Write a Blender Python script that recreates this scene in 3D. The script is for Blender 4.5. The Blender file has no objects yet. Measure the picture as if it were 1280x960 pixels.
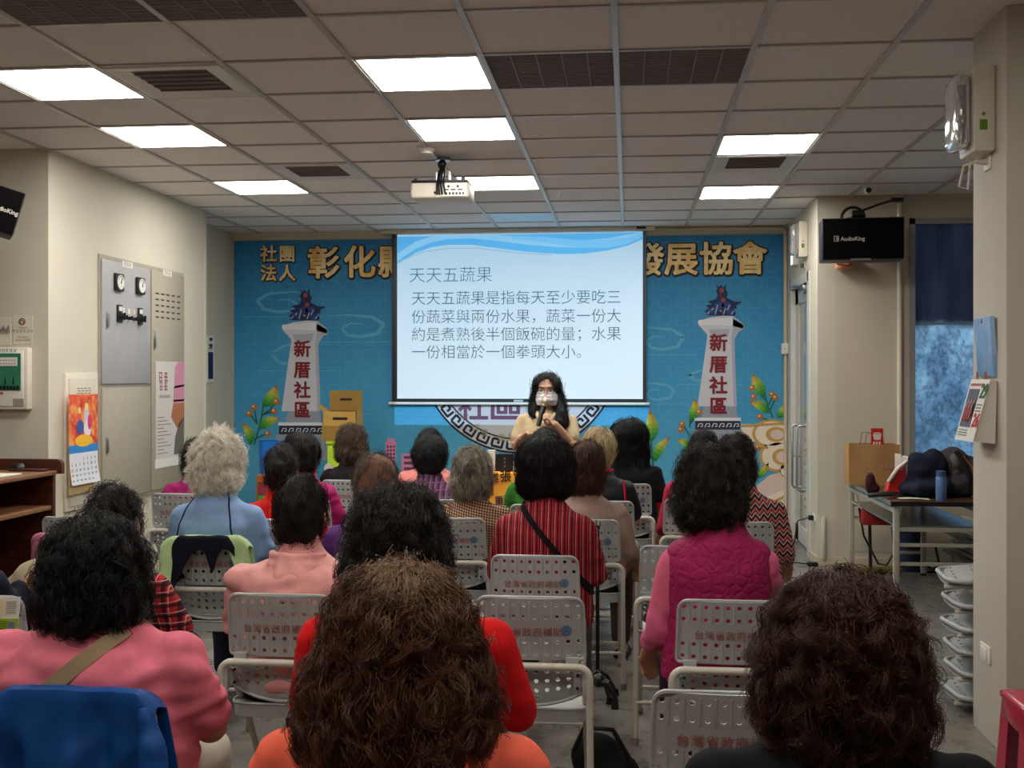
import bpy, bmesh, math, random
import numpy as np
from mathutils import Vector, Matrix, noise
from mathutils.bvhtree import BVHTree

SC = bpy.context.scene
COL = SC.collection
random.seed(7)
R = math.radians
PI = math.pi

# ------------------------------------------------------------------ camera
F, YAW, HOR, CAMZ = 1409.0, 0.1031, 473.7, 1.475      # focal (px of a 1280 frame), heading, horizon row, height
CEIL = CAMZ + 1.455
cam = bpy.data.cameras.new('camera')
cam.sensor_fit = 'HORIZONTAL'; cam.sensor_width = 36.0
cam.lens = 36.0 * F / 1280.0
cam.shift_y = -(480.0 - HOR) / 1280.0
cam.clip_start = 0.05
camo = bpy.data.objects.new('camera', cam); COL.objects.link(camo)
camo.location = (0, 0, CAMZ); camo.rotation_euler = (PI / 2, 0, YAW)
SC.camera = camo

# ------------------------------------------------------------------ light and exposure
SC.view_settings.view_transform = 'Standard'
SC.view_settings.look = 'None'
SC.view_settings.gamma = 1.0
SC.view_settings.use_curve_mapping = False
SC.view_settings.exposure = 0.75
SC.cycles.use_denoising = True
SC.cycles.max_bounces = 8
SC.cycles.diffuse_bounces = 6
SC.cycles.sample_clamp_indirect = 6.0
SC.cycles.caustics_reflective = False
SC.cycles.caustics_refractive = False

PANEL_LIGHT = 15.0        # radiance of a lit ceiling panel
REAR_LIGHT = 9.5         # the panels behind the camera
PROJ_LIGHT = 165.0        # projector lamp
DAY = 3.8                 # dull daylight outside

w = bpy.data.worlds.new('world'); SC.world = w; w.use_nodes = True
bg = w.node_tree.nodes['Background']
bg.inputs[0].default_value = (0.84, 0.92, 1.0, 1); bg.inputs[1].default_value = DAY

# ------------------------------------------------------------------ pixel <-> place
CS, SN = math.cos(YAW), math.sin(YAW)
def A(px, py, vd):
    u = (px - 640.0) / F
    return Vector((vd * (-SN + u * CS), vd * (CS + u * SN), CAMZ + (HOR - py) * vd / F))
def onY(px, py, Y):
    u = (px - 640.0) / F
    return A(px, py, Y / (CS + u * SN))
def onX(px, py, X):
    u = (px - 640.0) / F
    return A(px, py, X / (-SN + u * CS))
def onZ(px, py, z):
    return A(px, py, (CAMZ - z) * F / (py - HOR))

# ------------------------------------------------------------------ materials
def lin(r, g, b):
    f = lambda c: (c / 255.0 / 12.92) if c <= 10 else ((c / 255.0 + 0.055) / 1.055) ** 2.4
    return (f(r), f(g), f(b))
class NT:
    """small helper round one material's node tree"""
    def __init__(s, name, rough=0.6, color=(0.5, 0.5, 0.5), metal=0.0, spec=0.5):
        s.m = bpy.data.materials.new(name); s.m.use_nodes = True
        s.t = s.m.node_tree; s.b = s.t.nodes['Principled BSDF']
        s.b.inputs['Base Color'].default_value = (*color, 1)
        s.b.inputs['Roughness'].default_value = rough
        s.b.inputs['Metallic'].default_value = metal
        s.b.inputs['Specular IOR Level'].default_value = spec
    def n(s, typ, **kw):
        x = s.t.nodes.new(typ)
        for k, v in kw.items():
            if k == 'ins':
                for a, b in v.items(): x.inputs[a].default_value = b
            else: setattr(x, k, v)
        return x
    def l(s, a, b): s.t.links.new(a, b)
    def obj(s):
        return s.n('ShaderNodeTexCoord').outputs['Object']
    def math(s, op, a, b=None, c=None):
        x = s.n('ShaderNodeMath', operation=op)
        for i, v in enumerate((a, b, c)):
            if v is None: continue
            if isinstance(v, (int, float)): x.inputs[i].default_value = v
            else: s.l(v, x.inputs[i])
        return x.outputs[0]
    def xyz(s, v=None):
        x = s.n('ShaderNodeSeparateXYZ'); s.l(v if v else s.obj(), x.inputs[0]); return x.outputs
    def noise(s, scale, detail=4.0, rough=0.6, vec=None, stretch=None):
        v = vec if vec else s.obj()
        if stretch:
            mp = s.n('ShaderNodeMapping'); mp.inputs['Scale'].default_value = stretch; s.l(v, mp.inputs[0]); v = mp.outputs[0]
        x = s.n('ShaderNodeTexNoise', ins={'Scale': scale, 'Detail': detail, 'Roughness': rough}); s.l(v, x.inputs['Vector'])
        return x.outputs['Fac']
    def ramp(s, fac, stops, interp='LINEAR'):
        x = s.n('ShaderNodeValToRGB'); x.color_ramp.interpolation = interp
        e = x.color_ramp.elements
        while len(e) < len(stops): e.new(0.5)
        for k, (p, c) in enumerate(stops): e[k].position = p; e[k].color = (*c, 1)
        s.l(fac, x.inputs[0]); return x.outputs[0]
    def mix(s, fac, a, b, blend='MIX'):
        x = s.n('ShaderNodeMix', data_type='RGBA', blend_type=blend)
        for i, v in ((0, fac), (6, a), (7, b)):
            if isinstance(v, (int, float)): x.inputs[i].default_value = v
            elif isinstance(v, tuple): x.inputs[i].default_value = (*v, 1)
            else: s.l(v, x.inputs[i])
        return x.outputs[2]
    def color(s, c): s.l(c, s.b.inputs['Base Color'])
    def bump(s, h, strength=0.3, dist=0.01):
        x = s.n('ShaderNodeBump', ins={'Strength': strength, 'Distance': dist}); s.l(h, x.inputs['Height']); s.l(x.outputs[0], s.b.inputs['Normal'])

def plain(name, rgb, rough=0.6, metal=0.0, var=0.06, scale=9.0, bump=0.0, spec=0.5):
    n = NT(name, rough, lin(*rgb), metal, spec)
    c = lin(*rgb)
    f = n.noise(scale)
    n.color(n.ramp(f, [(0.25, tuple(v * (1 - var) for v in c)), (0.75, tuple(min(1, v * (1 + var)) for v in c))]))
    if bump: n.bump(f, bump, 0.004)
    return n.m
def cloth(name, rgb, rough=0.9, var=0.12):
    n = NT(name, rough, lin(*rgb), 0, 0.2)
    c = lin(*rgb)
    f = n.noise(14, 5)
    n.color(n.ramp(f, [(0.3, tuple(v * (1 - var) for v in c)), (0.7, tuple(min(1, v * (1 + var)) for v in c))]))
    g = n.noise(220, 2)
    n.bump(g, 0.15, 0.002)
    return n.m
_flat = {}
def flat(rgb, rough=0.55):
    k = (tuple(rgb), rough)
    if k not in _flat: _flat[k] = NT('paint_%02x%02x%02x' % tuple(int(v) for v in rgb), rough, lin(*rgb), 0, 0.3).m
    return _flat[k]
def vcol(name='printed_colours', rough=0.6):
    n = NT(name, rough); a = n.n('ShaderNodeVertexColor', layer_name='Col'); n.color(a.outputs[0]); return n.m

def m_wall(name, rgb):
    n = NT(name, 0.75, lin(*rgb), 0, 0.25)
    f = n.noise(1.3, 5); c = lin(*rgb)
    n.color(n.ramp(f, [(0.3, tuple(v * .95 for v in c)), (0.7, tuple(v * 1.03 for v in c))]))
    n.bump(n.noise(60, 3), 0.08, 0.003)
    return n.m
def m_floor():
    n = NT('polished_concrete', 0.28, (0.3, 0.28, 0.25), 0, 0.5)
    f = n.noise(1.1, 8, 0.65); g = n.noise(7, 6, 0.7)
    a = n.ramp(f, [(0.3, lin(100, 96, 90)), (0.7, lin(136, 131, 122))])
    b = n.ramp(g, [(0.3, (0.90, 0.90, 0.90)), (0.75, (1.06, 1.05, 1.04))])
    n.color(n.mix(1.0, a, b, 'MULTIPLY'))
    r = n.n('ShaderNodeMapRange', ins={'From Min': 0.3, 'From Max': 0.7, 'To Min': 0.2, 'To Max': 0.42}); n.l(g, r.inputs[0]); n.l(r.outputs[0], n.b.inputs['Roughness'])
    n.bump(n.noise(30, 4), 0.05, 0.003)
    return n.m
def m_ceiling():
    n = NT('mineral_ceiling_tile', 0.9, lin(205, 194, 184), 0, 0.15)
    f = n.noise(90, 3, 0.7); g = n.noise(2.0, 3)
    a = n.ramp(f, [(0.35, lin(232, 227, 224)), (0.6, lin(245, 241, 238))])
    n.color(n.mix(0.12, a, n.ramp(g, [(0.3, lin(222, 216, 212)), (0.7, lin(245, 240, 236))])))
    n.bump(f, 0.1, 0.003)
    return n.m
def m_wood(name, c1, c2, axis=0, rough=0.4):
    n = NT(name, rough)
    st = [1.2, 1.2, 1.2]; st = [9.0, 9.0, 9.0]; st[axis] = 0.9
    f = n.noise(4, 6, 0.6, stretch=tuple(st))
    n.color(n.ramp(f, [(0.3, lin(*c1)), (0.7, lin(*c2))]))
    n.bump(f, 0.08, 0.002)
    return n.m
M = dict(
    wall=m_wall('cream_wall_paint', (203, 197, 180)),
    wall_beige=m_wall('beige_wall_paint', (200, 189, 170)),  # slightly darker and warmer than the cream
    column=m_wall('pale_column_paint', (202, 195, 183)),
    floor=m_floor(), ceiling=m_ceiling(),
    grid=plain('ceiling_runner_enamel', (190, 184, 176), 0.35),
    white=plain('white_enamel', (225, 222, 214), 0.4),
    offwhite=plain('ivory_plastic', (214, 206, 190), 0.45),
    black=plain('black_plastic', (16, 16, 18), 0.4),
    blackmatt=plain('black_matt_cloth', (15, 15, 18), 0.9),
    steel=plain('brushed_steel', (170, 170, 168), 0.3, 0.9),
    cabinet=plain('grey_enamelled_steel', (168, 166, 167), 0.4),
    cabinet2=plain('beige_enamelled_steel', (166, 158, 141), 0.4),
    chairplastic=plain('pale_grey_chair_plastic', (168, 170, 169), 0.42, bump=0.03),
    chairtube=plain('grey_white_tube_enamel', (196, 190, 178), 0.35),
    rubber=plain('grey_rubber', (130, 124, 112), 0.7),
    red=plain('red_lettering_paint', (158, 60, 52), 0.6),
    blueink=plain('blue_stamp_ink', (58, 110, 150), 0.6),
    skin=NT('skin', 0.5, lin(196, 146, 118), 0, 0.35).m,
    print=vcol(),
)
def lampmat(name, rgb, s):
    n = NT(name, 0.5, rgb); n.b.inputs['Emission Color'].default_value = (*rgb, 1); n.b.inputs['Emission Strength'].default_value = s
    return n.m
M['lamp'] = lampmat('lit_panel_diffuser', (1.0, 0.97, 0.90), PANEL_LIGHT)
M['lamp_dim'] = lampmat('dim_panel_diffuser', (1.0, 0.95, 0.86), REAR_LIGHT)

# ------------------------------------------------------------------ object helpers
def link(name, me, mat=None, parent=None, loc=None, rot=None):
    o = bpy.data.objects.new(name, me); COL.objects.link(o)
    if mat is not None and me is not None:
        for x in (mat if isinstance(mat, (list, tuple)) else [mat]): me.materials.append(x)
    if parent is not None: o.parent = parent
    if loc is not None: o.location = loc
    if rot is not None: o.rotation_euler = rot
    return o
def tag(o, label, cat, group=None, kind=None):
    o['label'] = label; o['category'] = cat
    if group: o['group'] = group
    if kind: o['kind'] = kind
    return o
def empty(name, loc=(0, 0, 0), rz=0.0, label=None, cat=None, group=None):
    o = bpy.data.objects.new(name, None); COL.objects.link(o); o.empty_display_size = 0.1
    o.location = loc; o.rotation_euler = (0, 0, rz)
    if label: tag(o, label, cat, group)
    return o
def kids(o): return [c for c in bpy.data.objects if c.parent == o]
def copy_tree(o, parent=None):
    c = o.copy(); COL.objects.link(c)
    if parent is not None: c.parent = parent; c.matrix_parent_inverse = o.matrix_parent_inverse
    for ch in list(o.children): copy_tree(ch, c)
    return c

class B:
    """collects shapes into one mesh"""
    def __init__(s): s.bm = bmesh.new(); s.mi = 0; s.lay = None
    def _mark(s, n0):
        s.bm.faces.ensure_lookup_table()
        for f in s.bm.faces[n0:]: f.material_index = s.mi
    def box(s, lo, hi, bevel=0.0, seg=2, mat=None):
        lo = Vector(lo); hi = Vector(hi); n0 = len(s.bm.faces)
        r = bmesh.ops.create_cube(s.bm, size=1.0)
        vs = r['verts']; d = hi - lo; c = (hi + lo) / 2
        for v in vs: v.co = Vector((v.co.x * d.x, v.co.y * d.y, v.co.z * d.z)) + c
        if bevel > 0:
            es = list({e for v in vs for e in v.link_edges})
            rr = bmesh.ops.bevel(s.bm, geom=es, offset=bevel, segments=seg, profile=0.5, affect='EDGES')
            vs = list({v for f in rr['faces'] for v in f.verts} | {v for v in vs if v.is_valid})
        if mat is not None:
            for v in vs: v.co = mat @ v.co
        s._mark(n0); return s
    def cyl(s, a, b, r1, r2=None, seg=16, caps=True):
        a = Vector(a); b = Vector(b); r2 = r1 if r2 is None else r2; n0 = len(s.bm.faces)
        d = b - a; L = d.length
        m = Matrix.Translation((a + b) / 2) @ d.to_track_quat('Z', 'Y').to_matrix().to_4x4()
        bmesh.ops.create_cone(s.bm, cap_ends=caps, segments=seg, radius1=r1, radius2=r2, depth=L, matrix=m)
        s._mark(n0); return s
    def sph(s, c, r, seg=16, rot=None):
        n0 = len(s.bm.faces)
        if isinstance(r, (int, float)): r = (r, r, r)
        m = Matrix.Translation(Vector(c))
        if rot is not None: m = m @ rot
        m = m @ Matrix.Diagonal((*r, 1))
        bmesh.ops.create_uvsphere(s.bm, u_segments=seg, v_segments=max(6, seg * 2 // 3), radius=1.0, matrix=m)
        s._mark(n0); return s
    def tube(s, pts, r, seg=10, caps=True):
        pts = [Vector(p) for p in pts]; n0 = len(s.bm.faces)
        rs = r if isinstance(r, (list, tuple)) else [r] * len(pts)
        rings = []; up = None
        for i, p in enumerate(pts):
            d = (pts[min(i + 1, len(pts) - 1)] - pts[max(i - 1, 0)]).normalized()
            if up is None:
                up = Vector((0, 0, 1)) if abs(d.z) < 0.9 else Vector((1, 0, 0))
            x = d.cross(up).normalized(); y = x.cross(d).normalized(); up = y
            rings.append([s.bm.verts.new(p + (x * math.cos(2 * PI * k / seg) + y * math.sin(2 * PI * k / seg)) * rs[i]) for k in range(seg)])
        for a, b in zip(rings, rings[1:]):
            for k in range(seg): s.bm.faces.new((a[k], a[(k + 1) % seg], b[(k + 1) % seg], b[k]))
        if caps:
            s.bm.faces.new(rings[0][::-1]); s.bm.faces.new(rings[-1])
        s._mark(n0); return s
    def loft(s, secs, seg=24):
        """closed stack of horizontal ellipses (x, y, z, rx, ry)"""
        n0 = len(s.bm.faces); rings = []
        for (x, y, z, rx, ry) in secs:
            rings.append([s.bm.verts.new((x + rx * math.cos(2 * PI * k / seg), y + ry * math.sin(2 * PI * k / seg), z)) for k in range(seg)])
        for a, b in zip(rings, rings[1:]):
            for k in range(seg): s.bm.faces.new((a[k], a[(k + 1) % seg], b[(k + 1) % seg], b[k]))
        s.bm.faces.new(rings[0][::-1]); s.bm.faces.new(rings[-1])
        s._mark(n0); return s
    def lathe(s, prof, c=(0, 0, 0), seg=24, axis='Z'):
        """profile of (radius, height) round Z"""
        n0 = len(s.bm.faces); rings = []; c = Vector(c)
        for r, h in prof:
            if r < 1e-6: rings.append([s.bm.verts.new(c + Vector((0, 0, h)))])
            else: rings.append([s.bm.verts.new(c + Vector((r * math.cos(2 * PI * k / seg), r * math.sin(2 * PI * k / seg), h))) for k in range(seg)])
        for a, b in zip(rings, rings[1:]):
            for k in range(seg):
                f = [a[k % len(a)], a[(k + 1) % len(a)], b[(k + 1) % len(b)], b[k % len(b)]]
                g = []
                for v in f:
                    if v not in g: g.append(v)
                if len(g) > 2:
                    try: s.bm.faces.new(g)
                    except ValueError: pass
        s._mark(n0); return s
    def prism(s, poly, fr, to):
        """polygon of 2-tuples; fr/to map (a, b) to a point on the near and the far face"""
        n0 = len(s.bm.faces)
        a = [s.bm.verts.new(fr(*p)) for p in poly]; b = [s.bm.verts.new(to(*p)) for p in poly]
        n = len(poly)
        fa = s.bm.faces.new(a); fb = s.bm.faces.new(b[::-1])
        for k in range(n): s.bm.faces.new((a[k], b[k], b[(k + 1) % n], a[(k + 1) % n]))
        s._mark(n0); return s
    def quad(s, pts):
        n0 = len(s.bm.faces); s.bm.faces.new([s.bm.verts.new(p) for p in pts]); s._mark(n0); return s
    def grid(s, fn, nu, nv, thick=0.0):
        """sheet fn(u, v), u and v in 0..1; thick gives it a second side"""
        n0 = len(s.bm.faces)
        g = [[s.bm.verts.new(fn(i / nu, j / nv)) for j in range(nv + 1)] for i in range(nu + 1)]
        fs = []
        for i in range(nu):
            for j in range(nv): fs.append(s.bm.faces.new((g[i][j], g[i + 1][j], g[i + 1][j + 1], g[i][j + 1])))
        if thick:
            s.bm.normal_update()
            nor = {v: v.normal.copy() for row in g for v in row}
            r = bmesh.ops.extrude_face_region(s.bm, geom=fs)
            new = [e for e in r['geom'] if isinstance(e, bmesh.types.BMVert)]
            bmesh.ops.translate(s.bm, verts=[], vec=(0, 0, 0))
            for v in new: v.co = v.co + v.normal * 0
            kd = {tuple(round(c, 6) for c in v.co): nor[v] for v in nor if v.is_valid}
            for v in new:
                nn = kd.get(tuple(round(c, 6) for c in v.co))
                if nn is not None: v.co = v.co + nn * thick
        s._mark(n0); return s
    def mesh(s, smooth=True, angle=40.0, fix=True):
        if fix: bmesh.ops.recalc_face_normals(s.bm, faces=s.bm.faces[:])
        me = bpy.data.meshes.new('m'); 
        if smooth:
            for f in s.bm.faces: f.smooth = True
            lim = R(angle)
            for e in s.bm.edges:
                if len(e.link_faces) == 2 and e.calc_face_angle(0) > lim: e.smooth = False
        s.bm.to_mesh(me); s.bm.free(); return me
    def build(s, name, mat, parent=None, loc=None, rot=None, smooth=True, angle=40.0):
        me = s.mesh(smooth, angle); me.name = name
        return link(name, me, mat, parent, loc, rot)

def structure(o): o['kind'] = 'structure'; return o
def arc(c, r, a0, a1, n, ax, ay):
    c = Vector(c); return [c + Vector(ax) * r * math.cos(a0 + (a1 - a0) * k / n) + Vector(ay) * r * math.sin(a0 + (a1 - a0) * k / n) for k in range(n + 1)]

# text: a mesh standing on a plane; O = lower left corner or centre, ax / ay = unit vectors along and up the line
def text(name, body, size, O, ax, ay, mat, parent=None, align='LEFT', bold=0.0, depth=0.001, sx=1.0, offset=0.0):
    c = bpy.data.curves.new('txt', 'FONT'); c.body = body; c.size = size; c.align_x = align; c.offset = offset
    c.extrude = depth; c.resolution_u = 2
    t = bpy.data.objects.new('txt', c); COL.objects.link(t)
    dg = bpy.context.evaluated_depsgraph_get()
    me = bpy.data.meshes.new_from_object(t.evaluated_get(dg)); bpy.data.objects.remove(t); bpy.data.curves.remove(c)
    if bold > 0:                       # a heavier stroke: the same glyph laid over itself, shifted round a small circle
        bm = bmesh.new(); n = 12
        for k in range(n + 1):
            v0 = len(bm.verts); bm.from_mesh(me); bm.verts.ensure_lookup_table()
            r = bold if k < n else 0
            for v in bm.verts[v0:]: v.co += Vector((r * math.cos(2 * PI * k / n), r * math.sin(2 * PI * k / n), depth * .04 * k))
        bm.to_mesh(me); bm.free()
    ax = Vector(ax).normalized(); ay = Vector(ay).normalized(); n = ax.cross(ay); O = Vector(O)
    for v in me.vertices: v.co = O + ax * v.co.x * sx + ay * v.co.y + n * (v.co.z + depth)
    me.name = name
    return link(name, me, mat, parent)

def remesh(b, voxel, smooth=6, fac=0.5):
    me = b.mesh(smooth=False)
    o = bpy.data.objects.new('tmp', me); COL.objects.link(o)
    m = o.modifiers.new('r', 'REMESH'); m.mode = 'VOXEL'; m.voxel_size = voxel; m.use_smooth_shade = True
    if smooth:
        q = o.modifiers.new('s', 'SMOOTH'); q.factor = fac; q.iterations = smooth
    dg = bpy.context.evaluated_depsgraph_get()
    out = bpy.data.meshes.new_from_object(o.evaluated_get(dg))
    bpy.data.objects.remove(o); bpy.data.meshes.remove(me)
    return out
def displace(me, fn):
    """move every vertex along its normal by fn(co)"""
    n = len(me.vertices); co = np.empty(n * 3, np.float32); no = np.empty(n * 3, np.float32)
    me.vertices.foreach_get('co', co); me.vertex_normals.foreach_get('vector', no)
    d = np.array([fn(Vector(co[3 * i:3 * i + 3])) for i in range(n)], np.float32)
    co = co.reshape(-1, 3) + no.reshape(-1, 3) * d[:, None]
    me.vertices.foreach_set('co', co.ravel()); me.update()
# an Empty at a thing's base whose parts are written in room coordinates
_winv = {}
def wempty(name, loc, label, cat, group=None):
    o = empty(name, loc, 0, label, cat, group); _winv[o.name] = Matrix.Translation(Vector(loc)).inverted(); return o
_link0 = link
def link(name, me, mat=None, parent=None, loc=None, rot=None):
    o = _link0(name, me, mat, parent, loc, rot)
    if parent is not None and parent.name in _winv: o.matrix_parent_inverse = _winv[parent.name]
    return o
X_, Y_, Z_ = Vector((1, 0, 0)), Vector((0, 1, 0)), Vector((0, 0, 1))

# ------------------------------------------------------------------ the room
YB = 10.88           # back wall
XL, XR = -3.64, 1.493
XM = XR              # door wall
YF = 9.16            # wall with the frosted window
def sbox(name, lo, hi, mat, bevel=0): return structure(B().box(lo, hi, bevel).build(name, mat))
sbox('floor', (-6.6, -2.8, -0.12), (4.9, 11.1, 0), M['floor'])
sbox('ceiling', (-6.6, -2.8, CEIL), (4.9, 11.1, CEIL + 0.12), M['ceiling'])
sbox('wall_back', (-4.1, YB, 0), (1.7, YB + 0.15, CEIL), M['wall_beige'])
fp = [(-6.6, 6.77), (XL, 6.77), (XL, 9.43), (-3.93, 9.43), (-3.93, YB + .15), (-6.6, YB + .15)]
structure(B().prism(fp, lambda x, y: (x, y, 0), lambda x, y: (x, y, CEIL)).build('wall_left', M['wall'], smooth=False))
sbox('wall_far_left', (-6.6, -2.8, 0), (-6.45, 6.77, CEIL), M['wall'])
sbox('wall_rear', (-6.6, -2.8, 0), (4.9, -2.65, CEIL), M['wall'])
sbox('wall_far_right', (4.75, -2.8, 0), (4.9, 9.4, CEIL), M['wall'])
# door wall with its opening
DY0, DY1, DZ = 9.56, 10.62, 2.31
b = B(); b.box((XM, YF, 0), (XM + .14, DY0, CEIL)).box((XM, DY1, 0), (XM + .14, YB + .15, CEIL)).box((XM, DY0, DZ), (XM + .14, DY1, CEIL))
structure(b.build('wall_door_side', M['wall'], smooth=False))
# wall with the frosted window
WX0, WX1, WZ0, WZ1 = 2.2, 4.3, 0.62, 2.74
b = B(); b.box((XM + .14, YF, 0), (WX0, YF + .16, CEIL)).box((WX1, YF, 0), (4.9, YF + .16, CEIL)).box((WX0, YF, 0), (WX1, YF + .16, WZ0)).box((WX0, YF, WZ1), (WX1, YF + .16, CEIL))
structure(b.build('wall_window_side', M['wall_beige'], smooth=False))
structure(B().box((1.46, 4.555, 0), (2.12, 4.98, CEIL), 0.004).build('column', M['column']))
# skirting
bw = plain('skirting_paint', (196, 184, 160), 0.5)
structure(B().box((XM, YF - .012, 0), (WX0 + 2, YF, 0.06)).build('baseboard_window_side', bw))
structure(B().box((XL, 6.77, 0), (XL + .012, 9.43, 0.06)).build('baseboard_left', bw))
structure(B().box((XM - .012, YF, 0), (XM, DY0 - .06, 0.06)).build('baseboard_door_side', bw))
structure(B().box((-3.93, YB - .01, CEIL - .075), (XR, YB, CEIL)).build('trim_1', M['wall']))
structure(B().box((XL - .005, 9.40, 0), (XL + .006, 9.435, CEIL)).build('trim_2', M['wall']))
structure(B().tube([(XM - .02, YB - .03, 0.02), (XM - .02, YB - .03, CEIL - .06), (XM - .05, YB - .03, CEIL - .03), (-0.1, YB - .03, CEIL - .03)], 0.016).build('trim_3', M['wall']))

# ------------------------------------------------------------------ ceiling grid, lamps, vents
GX = lambda i: -0.0564 + 0.6 * i
GY = lambda j: 4.398 + 0.6 * j
b = B()
for i in range(-10, 9): b.box((GX(i) - .013, -2.65, CEIL - .012), (GX(i) + .013, 11.0, CEIL + .01))
for j in range(-11, 11): b.box((-6.45, GY(j) - .009, CEIL - .009), (4.75, GY(j) + .009, CEIL + .01))
structure(b.build('ceiling_grid', M['grid'], smooth=False))
# where the ceiling grid would pass through walls it is simply inside them

def cell(i, j): return GX(i) + .014, GX(i + 1) - .014, GY(j) + .012, GY(j + 1) - .012
def panel(i, j, label, lit, group):
    x0, x1, y0, y1 = cell(i, j)
    t = wempty('ceiling_light', ((x0 + x1) / 2, (y0 + y1) / 2, CEIL), label, 'ceiling light', group)
    b = B(); e = .012; z0, z1 = CEIL - .008, CEIL + .006
    b.box((x0, y0, z0), (x1, y0 + e, z1)).box((x0, y1 - e, z0), (x1, y1, z1)).box((x0, y0, z0), (x0 + e, y1, z1)).box((x1 - e, y0, z0), (x1, y1, z1))
    link('frame', b.mesh(False), M['white'], t)
    link('diffuser', B().box((x0 + e, y0 + e, CEIL - .004), (x1 - e, y1 - e, CEIL - .001)).mesh(False), M['lamp'] if lit == 1 else M['lamp_dim'] if lit else M['unlit'], t)
M['unlit'] = plain('unlit_diffuser', (210, 210, 206), 0.25)
for i, j, l in ((-5, 1, 'lit square ceiling panel nearest the camera in the left row'), (-5, 3, 'second lit ceiling panel of the left row'),
                (-5, 6, 'farthest lit ceiling panel of the left row, above the grey steel cabinet side'),
                (-2, 1, 'lit square ceiling panel nearest the camera in the middle row'), (-2, 3, 'lit ceiling panel just in front of the projector'),
                (-2, 6, 'lit ceiling panel partly hidden behind the projector'),
                (1, 4, 'lit ceiling panel of the right row with a diffuser behind it'), (1, 7, 'smaller, farther lit ceiling panel of the right row')):
    panel(i, j, l, 1, 'lit ceiling panels')
panel(-2, 9, 'unlit ceiling panel close to the projection screen case', 0, 'unlit ceiling panels')
for i, j in ((-5, -3), (-2, -3), (1, -3), (-5, -6), (-2, -6), (1, -6), (1, 1)):
    if (i, j) != (1, 1): panel(i, j, 'dimmed ceiling panel above the back rows behind the camera', 2, 'dimmed ceiling panels')

def vent(i, j, label):
    x0, x1, y0, y1 = cell(i, j)
    t = wempty('ceiling_vent', ((x0 + x1) / 2, (y0 + y1) / 2, CEIL), label, 'ceiling vent', 'dark ceiling vents')
    link('grille', B().box((x0, y0, CEIL - .006), (x1, y1, CEIL - .001)).mesh(False), M['vent'], t)
    b = B()
    for k in range(1, 5): b.box((x0 + (x1 - x0) * k / 5 - .003, y0, CEIL - .010), (x0 + (x1 - x0) * k / 5 + .003, y1, CEIL - .004))
    for k in range(1, 16): b.box((x0, y0 + (y1 - y0) * k / 16 - .002, CEIL - .008), (x1, y0 + (y1 - y0) * k / 16 + .002, CEIL - .004))
    link('slat', b.mesh(False), M['ventbar'], t)['kind'] = 'stuff'
M['vent'] = plain('dark_vent_mesh', (112, 102, 98), 0.8)
M['ventbar'] = plain('vent_slat_paint', (140, 130, 124), 0.6)
vent(-4, -1, 'dark grille panel at the top left corner, left of a pair'); vent(-3, -1, 'dark grille panel at the top left, right of a pair')
vent(-1, 1, 'dark grille panel left of the pale ceiling runner'); vent(0, 1, 'dark grille panel right of the pale ceiling runner')
def diffuser(i, j, label):
    x0, x1, y0, y1 = cell(i, j); z = CEIL
    t = wempty('air_diffuser', ((x0 + x1) / 2, (y0 + y1) / 2, CEIL), label, 'air diffuser', 'square air diffusers')
    cx, cy = (x0 + x1) / 2, (y0 + y1) / 2
    def ring(b, r0, z0, r1, z1):
        h0x, h0y = (x1 - x0) / 2 * r0, (y1 - y0) / 2 * r0; h1x, h1y = (x1 - x0) / 2 * r1, (y1 - y0) / 2 * r1
        p = [(cx - h0x, cy - h0y), (cx + h0x, cy - h0y), (cx + h0x, cy + h0y), (cx - h0x, cy + h0y)]
        q = [(cx - h1x, cy - h1y), (cx + h1x, cy - h1y), (cx + h1x, cy + h1y), (cx - h1x, cy + h1y)]
        for k in range(4):
            a, c, d, e = p[k], p[(k + 1) % 4], q[(k + 1) % 4], q[k]
            b.quad([(*a, z0), (*c, z0), (*d, z1), (*e, z1)])
    b = B(); ring(b, 1, z - .002, .97, z - .014); ring(b, .97, z - .014, .90, z - .014); ring(b, .90, z - .014, .62, z - .002)
    link('frame', b.mesh(False), M['white'], t)
    link('duct_face', B().box((cx - .185, cy - .185, z - .004), (cx + .185, cy + .185, z - .001)).mesh(False), M['vent'], t)
    b = B()
    for k in range(5): b.box((cx - .18, cy - .15 + k * .075 - .003, z - .012), (cx + .18, cy - .15 + k * .075 + .003, z - .004))
    link('louvre', b.mesh(False), M['ventbar'], t)
diffuser(-4, 1, 'square air diffuser between the near left lit panel and plain tiles')
diffuser(-4, 5, 'square air diffuser beside the farthest left lit panel')
diffuser(1, 5, 'square air diffuser between the two lit panels of the right row')

# smoke detector, projector
p = onZ(533, 184, CEIL)
t = wempty('smoke_detector', p, 'small white round smoke detector on the ceiling before the projector', 'smoke detector')
link('base', B().lathe([(0, 0), (.058, 0), (.056, -.02), (.045, -.026)], p).mesh(), M['white'], t)
link('sensor_head', B().lathe([(.043, -.024), (.04, -.042), (.022, -.05), (0, -.05)], p).mesh(), M['offwhite'], t)
PX, PY, PZ = -1.216, 7.33, 2.70
t = wempty('projector', (PX, PY, CEIL), 'white projector hanging from the ceiling with black cables at its back', 'projector')
link('housing', B().box((PX - .19, PY - .13, PZ - .055), (PX + .19, PY + .15, PZ + .05), 0.018, 3).mesh(), M['offwhite'], t)
link('top_cover', B().box((PX - .185, PY - .135, PZ + .046), (PX + .185, PY + .10, PZ + .062), 0.005).box((PX - .17, PY - .12, PZ + .05), (PX - .145, PY - .09, PZ + .075), .003).box((PX + .14, PY - .12, PZ + .05), (PX + .165, PY - .09, PZ + .08), .003).mesh(), M['black'], t)
b = B(); b.box((PX + .02, PY - .1345, PZ - .045), (PX + .175, PY - .13, PZ + .035))
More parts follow.
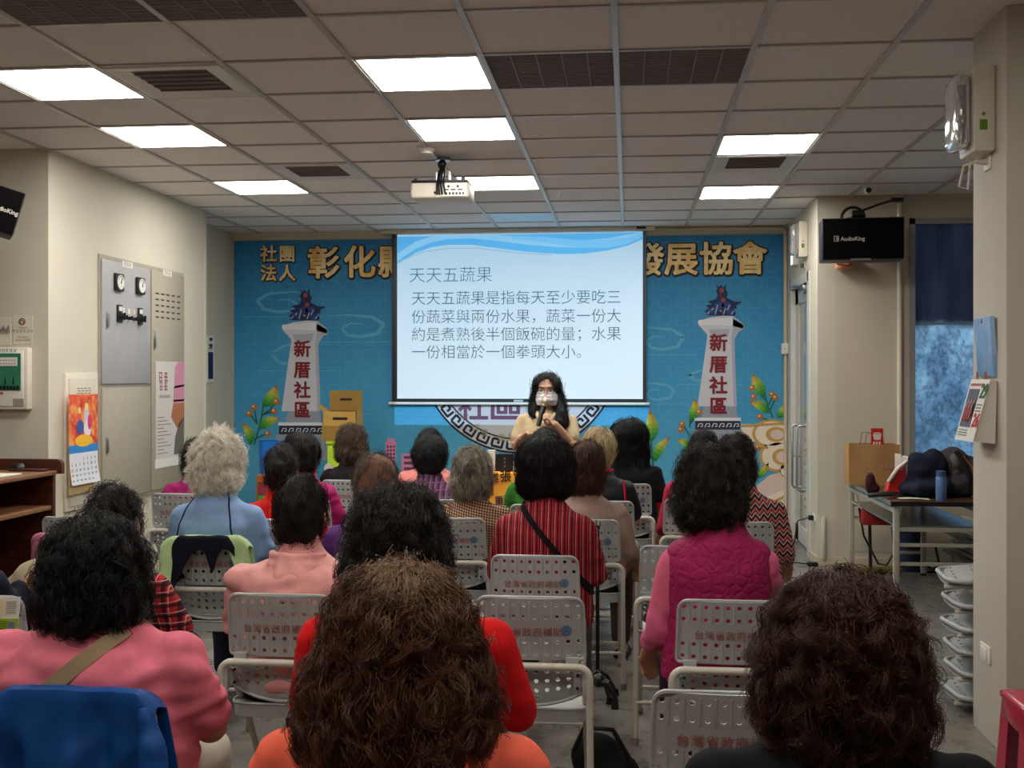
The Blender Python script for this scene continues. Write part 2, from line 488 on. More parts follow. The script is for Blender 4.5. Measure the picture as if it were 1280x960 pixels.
pp = link('port_panel', b.mesh(False), M['white'], t)
b = B()
for k in range(6): b.box((PX + .04 + k * .022, PY - .139, PZ - .035), (PX + .052 + k * .022, PY - .134, PZ - .02))
for k in range(2): b.cyl((PX + .06 + k * .06, PY - .134, PZ + .018), (PX + .06 + k * .06, PY - .139, PZ + .018), .008)
for k in range(3): b.box((PX + .03 + k * .045, PY - .139, PZ - .006), (PX + .06 + k * .045, PY - .134, PZ + .001))
link('port', b.mesh(), M['black'], pp)
link('sensor', B().cyl((PX - .03, PY - .133, PZ - .02), (PX - .03, PY - .128, PZ - .02), .008).mesh(), M['black'], t)
link('lens', B().cyl((PX, PY + .14, PZ), (PX, PY + .18, PZ), .035).mesh(), M['black'], t)
b = B(); b.box((PX - .09, PY - .03, PZ + .066), (PX + .09, PY + .03, PZ + .074)).box((PX - .05, PY - .02, PZ + .074), (PX - .04, PY + .02, PZ + .14)).box((PX + .04, PY - .02, PZ + .074), (PX + .05, PY + .02, PZ + .14)).cyl((PX, PY, PZ + .10), (PX, PY, CEIL - .005), .018).cyl((PX, PY, CEIL - .02), (PX, PY, CEIL - .0005), .05)
for sx in (-1, 1): b.box((PX + sx * .12 - .05, PY - .012, PZ + .062), (PX + sx * .12 + .05, PY + .012, PZ + .07))
link('mount', b.mesh(), M['steel'], t)
b = B()
for k, dx in enumerate((-.012, .0, .014, .03)):
    b.tube([(PX + dx * .3, PY - .02, CEIL - .02), (PX + dx * .6, PY - .05, PZ + .15), (PX + dx, PY - .12, PZ + .09), (PX + dx, PY - .16, PZ + .03), (PX + dx * 1.3, PY - .15, PZ - .02), (PX + dx * 1.3, PY - .135, PZ - .03)], .006, 8)
b.sph((PX, PY - .03, CEIL - .05), (.03, .03, .03), 12)
link('cable', b.mesh(), M['black'], t)
# the projector's own light: a rectangular beam through its lens
ld = bpy.data.lights.new('projector_beam', 'SPOT'); ld.energy = PROJ_LIGHT; ld.spot_size = R(75); ld.spot_blend = 0.0; ld.shadow_soft_size = 0.004; ld.color = (0.36, 0.71, 1.0)
ld.use_nodes = True; nt = ld.node_tree; em = nt.nodes['Emission']
tc = nt.nodes.new('ShaderNodeTexCoord'); sp = nt.nodes.new('ShaderNodeSeparateXYZ'); nt.links.new(tc.outputs['Normal'], sp.inputs[0])
def nm(op, a, b_, c=None):
    x = nt.nodes.new('ShaderNodeMath'); x.operation = op
    for i, v in enumerate((a, b_, c)):
        if v is None: continue
        if isinstance(v, (int, float)): x.inputs[i].default_value = v
        else: nt.links.new(v, x.inputs[i])
    return x.outputs[0]
az = nm('ABSOLUTE', sp.outputs[2], 0)
uu = nm('DIVIDE', sp.outputs[0], az); vv = nm('DIVIDE', sp.outputs[1], az)
LX0, LX1, LV0, LV1 = -.318, .419, -.500, .055
def win(v, lo, hi): return nm('MULTIPLY', nm('GREATER_THAN', v, lo), nm('LESS_THAN', v, hi))
msk = nm('MULTIPLY', win(uu, LX0, LX1), win(vv, LV0, LV1))
# equal brightness over a flat screen
fall = nm('POWER', az, -3.0)
nt.links.new(nm('MULTIPLY', msk, fall), em.inputs['Strength'])
lo = bpy.data.objects.new('projector_beam', ld); COL.objects.link(lo); lo.parent = t; lo.matrix_parent_inverse = _winv[t.name]
lo.location = (PX, PY + .19, PZ); lo.rotation_euler = (PI / 2, 0, 0)

# ------------------------------------------------------------------ the printed mural
MY = YB - .012
def mp(px, py, k=0): 
    v = onY(px, py, MY); return (v.x, v.z)
def mural_bg():
    n = NT('mural_blue_print', 0.6, (0.05, 0.25, 0.5), 0, 0.3)
    o = n.xyz(); x, z = o[0], o[2]
    g = n.n('ShaderNodeMapRange', ins={'From Min': 0.2, 'From Max': 2.8}); n.l(z, g.inputs[0])
    base = n.ramp(g.outputs[0], [(0.0, lin(84, 165, 196)), (0.45, lin(62, 152, 200)), (1.0, lin(34, 120, 176))])
    k = 2 * PI / 0.17
    cx = n.math('COSINE', n.math('MULTIPLY', x, k)); cz = n.math('COSINE', n.math('MULTIPLY', z, k))
    f = n.math('ADD', n.math('ADD', cx, cz), n.math('MULTIPLY', n.math('MULTIPLY', cx, cz), 1.1))
    ln = n.math('LESS_THAN', n.math('ABSOLUTE', n.math('SUBTRACT', f, -0.35)), 0.13)
    spot = n.noise(2.2, 3)
    base = n.mix(n.math('MULTIPLY', ln, 0.30), base, lin(120, 190, 215))
    base = n.mix(n.ramp(spot, [(0.4, (0, 0, 0)), (0.75, (.25, .25, .25))]), base, lin(96, 178, 208))
    n.color(base); return n.m
M['mural'] = mural_bg()
a0, a1 = mp(298, 297), mp(985, 668)
mural = B().box((-3.905, MY, 0.03), (1.452, YB - .004, 2.845)).build('mural', M['mural'])
tag(mural, 'large blue printed wall mural with monuments, plants and golden lettering', 'mural')
def layer(k): return MY - .0012 * k
def pr(b, poly, k, mi=0):
    """a printed patch: polygon in mural (x, z) lying on layer k"""
    b.mi = mi; b.prism(poly, lambda x, z: (x, layer(k) - .001, z), lambda x, z: (x, layer(k) + .0008, z)); b.mi = 0
def P(*pts): return [mp(*p) for p in pts]
def ribbon(pts, wd):
    """outline of a stroke of width wd (number or list) along 2d points"""
    n = len(pts); L, Rr = [], []
    for i, p in enumerate(pts):
        a = pts[max(i - 1, 0)]; c = pts[min(i + 1, n - 1)]
        dx, dy = c[0] - a[0], c[1] - a[1]; l = math.hypot(dx, dy) or 1
        h = (wd[i] if isinstance(wd, (list, tuple)) else wd) / 2
        L.append((p[0] - dy / l * h, p[1] + dx / l * h)); Rr.append((p[0] + dy / l * h, p[1] - dx / l * h))
    return L + Rr[::-1]
def bez(p0, p1, p2, p3, n=12):
    o = []
    for k in range(n + 1):
        t = k / n; s = 1 - t
        o.append(tuple(s ** 3 * p0[i] + 3 * s * s * t * p1[i] + 3 * s * t * t * p2[i] + t ** 3 * p3[i] for i in range(2)))
    return o
def strokes(b, pts, wd, k, mi=0):
    for a, c in zip(range(len(pts) - 1), range(1, len(pts))):
        q = pts[a:c + 1]; ww = [wd[a], wd[c]] if isinstance(wd, (list, tuple)) else wd
        pr(b, ribbon(q, ww), k, mi)

# pale water swirls
b = B(); wb = lin(120, 185, 210)
def swirl(cx, cy, w_, h_, fl=1):
    pts = [mp(cx + fl * w_ * dx, cy + h_ * dy) for dx, dy in ((-1.2, -.5), (-.3, -.55), (.5, -.45), (.95, -.1), (.7, .35), (.1, .5), (-.4, .42), (-.62, .1), (-.3, -.15), (.2, -.1))]
    strokes(b, pts, [.004, .016, .026, .034, .034, .028, .024, .02, .014, .006], 1)
    strokes(b, [mp(cx - fl * w_ * 1.6, cy + h_ * .75), mp(cx + fl * w_ * 1.5, cy + h_ * .75)], .006, 1)
for a in ((352, 378, 32, 24, -1), (448, 408, 34, 26, 1), (372, 444, 34, 26, -1), (826, 424, 30, 26, 1), (822, 490, 22, 20, 1), (886, 470, 26, 14, -1)):
    b = B(); swirl(*a); b.build('water_swirl', flat((92, 172, 205)), mural, smooth=False)

# two stone monuments with a dragon on top
def monument(ox, oy, k):
    q = lambda *pts: [mp(x + ox, y + oy) for x, y in pts]
    b = B()
    mats = [flat((206, 206, 214)), flat((176, 178, 192)), flat((38, 44, 66)), flat((150, 158, 172)), flat((226, 226, 230)), flat((20, 80, 130))]
    pr(b, q((366, 403), (396, 399), (410, 418), (405, 418), (398, 428), (398, 514), (352, 514), (364, 428), (364, 424), (354, 413), (352, 408)), 2, 0)
    pr(b, q((396, 400), (410, 412), (410, 418), (404, 420), (398, 430), (401, 514), (397, 514), (394, 428), (396, 416)), 3, 1)
    pr(b, q((353, 406), (394, 403), (409, 412), (409, 417), (394, 413), (353, 412)), 3, 4)
    pr(b, q((366, 418), (392, 417), (390, 427), (370, 428)), 3, 1)
    pr(b, q((360, 514), (400, 514), (402, 528), (356, 528)), 3, 3)
    pr(b, q((348, 528), (406, 528), (406, 532), (348, 532)), 4, 4)
    pr(b, q((349, 532), (405, 532), (405, 543), (349, 543)), 4, 2)
    for i in range(6): pr(b, ribbon(q((352 + i * 9, 540), (354 + i * 9, 535.5), (358 + i * 9, 535.5), (358 + i * 9, 539), (355.5 + i * 9, 539)), .008), 5, 4)
    pr(b, q((345, 543), (408, 543), (410, 575), (343, 575)), 3, 3)
    m_ = b.build('monument', mats, mural, smooth=False)
    b = B()
    body = q((362, 400), (364, 396), (360, 396), (366, 391), (362, 388), (370, 386), (364, 383), (375, 380), (377, 374), (375, 370), (377, 366), (375, 361), (379, 365), (381, 362), (384, 366), (388, 360), (387, 367), (390, 373), (388, 378), (398, 383), (408, 383), (400, 388), (401, 392), (396, 392), (400, 397), (398, 401))
    pr(b, body, 4, 0)
    for i, (x, y, r, c) in enumerate(((382, 369, 3.2, 1), (380, 375, 2.6, 2), (379, 388, 5, 3), (388, 388, 5, 3), (370, 394, 4, 3), (392, 396, 4, 3), (384, 381, 3, 1), (386, 395, 3, 2))):
        pr(b, [mp(x + ox + r * math.cos(j * PI / 4) * (1.3 if c == 3 else 1), y + oy + r * math.sin(j * PI / 4)) for j in range(8)], 5, c)
    for i in range(7): strokes(b, q((364 + i * 5, 399 - (i % 2) * 5), (367 + i * 5, 395 - (i % 3) * 4)), .012, 6, 4)
    b.build('dragon_statue', [flat((30, 44, 84)), flat((150, 70, 80)), flat((70, 50, 70)), flat((44, 66, 128)), flat((150, 166, 196))], m_, smooth=False)
    for i, ch in enumerate('新厝社區'):
        z0 = mp(366 + ox, (449, 474, 498, 524)[i] - 10 + oy + 8)
        c = mp(378 + ox, 0)[0]
        text('lettering', ch, .172, (c, layer(5), mp(0, (439, 464.5, 489, 513)[i] + 6 + oy)[1]), X_, Z_, flat((128, 34, 44)), m_, 'CENTER', .0055)
monument(0, 0, 0); monument(520, -6, 1)

# golden title lettering with dark outline
gold = NT('golden_print', 0.5); n = gold; f = n.noise(5, 3)
n.color(n.ramp(f, [(0.35, lin(226, 168, 78)), (0.6, lin(250, 222, 160))]))
def golden(ch, px, py, size):
    x, z = mp(px, py); o = (x, 0, z - size * .37)
    a = text('lettering_outline', ch, size, (o[0], layer(2), o[2]), X_, Z_, flat((40, 28, 24)), mural, 'CENTER', size * .075, .0006)
    text('lettering', ch, size, (o[0] - .004, layer(3), o[2] + .006), X_, Z_, gold.m, a, 'CENTER', size * .024, .0006)
for ch, px, py, s in (('社', 336.5, 318, .172), ('團', 359.5, 318, .172), ('法', 336.5, 342, .172), ('人', 359.5, 342, .172), ('彰', 405, 329, .330), ('化', 450, 328, .330), ('縣', 493, 328, .330), ('發', 810, 325, .325), ('展', 852, 324.5, .325), ('協', 896, 324, .325), ('會', 938, 323.5, .325)):
    golden(ch, px, py, s)

# printed plants
def leaf(b, base, tip, wd, bend=0.12, k=4):
    """gradient leaf: three bands from green at the stem to yellow, with a reddish tip"""
    bx, by = base; tx, ty = tip; dx, dy = tx - bx, ty - by; nx, ny = -dy, dx
    def pt(t, s):
        prof = math.sin(PI * t ** 0.8) * wd / 2
        return mp(bx + dx * t + nx * (bend * math.sin(PI * t)) + nx / math.hypot(nx, ny) * prof * s, by + dy * t + ny * (bend * math.sin(PI * t)) + ny / math.hypot(nx, ny) * prof * s)
    N = 14
    for i in range(N):
        t0, t1 = i / N, (i + 1) / N
        for s0, s1, sh in ((-1, 0, 0), (0, 1, 1)):
            pr(b, [pt(t0 + 1e-4, s0), pt(t1 - 1e-4, s0), pt(t1 - 1e-4, s1 + 1e-3), pt(t0 + 1e-4, s1 + 1e-3)], k, min(6, int(t0 * 7)) + (7 if sh else 0))
def mixc(a, c, t): return tuple(a[i] * (1 - t) + c[i] * t for i in range(3))
lg = [(34, 122, 52), (60, 148, 60), (100, 168, 66), (150, 184, 70), (196, 190, 76), (206, 168, 66), (186, 110, 62)]
LEAF = [flat(c) for c in lg] + [flat(mixc(c, (20, 80, 30), .18)) for c in lg] + [flat((40, 104, 70)), flat((176, 112, 52)), flat((236, 200, 160))]
def plant(leaves, stems, berries):
    b = B()
    for s in stems: strokes(b, [mp(*p) for p in s], .014, 3, 14)
    for l in leaves: leaf(b, *l)
    for x, y in berries:
        pr(b, [mp(x + 4 * math.cos(j * PI / 6), y + 4 * math.sin(j * PI / 6)) for j in range(12)], 5, 15)
        pr(b, [mp(x - 1 + 1.5 * math.cos(j * PI / 4), y - 1 + 1.5 * math.sin(j * PI / 4)) for j in range(8)], 6, 16)
    b.build('printed_plant', LEAF, mural, smooth=False)
plant([((329, 508), (346, 481), 17), ((323, 536), (352, 523), 12, -.1), ((314, 556), (303, 528), 12)], [((318, 556), (323, 538), (327, 522), (329, 506)), ((328, 519), (338, 512), (345, 502)), ((329, 518), (344, 514)), ((322, 530), (316, 522), (312, 516)), ((321, 528), (318, 508)), ((318, 549), (334, 542))], [(318, 509), (312, 517), (346, 502), (343, 514), (335, 542)])
plant([((814, 553), (812, 512), 16, .05), ((818, 577), (838, 546), 12, -.1), ((808, 575), (800, 560), 8)], [((817, 600), (816, 575), (814, 552)), ((816, 575), (806, 558))], [])
plant([((863, 526), (868, 498), 13), ((862, 561), (846, 549), 9)], [((862, 534), (863, 524)), ((862, 530), (873, 518)), ((862, 544), (853, 530))], [(874, 515), (853, 530), (851, 537), (866, 563)])
plant([((956, 496), (941, 466), 15, -.05), ((961, 516), (936, 502), 12, .1), ((972, 522), (981, 505), 12), ((941, 596), (961, 578), 10)], [((966, 522), (960, 508), (956, 494)), ((956, 499), (948, 492), (942, 486)), ((961, 506), (965, 496)), ((963, 512), (969, 498)), ((960, 525), (950, 521))], [(940, 485), (942, 496), (965, 493), (969, 497), (950, 521), (947, 559), (943, 577)])

# printed gold-edged clouds at the lower right
b = B()
def blob(cx, cy, rx, ry, k, mi, n=20): pr(b, [mp(cx + rx * math.cos(j * 2 * PI / n), cy + ry * math.sin(j * 2 * PI / n)) for j in range(n)], k, mi)
pr(b, P((924, 668), (925, 640), (940, 612), (962, 594), (985, 588), (985, 668)), 1, 0)
pr(b, P((930, 668), (945, 626), (985, 610), (985, 650), (960, 662)), 2, 2)
pr(b, P((926, 530), (985, 530), (985, 552), (926, 552)), 1, 2)
for cx, cy, rx, ry in ((965, 542, 25, 18), (972, 570, 23, 20), (984, 586, 10, 12)):
    pts = lambda f: [q for q in [(min(cx + rx * f * math.cos(j * 2 * PI / 28), 985), cy + ry * f * math.sin(j * 2 * PI / 28)) for j in range(28)]]
    pr(b, [mp(*q) for q in pts(1.0)], 3, 1); pr(b, [mp(*q) for q in pts(.84)], 4, 2); pr(b, [mp(min(x + 5, 984.5), y + 1) for x, y in pts(.52)], 5, 1); pr(b, [mp(min(x + 6, 984.5), y + 1) for x, y in pts(.34)], 6, 0)
for pts in (((926, 532), (950, 531), (985, 529)), ((926, 552), (945, 556), (960, 560)), ((936, 668), (950, 636), (985, 618)), ((940, 668), (958, 642), (985, 628))):
    strokes(b, [mp(*q) for q in pts], .022, 7, 1)
b.build('printed_cloud', [flat((220, 196, 186)), flat((196, 158, 84)), flat((236, 220, 200))], mural, smooth=False)
# printed buildings
b = B()
pr(b, P((482, 552), (484, 552), (484, 548), (493, 548), (493, 552), (495, 552), (495, 620), (482, 620)), 2, 0)
for r in range(6):
    for c in range(3): pr(b, P((483.5 + c * 3.9, 557 + r * 4.6), (486 + c * 3.9, 557 + r * 4.6), (486 + c * 3.9, 559.6 + r * 4.6), (483.5 + c * 3.9, 559.6 + r * 4.6)), 3, 1)
pr(b, P((502, 567), (520, 567), (520, 620), (502, 620)), 2, 0)
for r in range(4): pr(b, P((505, 570 + r * 7), (520, 570 + r * 7), (520, 573.5 + r * 7), (505, 573.5 + r * 7)), 3, 1)
b.build('printed_building', [flat((214, 140, 170)), flat((112, 60, 92))], mural, smooth=False)
# round emblem with a key-pattern ring, mostly behind the screen
b = B(); ex, ey, eR = 650, 442, 125
def disc(r, k, mi, n=96): pr(b, [mp(ex + r * math.cos(j * 2 * PI / n), ey + r * math.sin(j * 2 * PI / n)) for j in range(n)], k, mi)
disc(eR, 2, 1); disc(eR - 2.4, 3, 0); disc(eR - 17, 4, 1); disc(eR - 19, 5, 0)
for kk in range(38):
    a = kk / 38 * 2 * PI
    def kp(du, dv): 
        rr = eR - 10 + dv; an = a + du / rr; return mp(ex + rr * math.cos(an), ey + rr * math.sin(an))
    for q in (((-7.5, 5), (6.5, 5)), ((6.5, 5), (6.5, -4.5)), ((6.5, -4.5), (-1, -4.5)), ((-1, -4.5), (-1, 1)), ((-6.5, 5), (-6.5, -5))):
        pr(b, ribbon([kp(*q[0]), kp(*q[1])], .024), 5, 1)
e_ = b.build('emblem', [flat((200, 200, 206)), flat((28, 32, 50))], mural, smooth=False)
for ch, px, py, s, c in (('山', 573, 515, .072, (90, 84, 90)), ('雲', 582, 521, .072, (150, 140, 130)), ('浮', 595, 535, .085, (150, 136, 100)), ('景', 606, 541, .08, (150, 136, 100)), ('漁', 627, 547, .085, (150, 136, 100)), ('學', 640, 546, .085, (150, 136, 100))):
    x, z = mp(px, py); text('lettering', ch, s, (x, layer(6), z - s * .37), X_, Z_, flat(c), e_, 'CENTER')
for ch, px, s in (('社', 592, .30), ('區', 633, .36)):
    x, z = mp(px, 522); text('lettering', ch, s, (x, layer(6), z), X_, Z_, flat((110, 70, 96)), e_, 'CENTER', .006)

# ------------------------------------------------------------------ projection screen
SY = 10.825
def sp_(px, py, dy=0): v = onY(px, py, SY + dy); return v
sx0, sx1 = onY(490, 400, SY).x, onY(808, 400, SY).x
ix0, ix1 = onY(496.5, 400, SY).x, onY(803.5, 400, SY).x
sz0, sz1 = onY(640, 503, SY).z, onY(640, 289, SY).z
iz0 = onY(640, 498.5, SY).z
scr = wempty('projection_screen', ((sx0 + sx1) / 2, SY, sz0), 'pull-down projection screen showing a pale blue slide of Chinese text', 'projection screen')
M['screen'] = NT('matt_white_screen', 0.95, (0.86, 0.87, 0.88), 0, 0.1).m
cl = link('screen_cloth', B().box((ix0, SY, iz0), (ix1, SY + .003, sz1)).mesh(False), M['screen'], scr)
link('border', B().box((sx0, SY + .001, sz0), (ix0, SY + .004, sz1)).box((ix1, SY + .001, sz0), (sx1, SY + .004, sz1)).box((ix0, SY + .001, sz0), (ix1, SY + .004, iz0)).mesh(False), M['black'], scr)
link('bottom_bar', B().cyl((sx0 - .03, SY, sz0 - .012), (sx1 + .03, SY, sz0 - .012), .014).mesh(), M['white'], scr)
hx0, hx1 = onY(478, 292, SY).x, onY(818, 292, SY).x
link('case', B().box((hx0, SY - .05, sz1 - .015), (hx1, SY + .035, CEIL - .004), .006).mesh(), M['offwhite'], scr)
link('case_switch', B().box((hx1 - .17, SY - .056, sz1 - .002), (hx1 - .08, SY - .05, sz1 + .02)).mesh(False), M['black'], scr)
sl = SY - .0015
def sq(*pts): return [(onY(x, y, SY).x, onY(x, y, SY).z) for x, y in pts]
def spr(b, poly, k, mi=0):
    b.mi = mi; b.prism(poly, lambda x, z: (x, sl - .0006 * k, z), lambda x, z: (x, sl + .0004 - .0006 * k, z)); b.mi = 0
b = B()
top = sq((497, 296), (803, 290.5)); 
cur = [(497, 330), (505, 325), (520, 316), (540, 309), (560, 306), (590, 306), (620, 310), (660, 315), (700, 317.5), (730, 317), (760, 313), (785, 307), (803, 299)]
def band(b, lo_, hi_, mi, k):
    for a in range(len(lo_) - 1):
        spr(b, sq(lo_[a], lo_[a + 1], hi_[a + 1], hi_[a]), k, mi)
tops = [(x, 296 - (x - 497) * 5.5 / 306) for x, y in cur]
band(b, cur, tops, 0, 1)
c2 = [(x, y - 4 - 5 * math.sin((x - 497) / 306 * PI)) for x, y in cur]
band(b, c2, [(x, max(t[1], y - 9)) for (x, y), t in zip(c2, tops)], 1, 2)
c3 = [(640, 298), (680, 303), (720, 309), (760, 310), (785, 305), (803, 296)]
band(b, c3, [(640, 295), (680, 296), (720, 300), (760, 300), (785, 297), (803, 291)], 2, 3)
c4 = [(500, 327), (530, 315), (560, 311), (600, 311), (650, 317), (690, 319)]
band(b, c4, [(x, y - 1.0) for x, y in c4], 3, 3)
link('slide_wave', b.mesh(False), [flat((120, 205, 246)), flat((190, 232, 250)), flat((160, 222, 250)), flat((190, 215, 226))], cl)  # projected waves: the slide's blue light put in as coloured patches
text_tint = flat((74, 104, 112)); title_tint = flat((62, 128, 150))  # projected letters: the beam's missing light put in as dark colour
def sline(body, px0, px1, py, mat, off):
    n_ = len(body); p0 = onY(px0, py, SY); p1 = onY(px1, py, SY); s = (p1.x - p0.x) / n_ * 1.0
    text('slide_lettering', body, s, (p0.x, sl - .001, p0.z - s * .37), X_, Z_, mat, cl, 'LEFT', 0, .0003, offset=off * s)
sline('天天五蔬果', 511, 616, 344, title_tint, -.012)
for k, (body, px1, py) in enumerate((('天天五蔬果是指每天至少要吃三', 777, 373), ('份蔬菜與兩份水果，蔬菜一份大', 777, 396), ('約是煮熟後半個飯碗的量；水果', 777, 418), ('一份相當於一個拳頭大小。', 739, 440))):
    sline(body, 514, px1, py, text_tint, -.010)
z = onY(648, 501, SY); link('maker_label', B().box((z.x - .045, SY - .002, z.z - .009), (z.x + .045, SY, z.z + .009)).mesh(False), flat((170, 195, 205)), scr)
# rows of small strokes where the writing in the photo is too small to read
def marks(n_, size, O, ax, ay, mat, parent, align='LEFT', seed=1):
    rr = random.Random(seed * 31 + n_); ax = Vector(ax); ay = Vector(ay); nn = ax.cross(ay); b = B(); O = Vector(O)
    if align == 'CENTER': O = O - ax * (n_ * size / 2)
    for k in range(n_):
        def st(x0, y0, x1, y1):
            a_ = [(x0, y0), (x1, y0), (x1, y1), (x0, y1)]
            f_ = lambda u, v_, d: O + ax * ((k + u) * size) + ay * (v_ * size) + nn * d
            b.prism(a_, lambda u, v_: f_(u, v_, .0006), lambda u, v_: f_(u, v_, 0))
        for q in range(3): y_ = .1 + q * .3 + rr.uniform(-.05, .05); st(.08 + rr.uniform(0, .2), y_, .9 - rr.uniform(0, .2), y_ + .08)
        for q in range(2): x_ = .2 + q * .4 + rr.uniform(-.1, .1); st(x_, .05 + rr.uniform(0, .2), x_ + .08, .92 - rr.uniform(0, .2))
    return link('print_marks', b.mesh(False, fix=False), mat, parent)
# ------------------------------------------------------------------ left wall: steel cabinets, calendar, poster
WX = XL          # the wall face looks towards +X
def lw(px, py): v = onX(px, py, WX); return v.y, v.z
def lbox(b, y0, z0, y1, z1, d0, d1, bev=0.0): return b.box((WX + d0, y0, z0), (WX + d1, y1, z1), bev)
cy0, cz1 = lw(122, 317); cy1, _ = lw(228, 341); cym, _ = lw(185, 333)
_, cz0 = lw(122, 634); czm = lw(124, 482)[1]
t = wempty('switchboard_cabinet', (WX, (cy0 + cy1) / 2, cz0), 'tall grey steel switchboard cabinet with dials, louvres and a poster on its right door', 'cabinet')
b = B(); lbox(b, cy0, cz0, cy1, cz1, 0.0, .012)
link('body', b.mesh(False), M['cabinet2'], t)
fr = .022
def door(y0, z0, y1, z1, mat):
    b = B(); lbox(b, y0, z0, y1, z1, .012, .026, .003); return link('door', b.mesh(), mat, t)
dm = (cz0 + cz1) / 2
d1 = door(cy0 + fr, czm + .012, cym - .012, cz1 - fr - .01, M['cabinet'])
d2 = door(cy0 + fr, cz0 + .03, cym - .012, czm - .018, M['cabinet2'])
d3 = door(cym + .012, cz0 + .03, cy1 - fr, cz1 - fr - .01, M['cabinet2'])
def handle(d, y, z, h):
    b = B(); lbox(b, y - .013, z - h / 2, y + .013, z + h / 2, .026, .031, .002); lbox(b, y - .007, z - h / 2 + .012, y + .007, z + h / 2 - .012, .031, .044, .004)
    link('handle', b.mesh(), M['steel'], d)
y, z = lw(129, 400); handle(d1, y, z, .12)
y, z = lw(129, 557); handle(d2, y, z, .12)
y, z = lw(188.5, 425); handle(d3, y, z, .15)
for px, py in ((142.5, 353), (169.5, 357.5)):
    y, z = lw(px, py); m = link('dial_meter', lbox(B(), y - .062, z - .062, y + .062, z + .062, .026, .05, .006).mesh(), M['black'], d1)
    b = B(); b.cyl((WX + .05, y, z), (WX + .0535, y, z), .052, seg=28); f_ = link('dial_face', b.mesh(), M['white'], m)
    b = B(); b.tube([(WX + .055, y - .004, z - .012), (WX + .055, y + .012, z + .030)], .0025, 6).cyl((WX + .0535, y, z), (WX + .057, y, z), .006)
    for k in range(9): a = PI * .15 + k * PI * .7 / 8; b.tube([(WX + .054, y - .036 * math.cos(a), z + .036 * math.sin(a)), (WX + .054, y - .045 * math.cos(a), z + .045 * math.sin(a))], .0016, 4)
    link('needle', b.mesh(), M['black'], m)
for px, py in ((144, 392), (170, 395.5)):
    y, z = lw(px, py); m = link('selector_switch', lbox(B(), y - .035, z - .062, y + .035, z + .062, .026, .04, .004).mesh(), M['black'], d1)
    link('knob', B().cyl((WX + .04, y, z - .02), (WX + .07, y, z - .02), .026, .022).box((WX + .07, y - .006, z - .045), (WX + .078, y + .006, z + .005)).mesh(), M['black'], m)
    link('plate', lbox(B(), y - .024, z + .018, y + .024, z + .05, .04, .042).mesh(False), M['white'], m)
for k, px in enumerate((150, 156.5, 163)):
    y, z = lw(px, 393.5 + k); m = link('indicator', lbox(B(), y - .016, z - .005 + .02, y + .016, z + .05, .026, .03).mesh(False), [M['white'], flat((226, 196, 186))][k > 1], d1)
    link('knob', B().cyl((WX + .026, y, z - .02), (WX + .05, y, z - .02), .013).box((WX + .05, y - .004, z - .035), (WX + .06, y + .004, z - .002)).mesh(), M['black'], m)
for d, px, py, s_ in ((d1, 155, 331, '電力盤'), (d3, 205, 341.5, '電信箱')):
    y, z = lw(px, py); m = link('name_plate', lbox(B(), y - .085, z - .022, y + .085, z + .022, .026, .028).mesh(False), M['white'], d)
    marks(3, .04, (WX + .0285, y, z - .016), Y_, Z_, flat((140, 136, 130)), m, 'CENTER')
b = B()
for r in range(5):
    for c in range(5):
        y = lw(192.5 + c * 6.7, 0)[0]; z = lw(199 + c, 365 + r * 7.3 + 3)[1]
        lbox(b, y - .028, z - .006, y + .028, z + .006, .0255, .0272)
link('louvre', b.mesh(False), flat((60, 56, 50)), d3)
# small meter cabinet with a hanging calendar
sy0, sz1 = lw(79, 466.5); sy1 = lw(119, 470)[0]; sz0 = lw(80, 640)[1]
t = wempty('meter_cabinet', (WX, (sy0 + sy1) / 2, sz0), 'small ivory steel cabinet behind the hanging red calendar', 'cabinet')
b = B(); lbox(b, sy0, sz0, sy1, sz1, 0, .02, .003); link('body', b.mesh(), M['offwhite'], t)
b = B(); lbox(b, sy0 + .03, sz0 + .03, sy1 - .03, sz1 - .035, .02, .028, .002); dd = link('door', b.mesh(), M['wall'], t)
b = B()
for z in (lw(99, 486)[1], lw(96, 634)[1]):
    for r in range(3):
        for c in range(4): lbox(b, (sy0 + sy1) / 2 - .09 + c * .05 + (r % 2) * .012, z - r * .016, (sy0 + sy1) / 2 - .055 + c * .05 + (r % 2) * .012, z - r * .016 + .006, .0275, .029)
link('louvre', b.mesh(False), flat((110, 104, 92)), dd)
y, z = lw(84, 511); b = B(); lbox(b, y - .012, z - .03, y + .012, z + .03, .028, .042, .003); link('latch', b.mesh(), M['steel'], dd)
# wall calendar: red picture over a month sheet
t = None
lk = lambda px, py: (lambda v: (v.y, v.z))(onX(px, py, WX + .052))
ky0 = lk(86, 520)[0]; ky1 = lk(122, 520)[0]; kz1 = lk(100, 493)[1]; kzm = lk(100, 556)[1]; kz2 = lk(100, 605)[1]; kz3 = lk(100, 617)[1]
t = wempty('wall_calendar', (WX + .05, (ky0 + ky1) / 2, kz3), 'wall calendar with a red and gold picture hanging on the small cabinet', 'calendar')
link('backing_board', lbox(B(), ky0 + .01, kz3, ky1 - .05, kzm, .044, .05, .002).mesh(), plain('kraft_card', (196, 168, 116), .7), t)
def redart():
    n = NT('festive_red_gold_picture', 0.5)
    f = n.noise(9, 4); g = n.noise(14, 3)
    z = n.xyz()[2]
    a = n.ramp(f, [(0.35, lin(190, 40, 36)), (0.5, lin(226, 96, 60)), (0.62, lin(228, 160, 70)), (0.75, lin(190, 150, 160))])
    n.color(n.mix(n.ramp(g, [(0.55, (0, 0, 0)), (0.62, (.6, .6, .6))]), a, lin(236, 190, 70))); return n.m
pic = link('picture_sheet', lbox(B(), ky0, kzm, ky1, kz1, .050, .053).mesh(False), redart(), t)
b = B(); yc = (ky0 + ky1) / 2
b.mi = 0
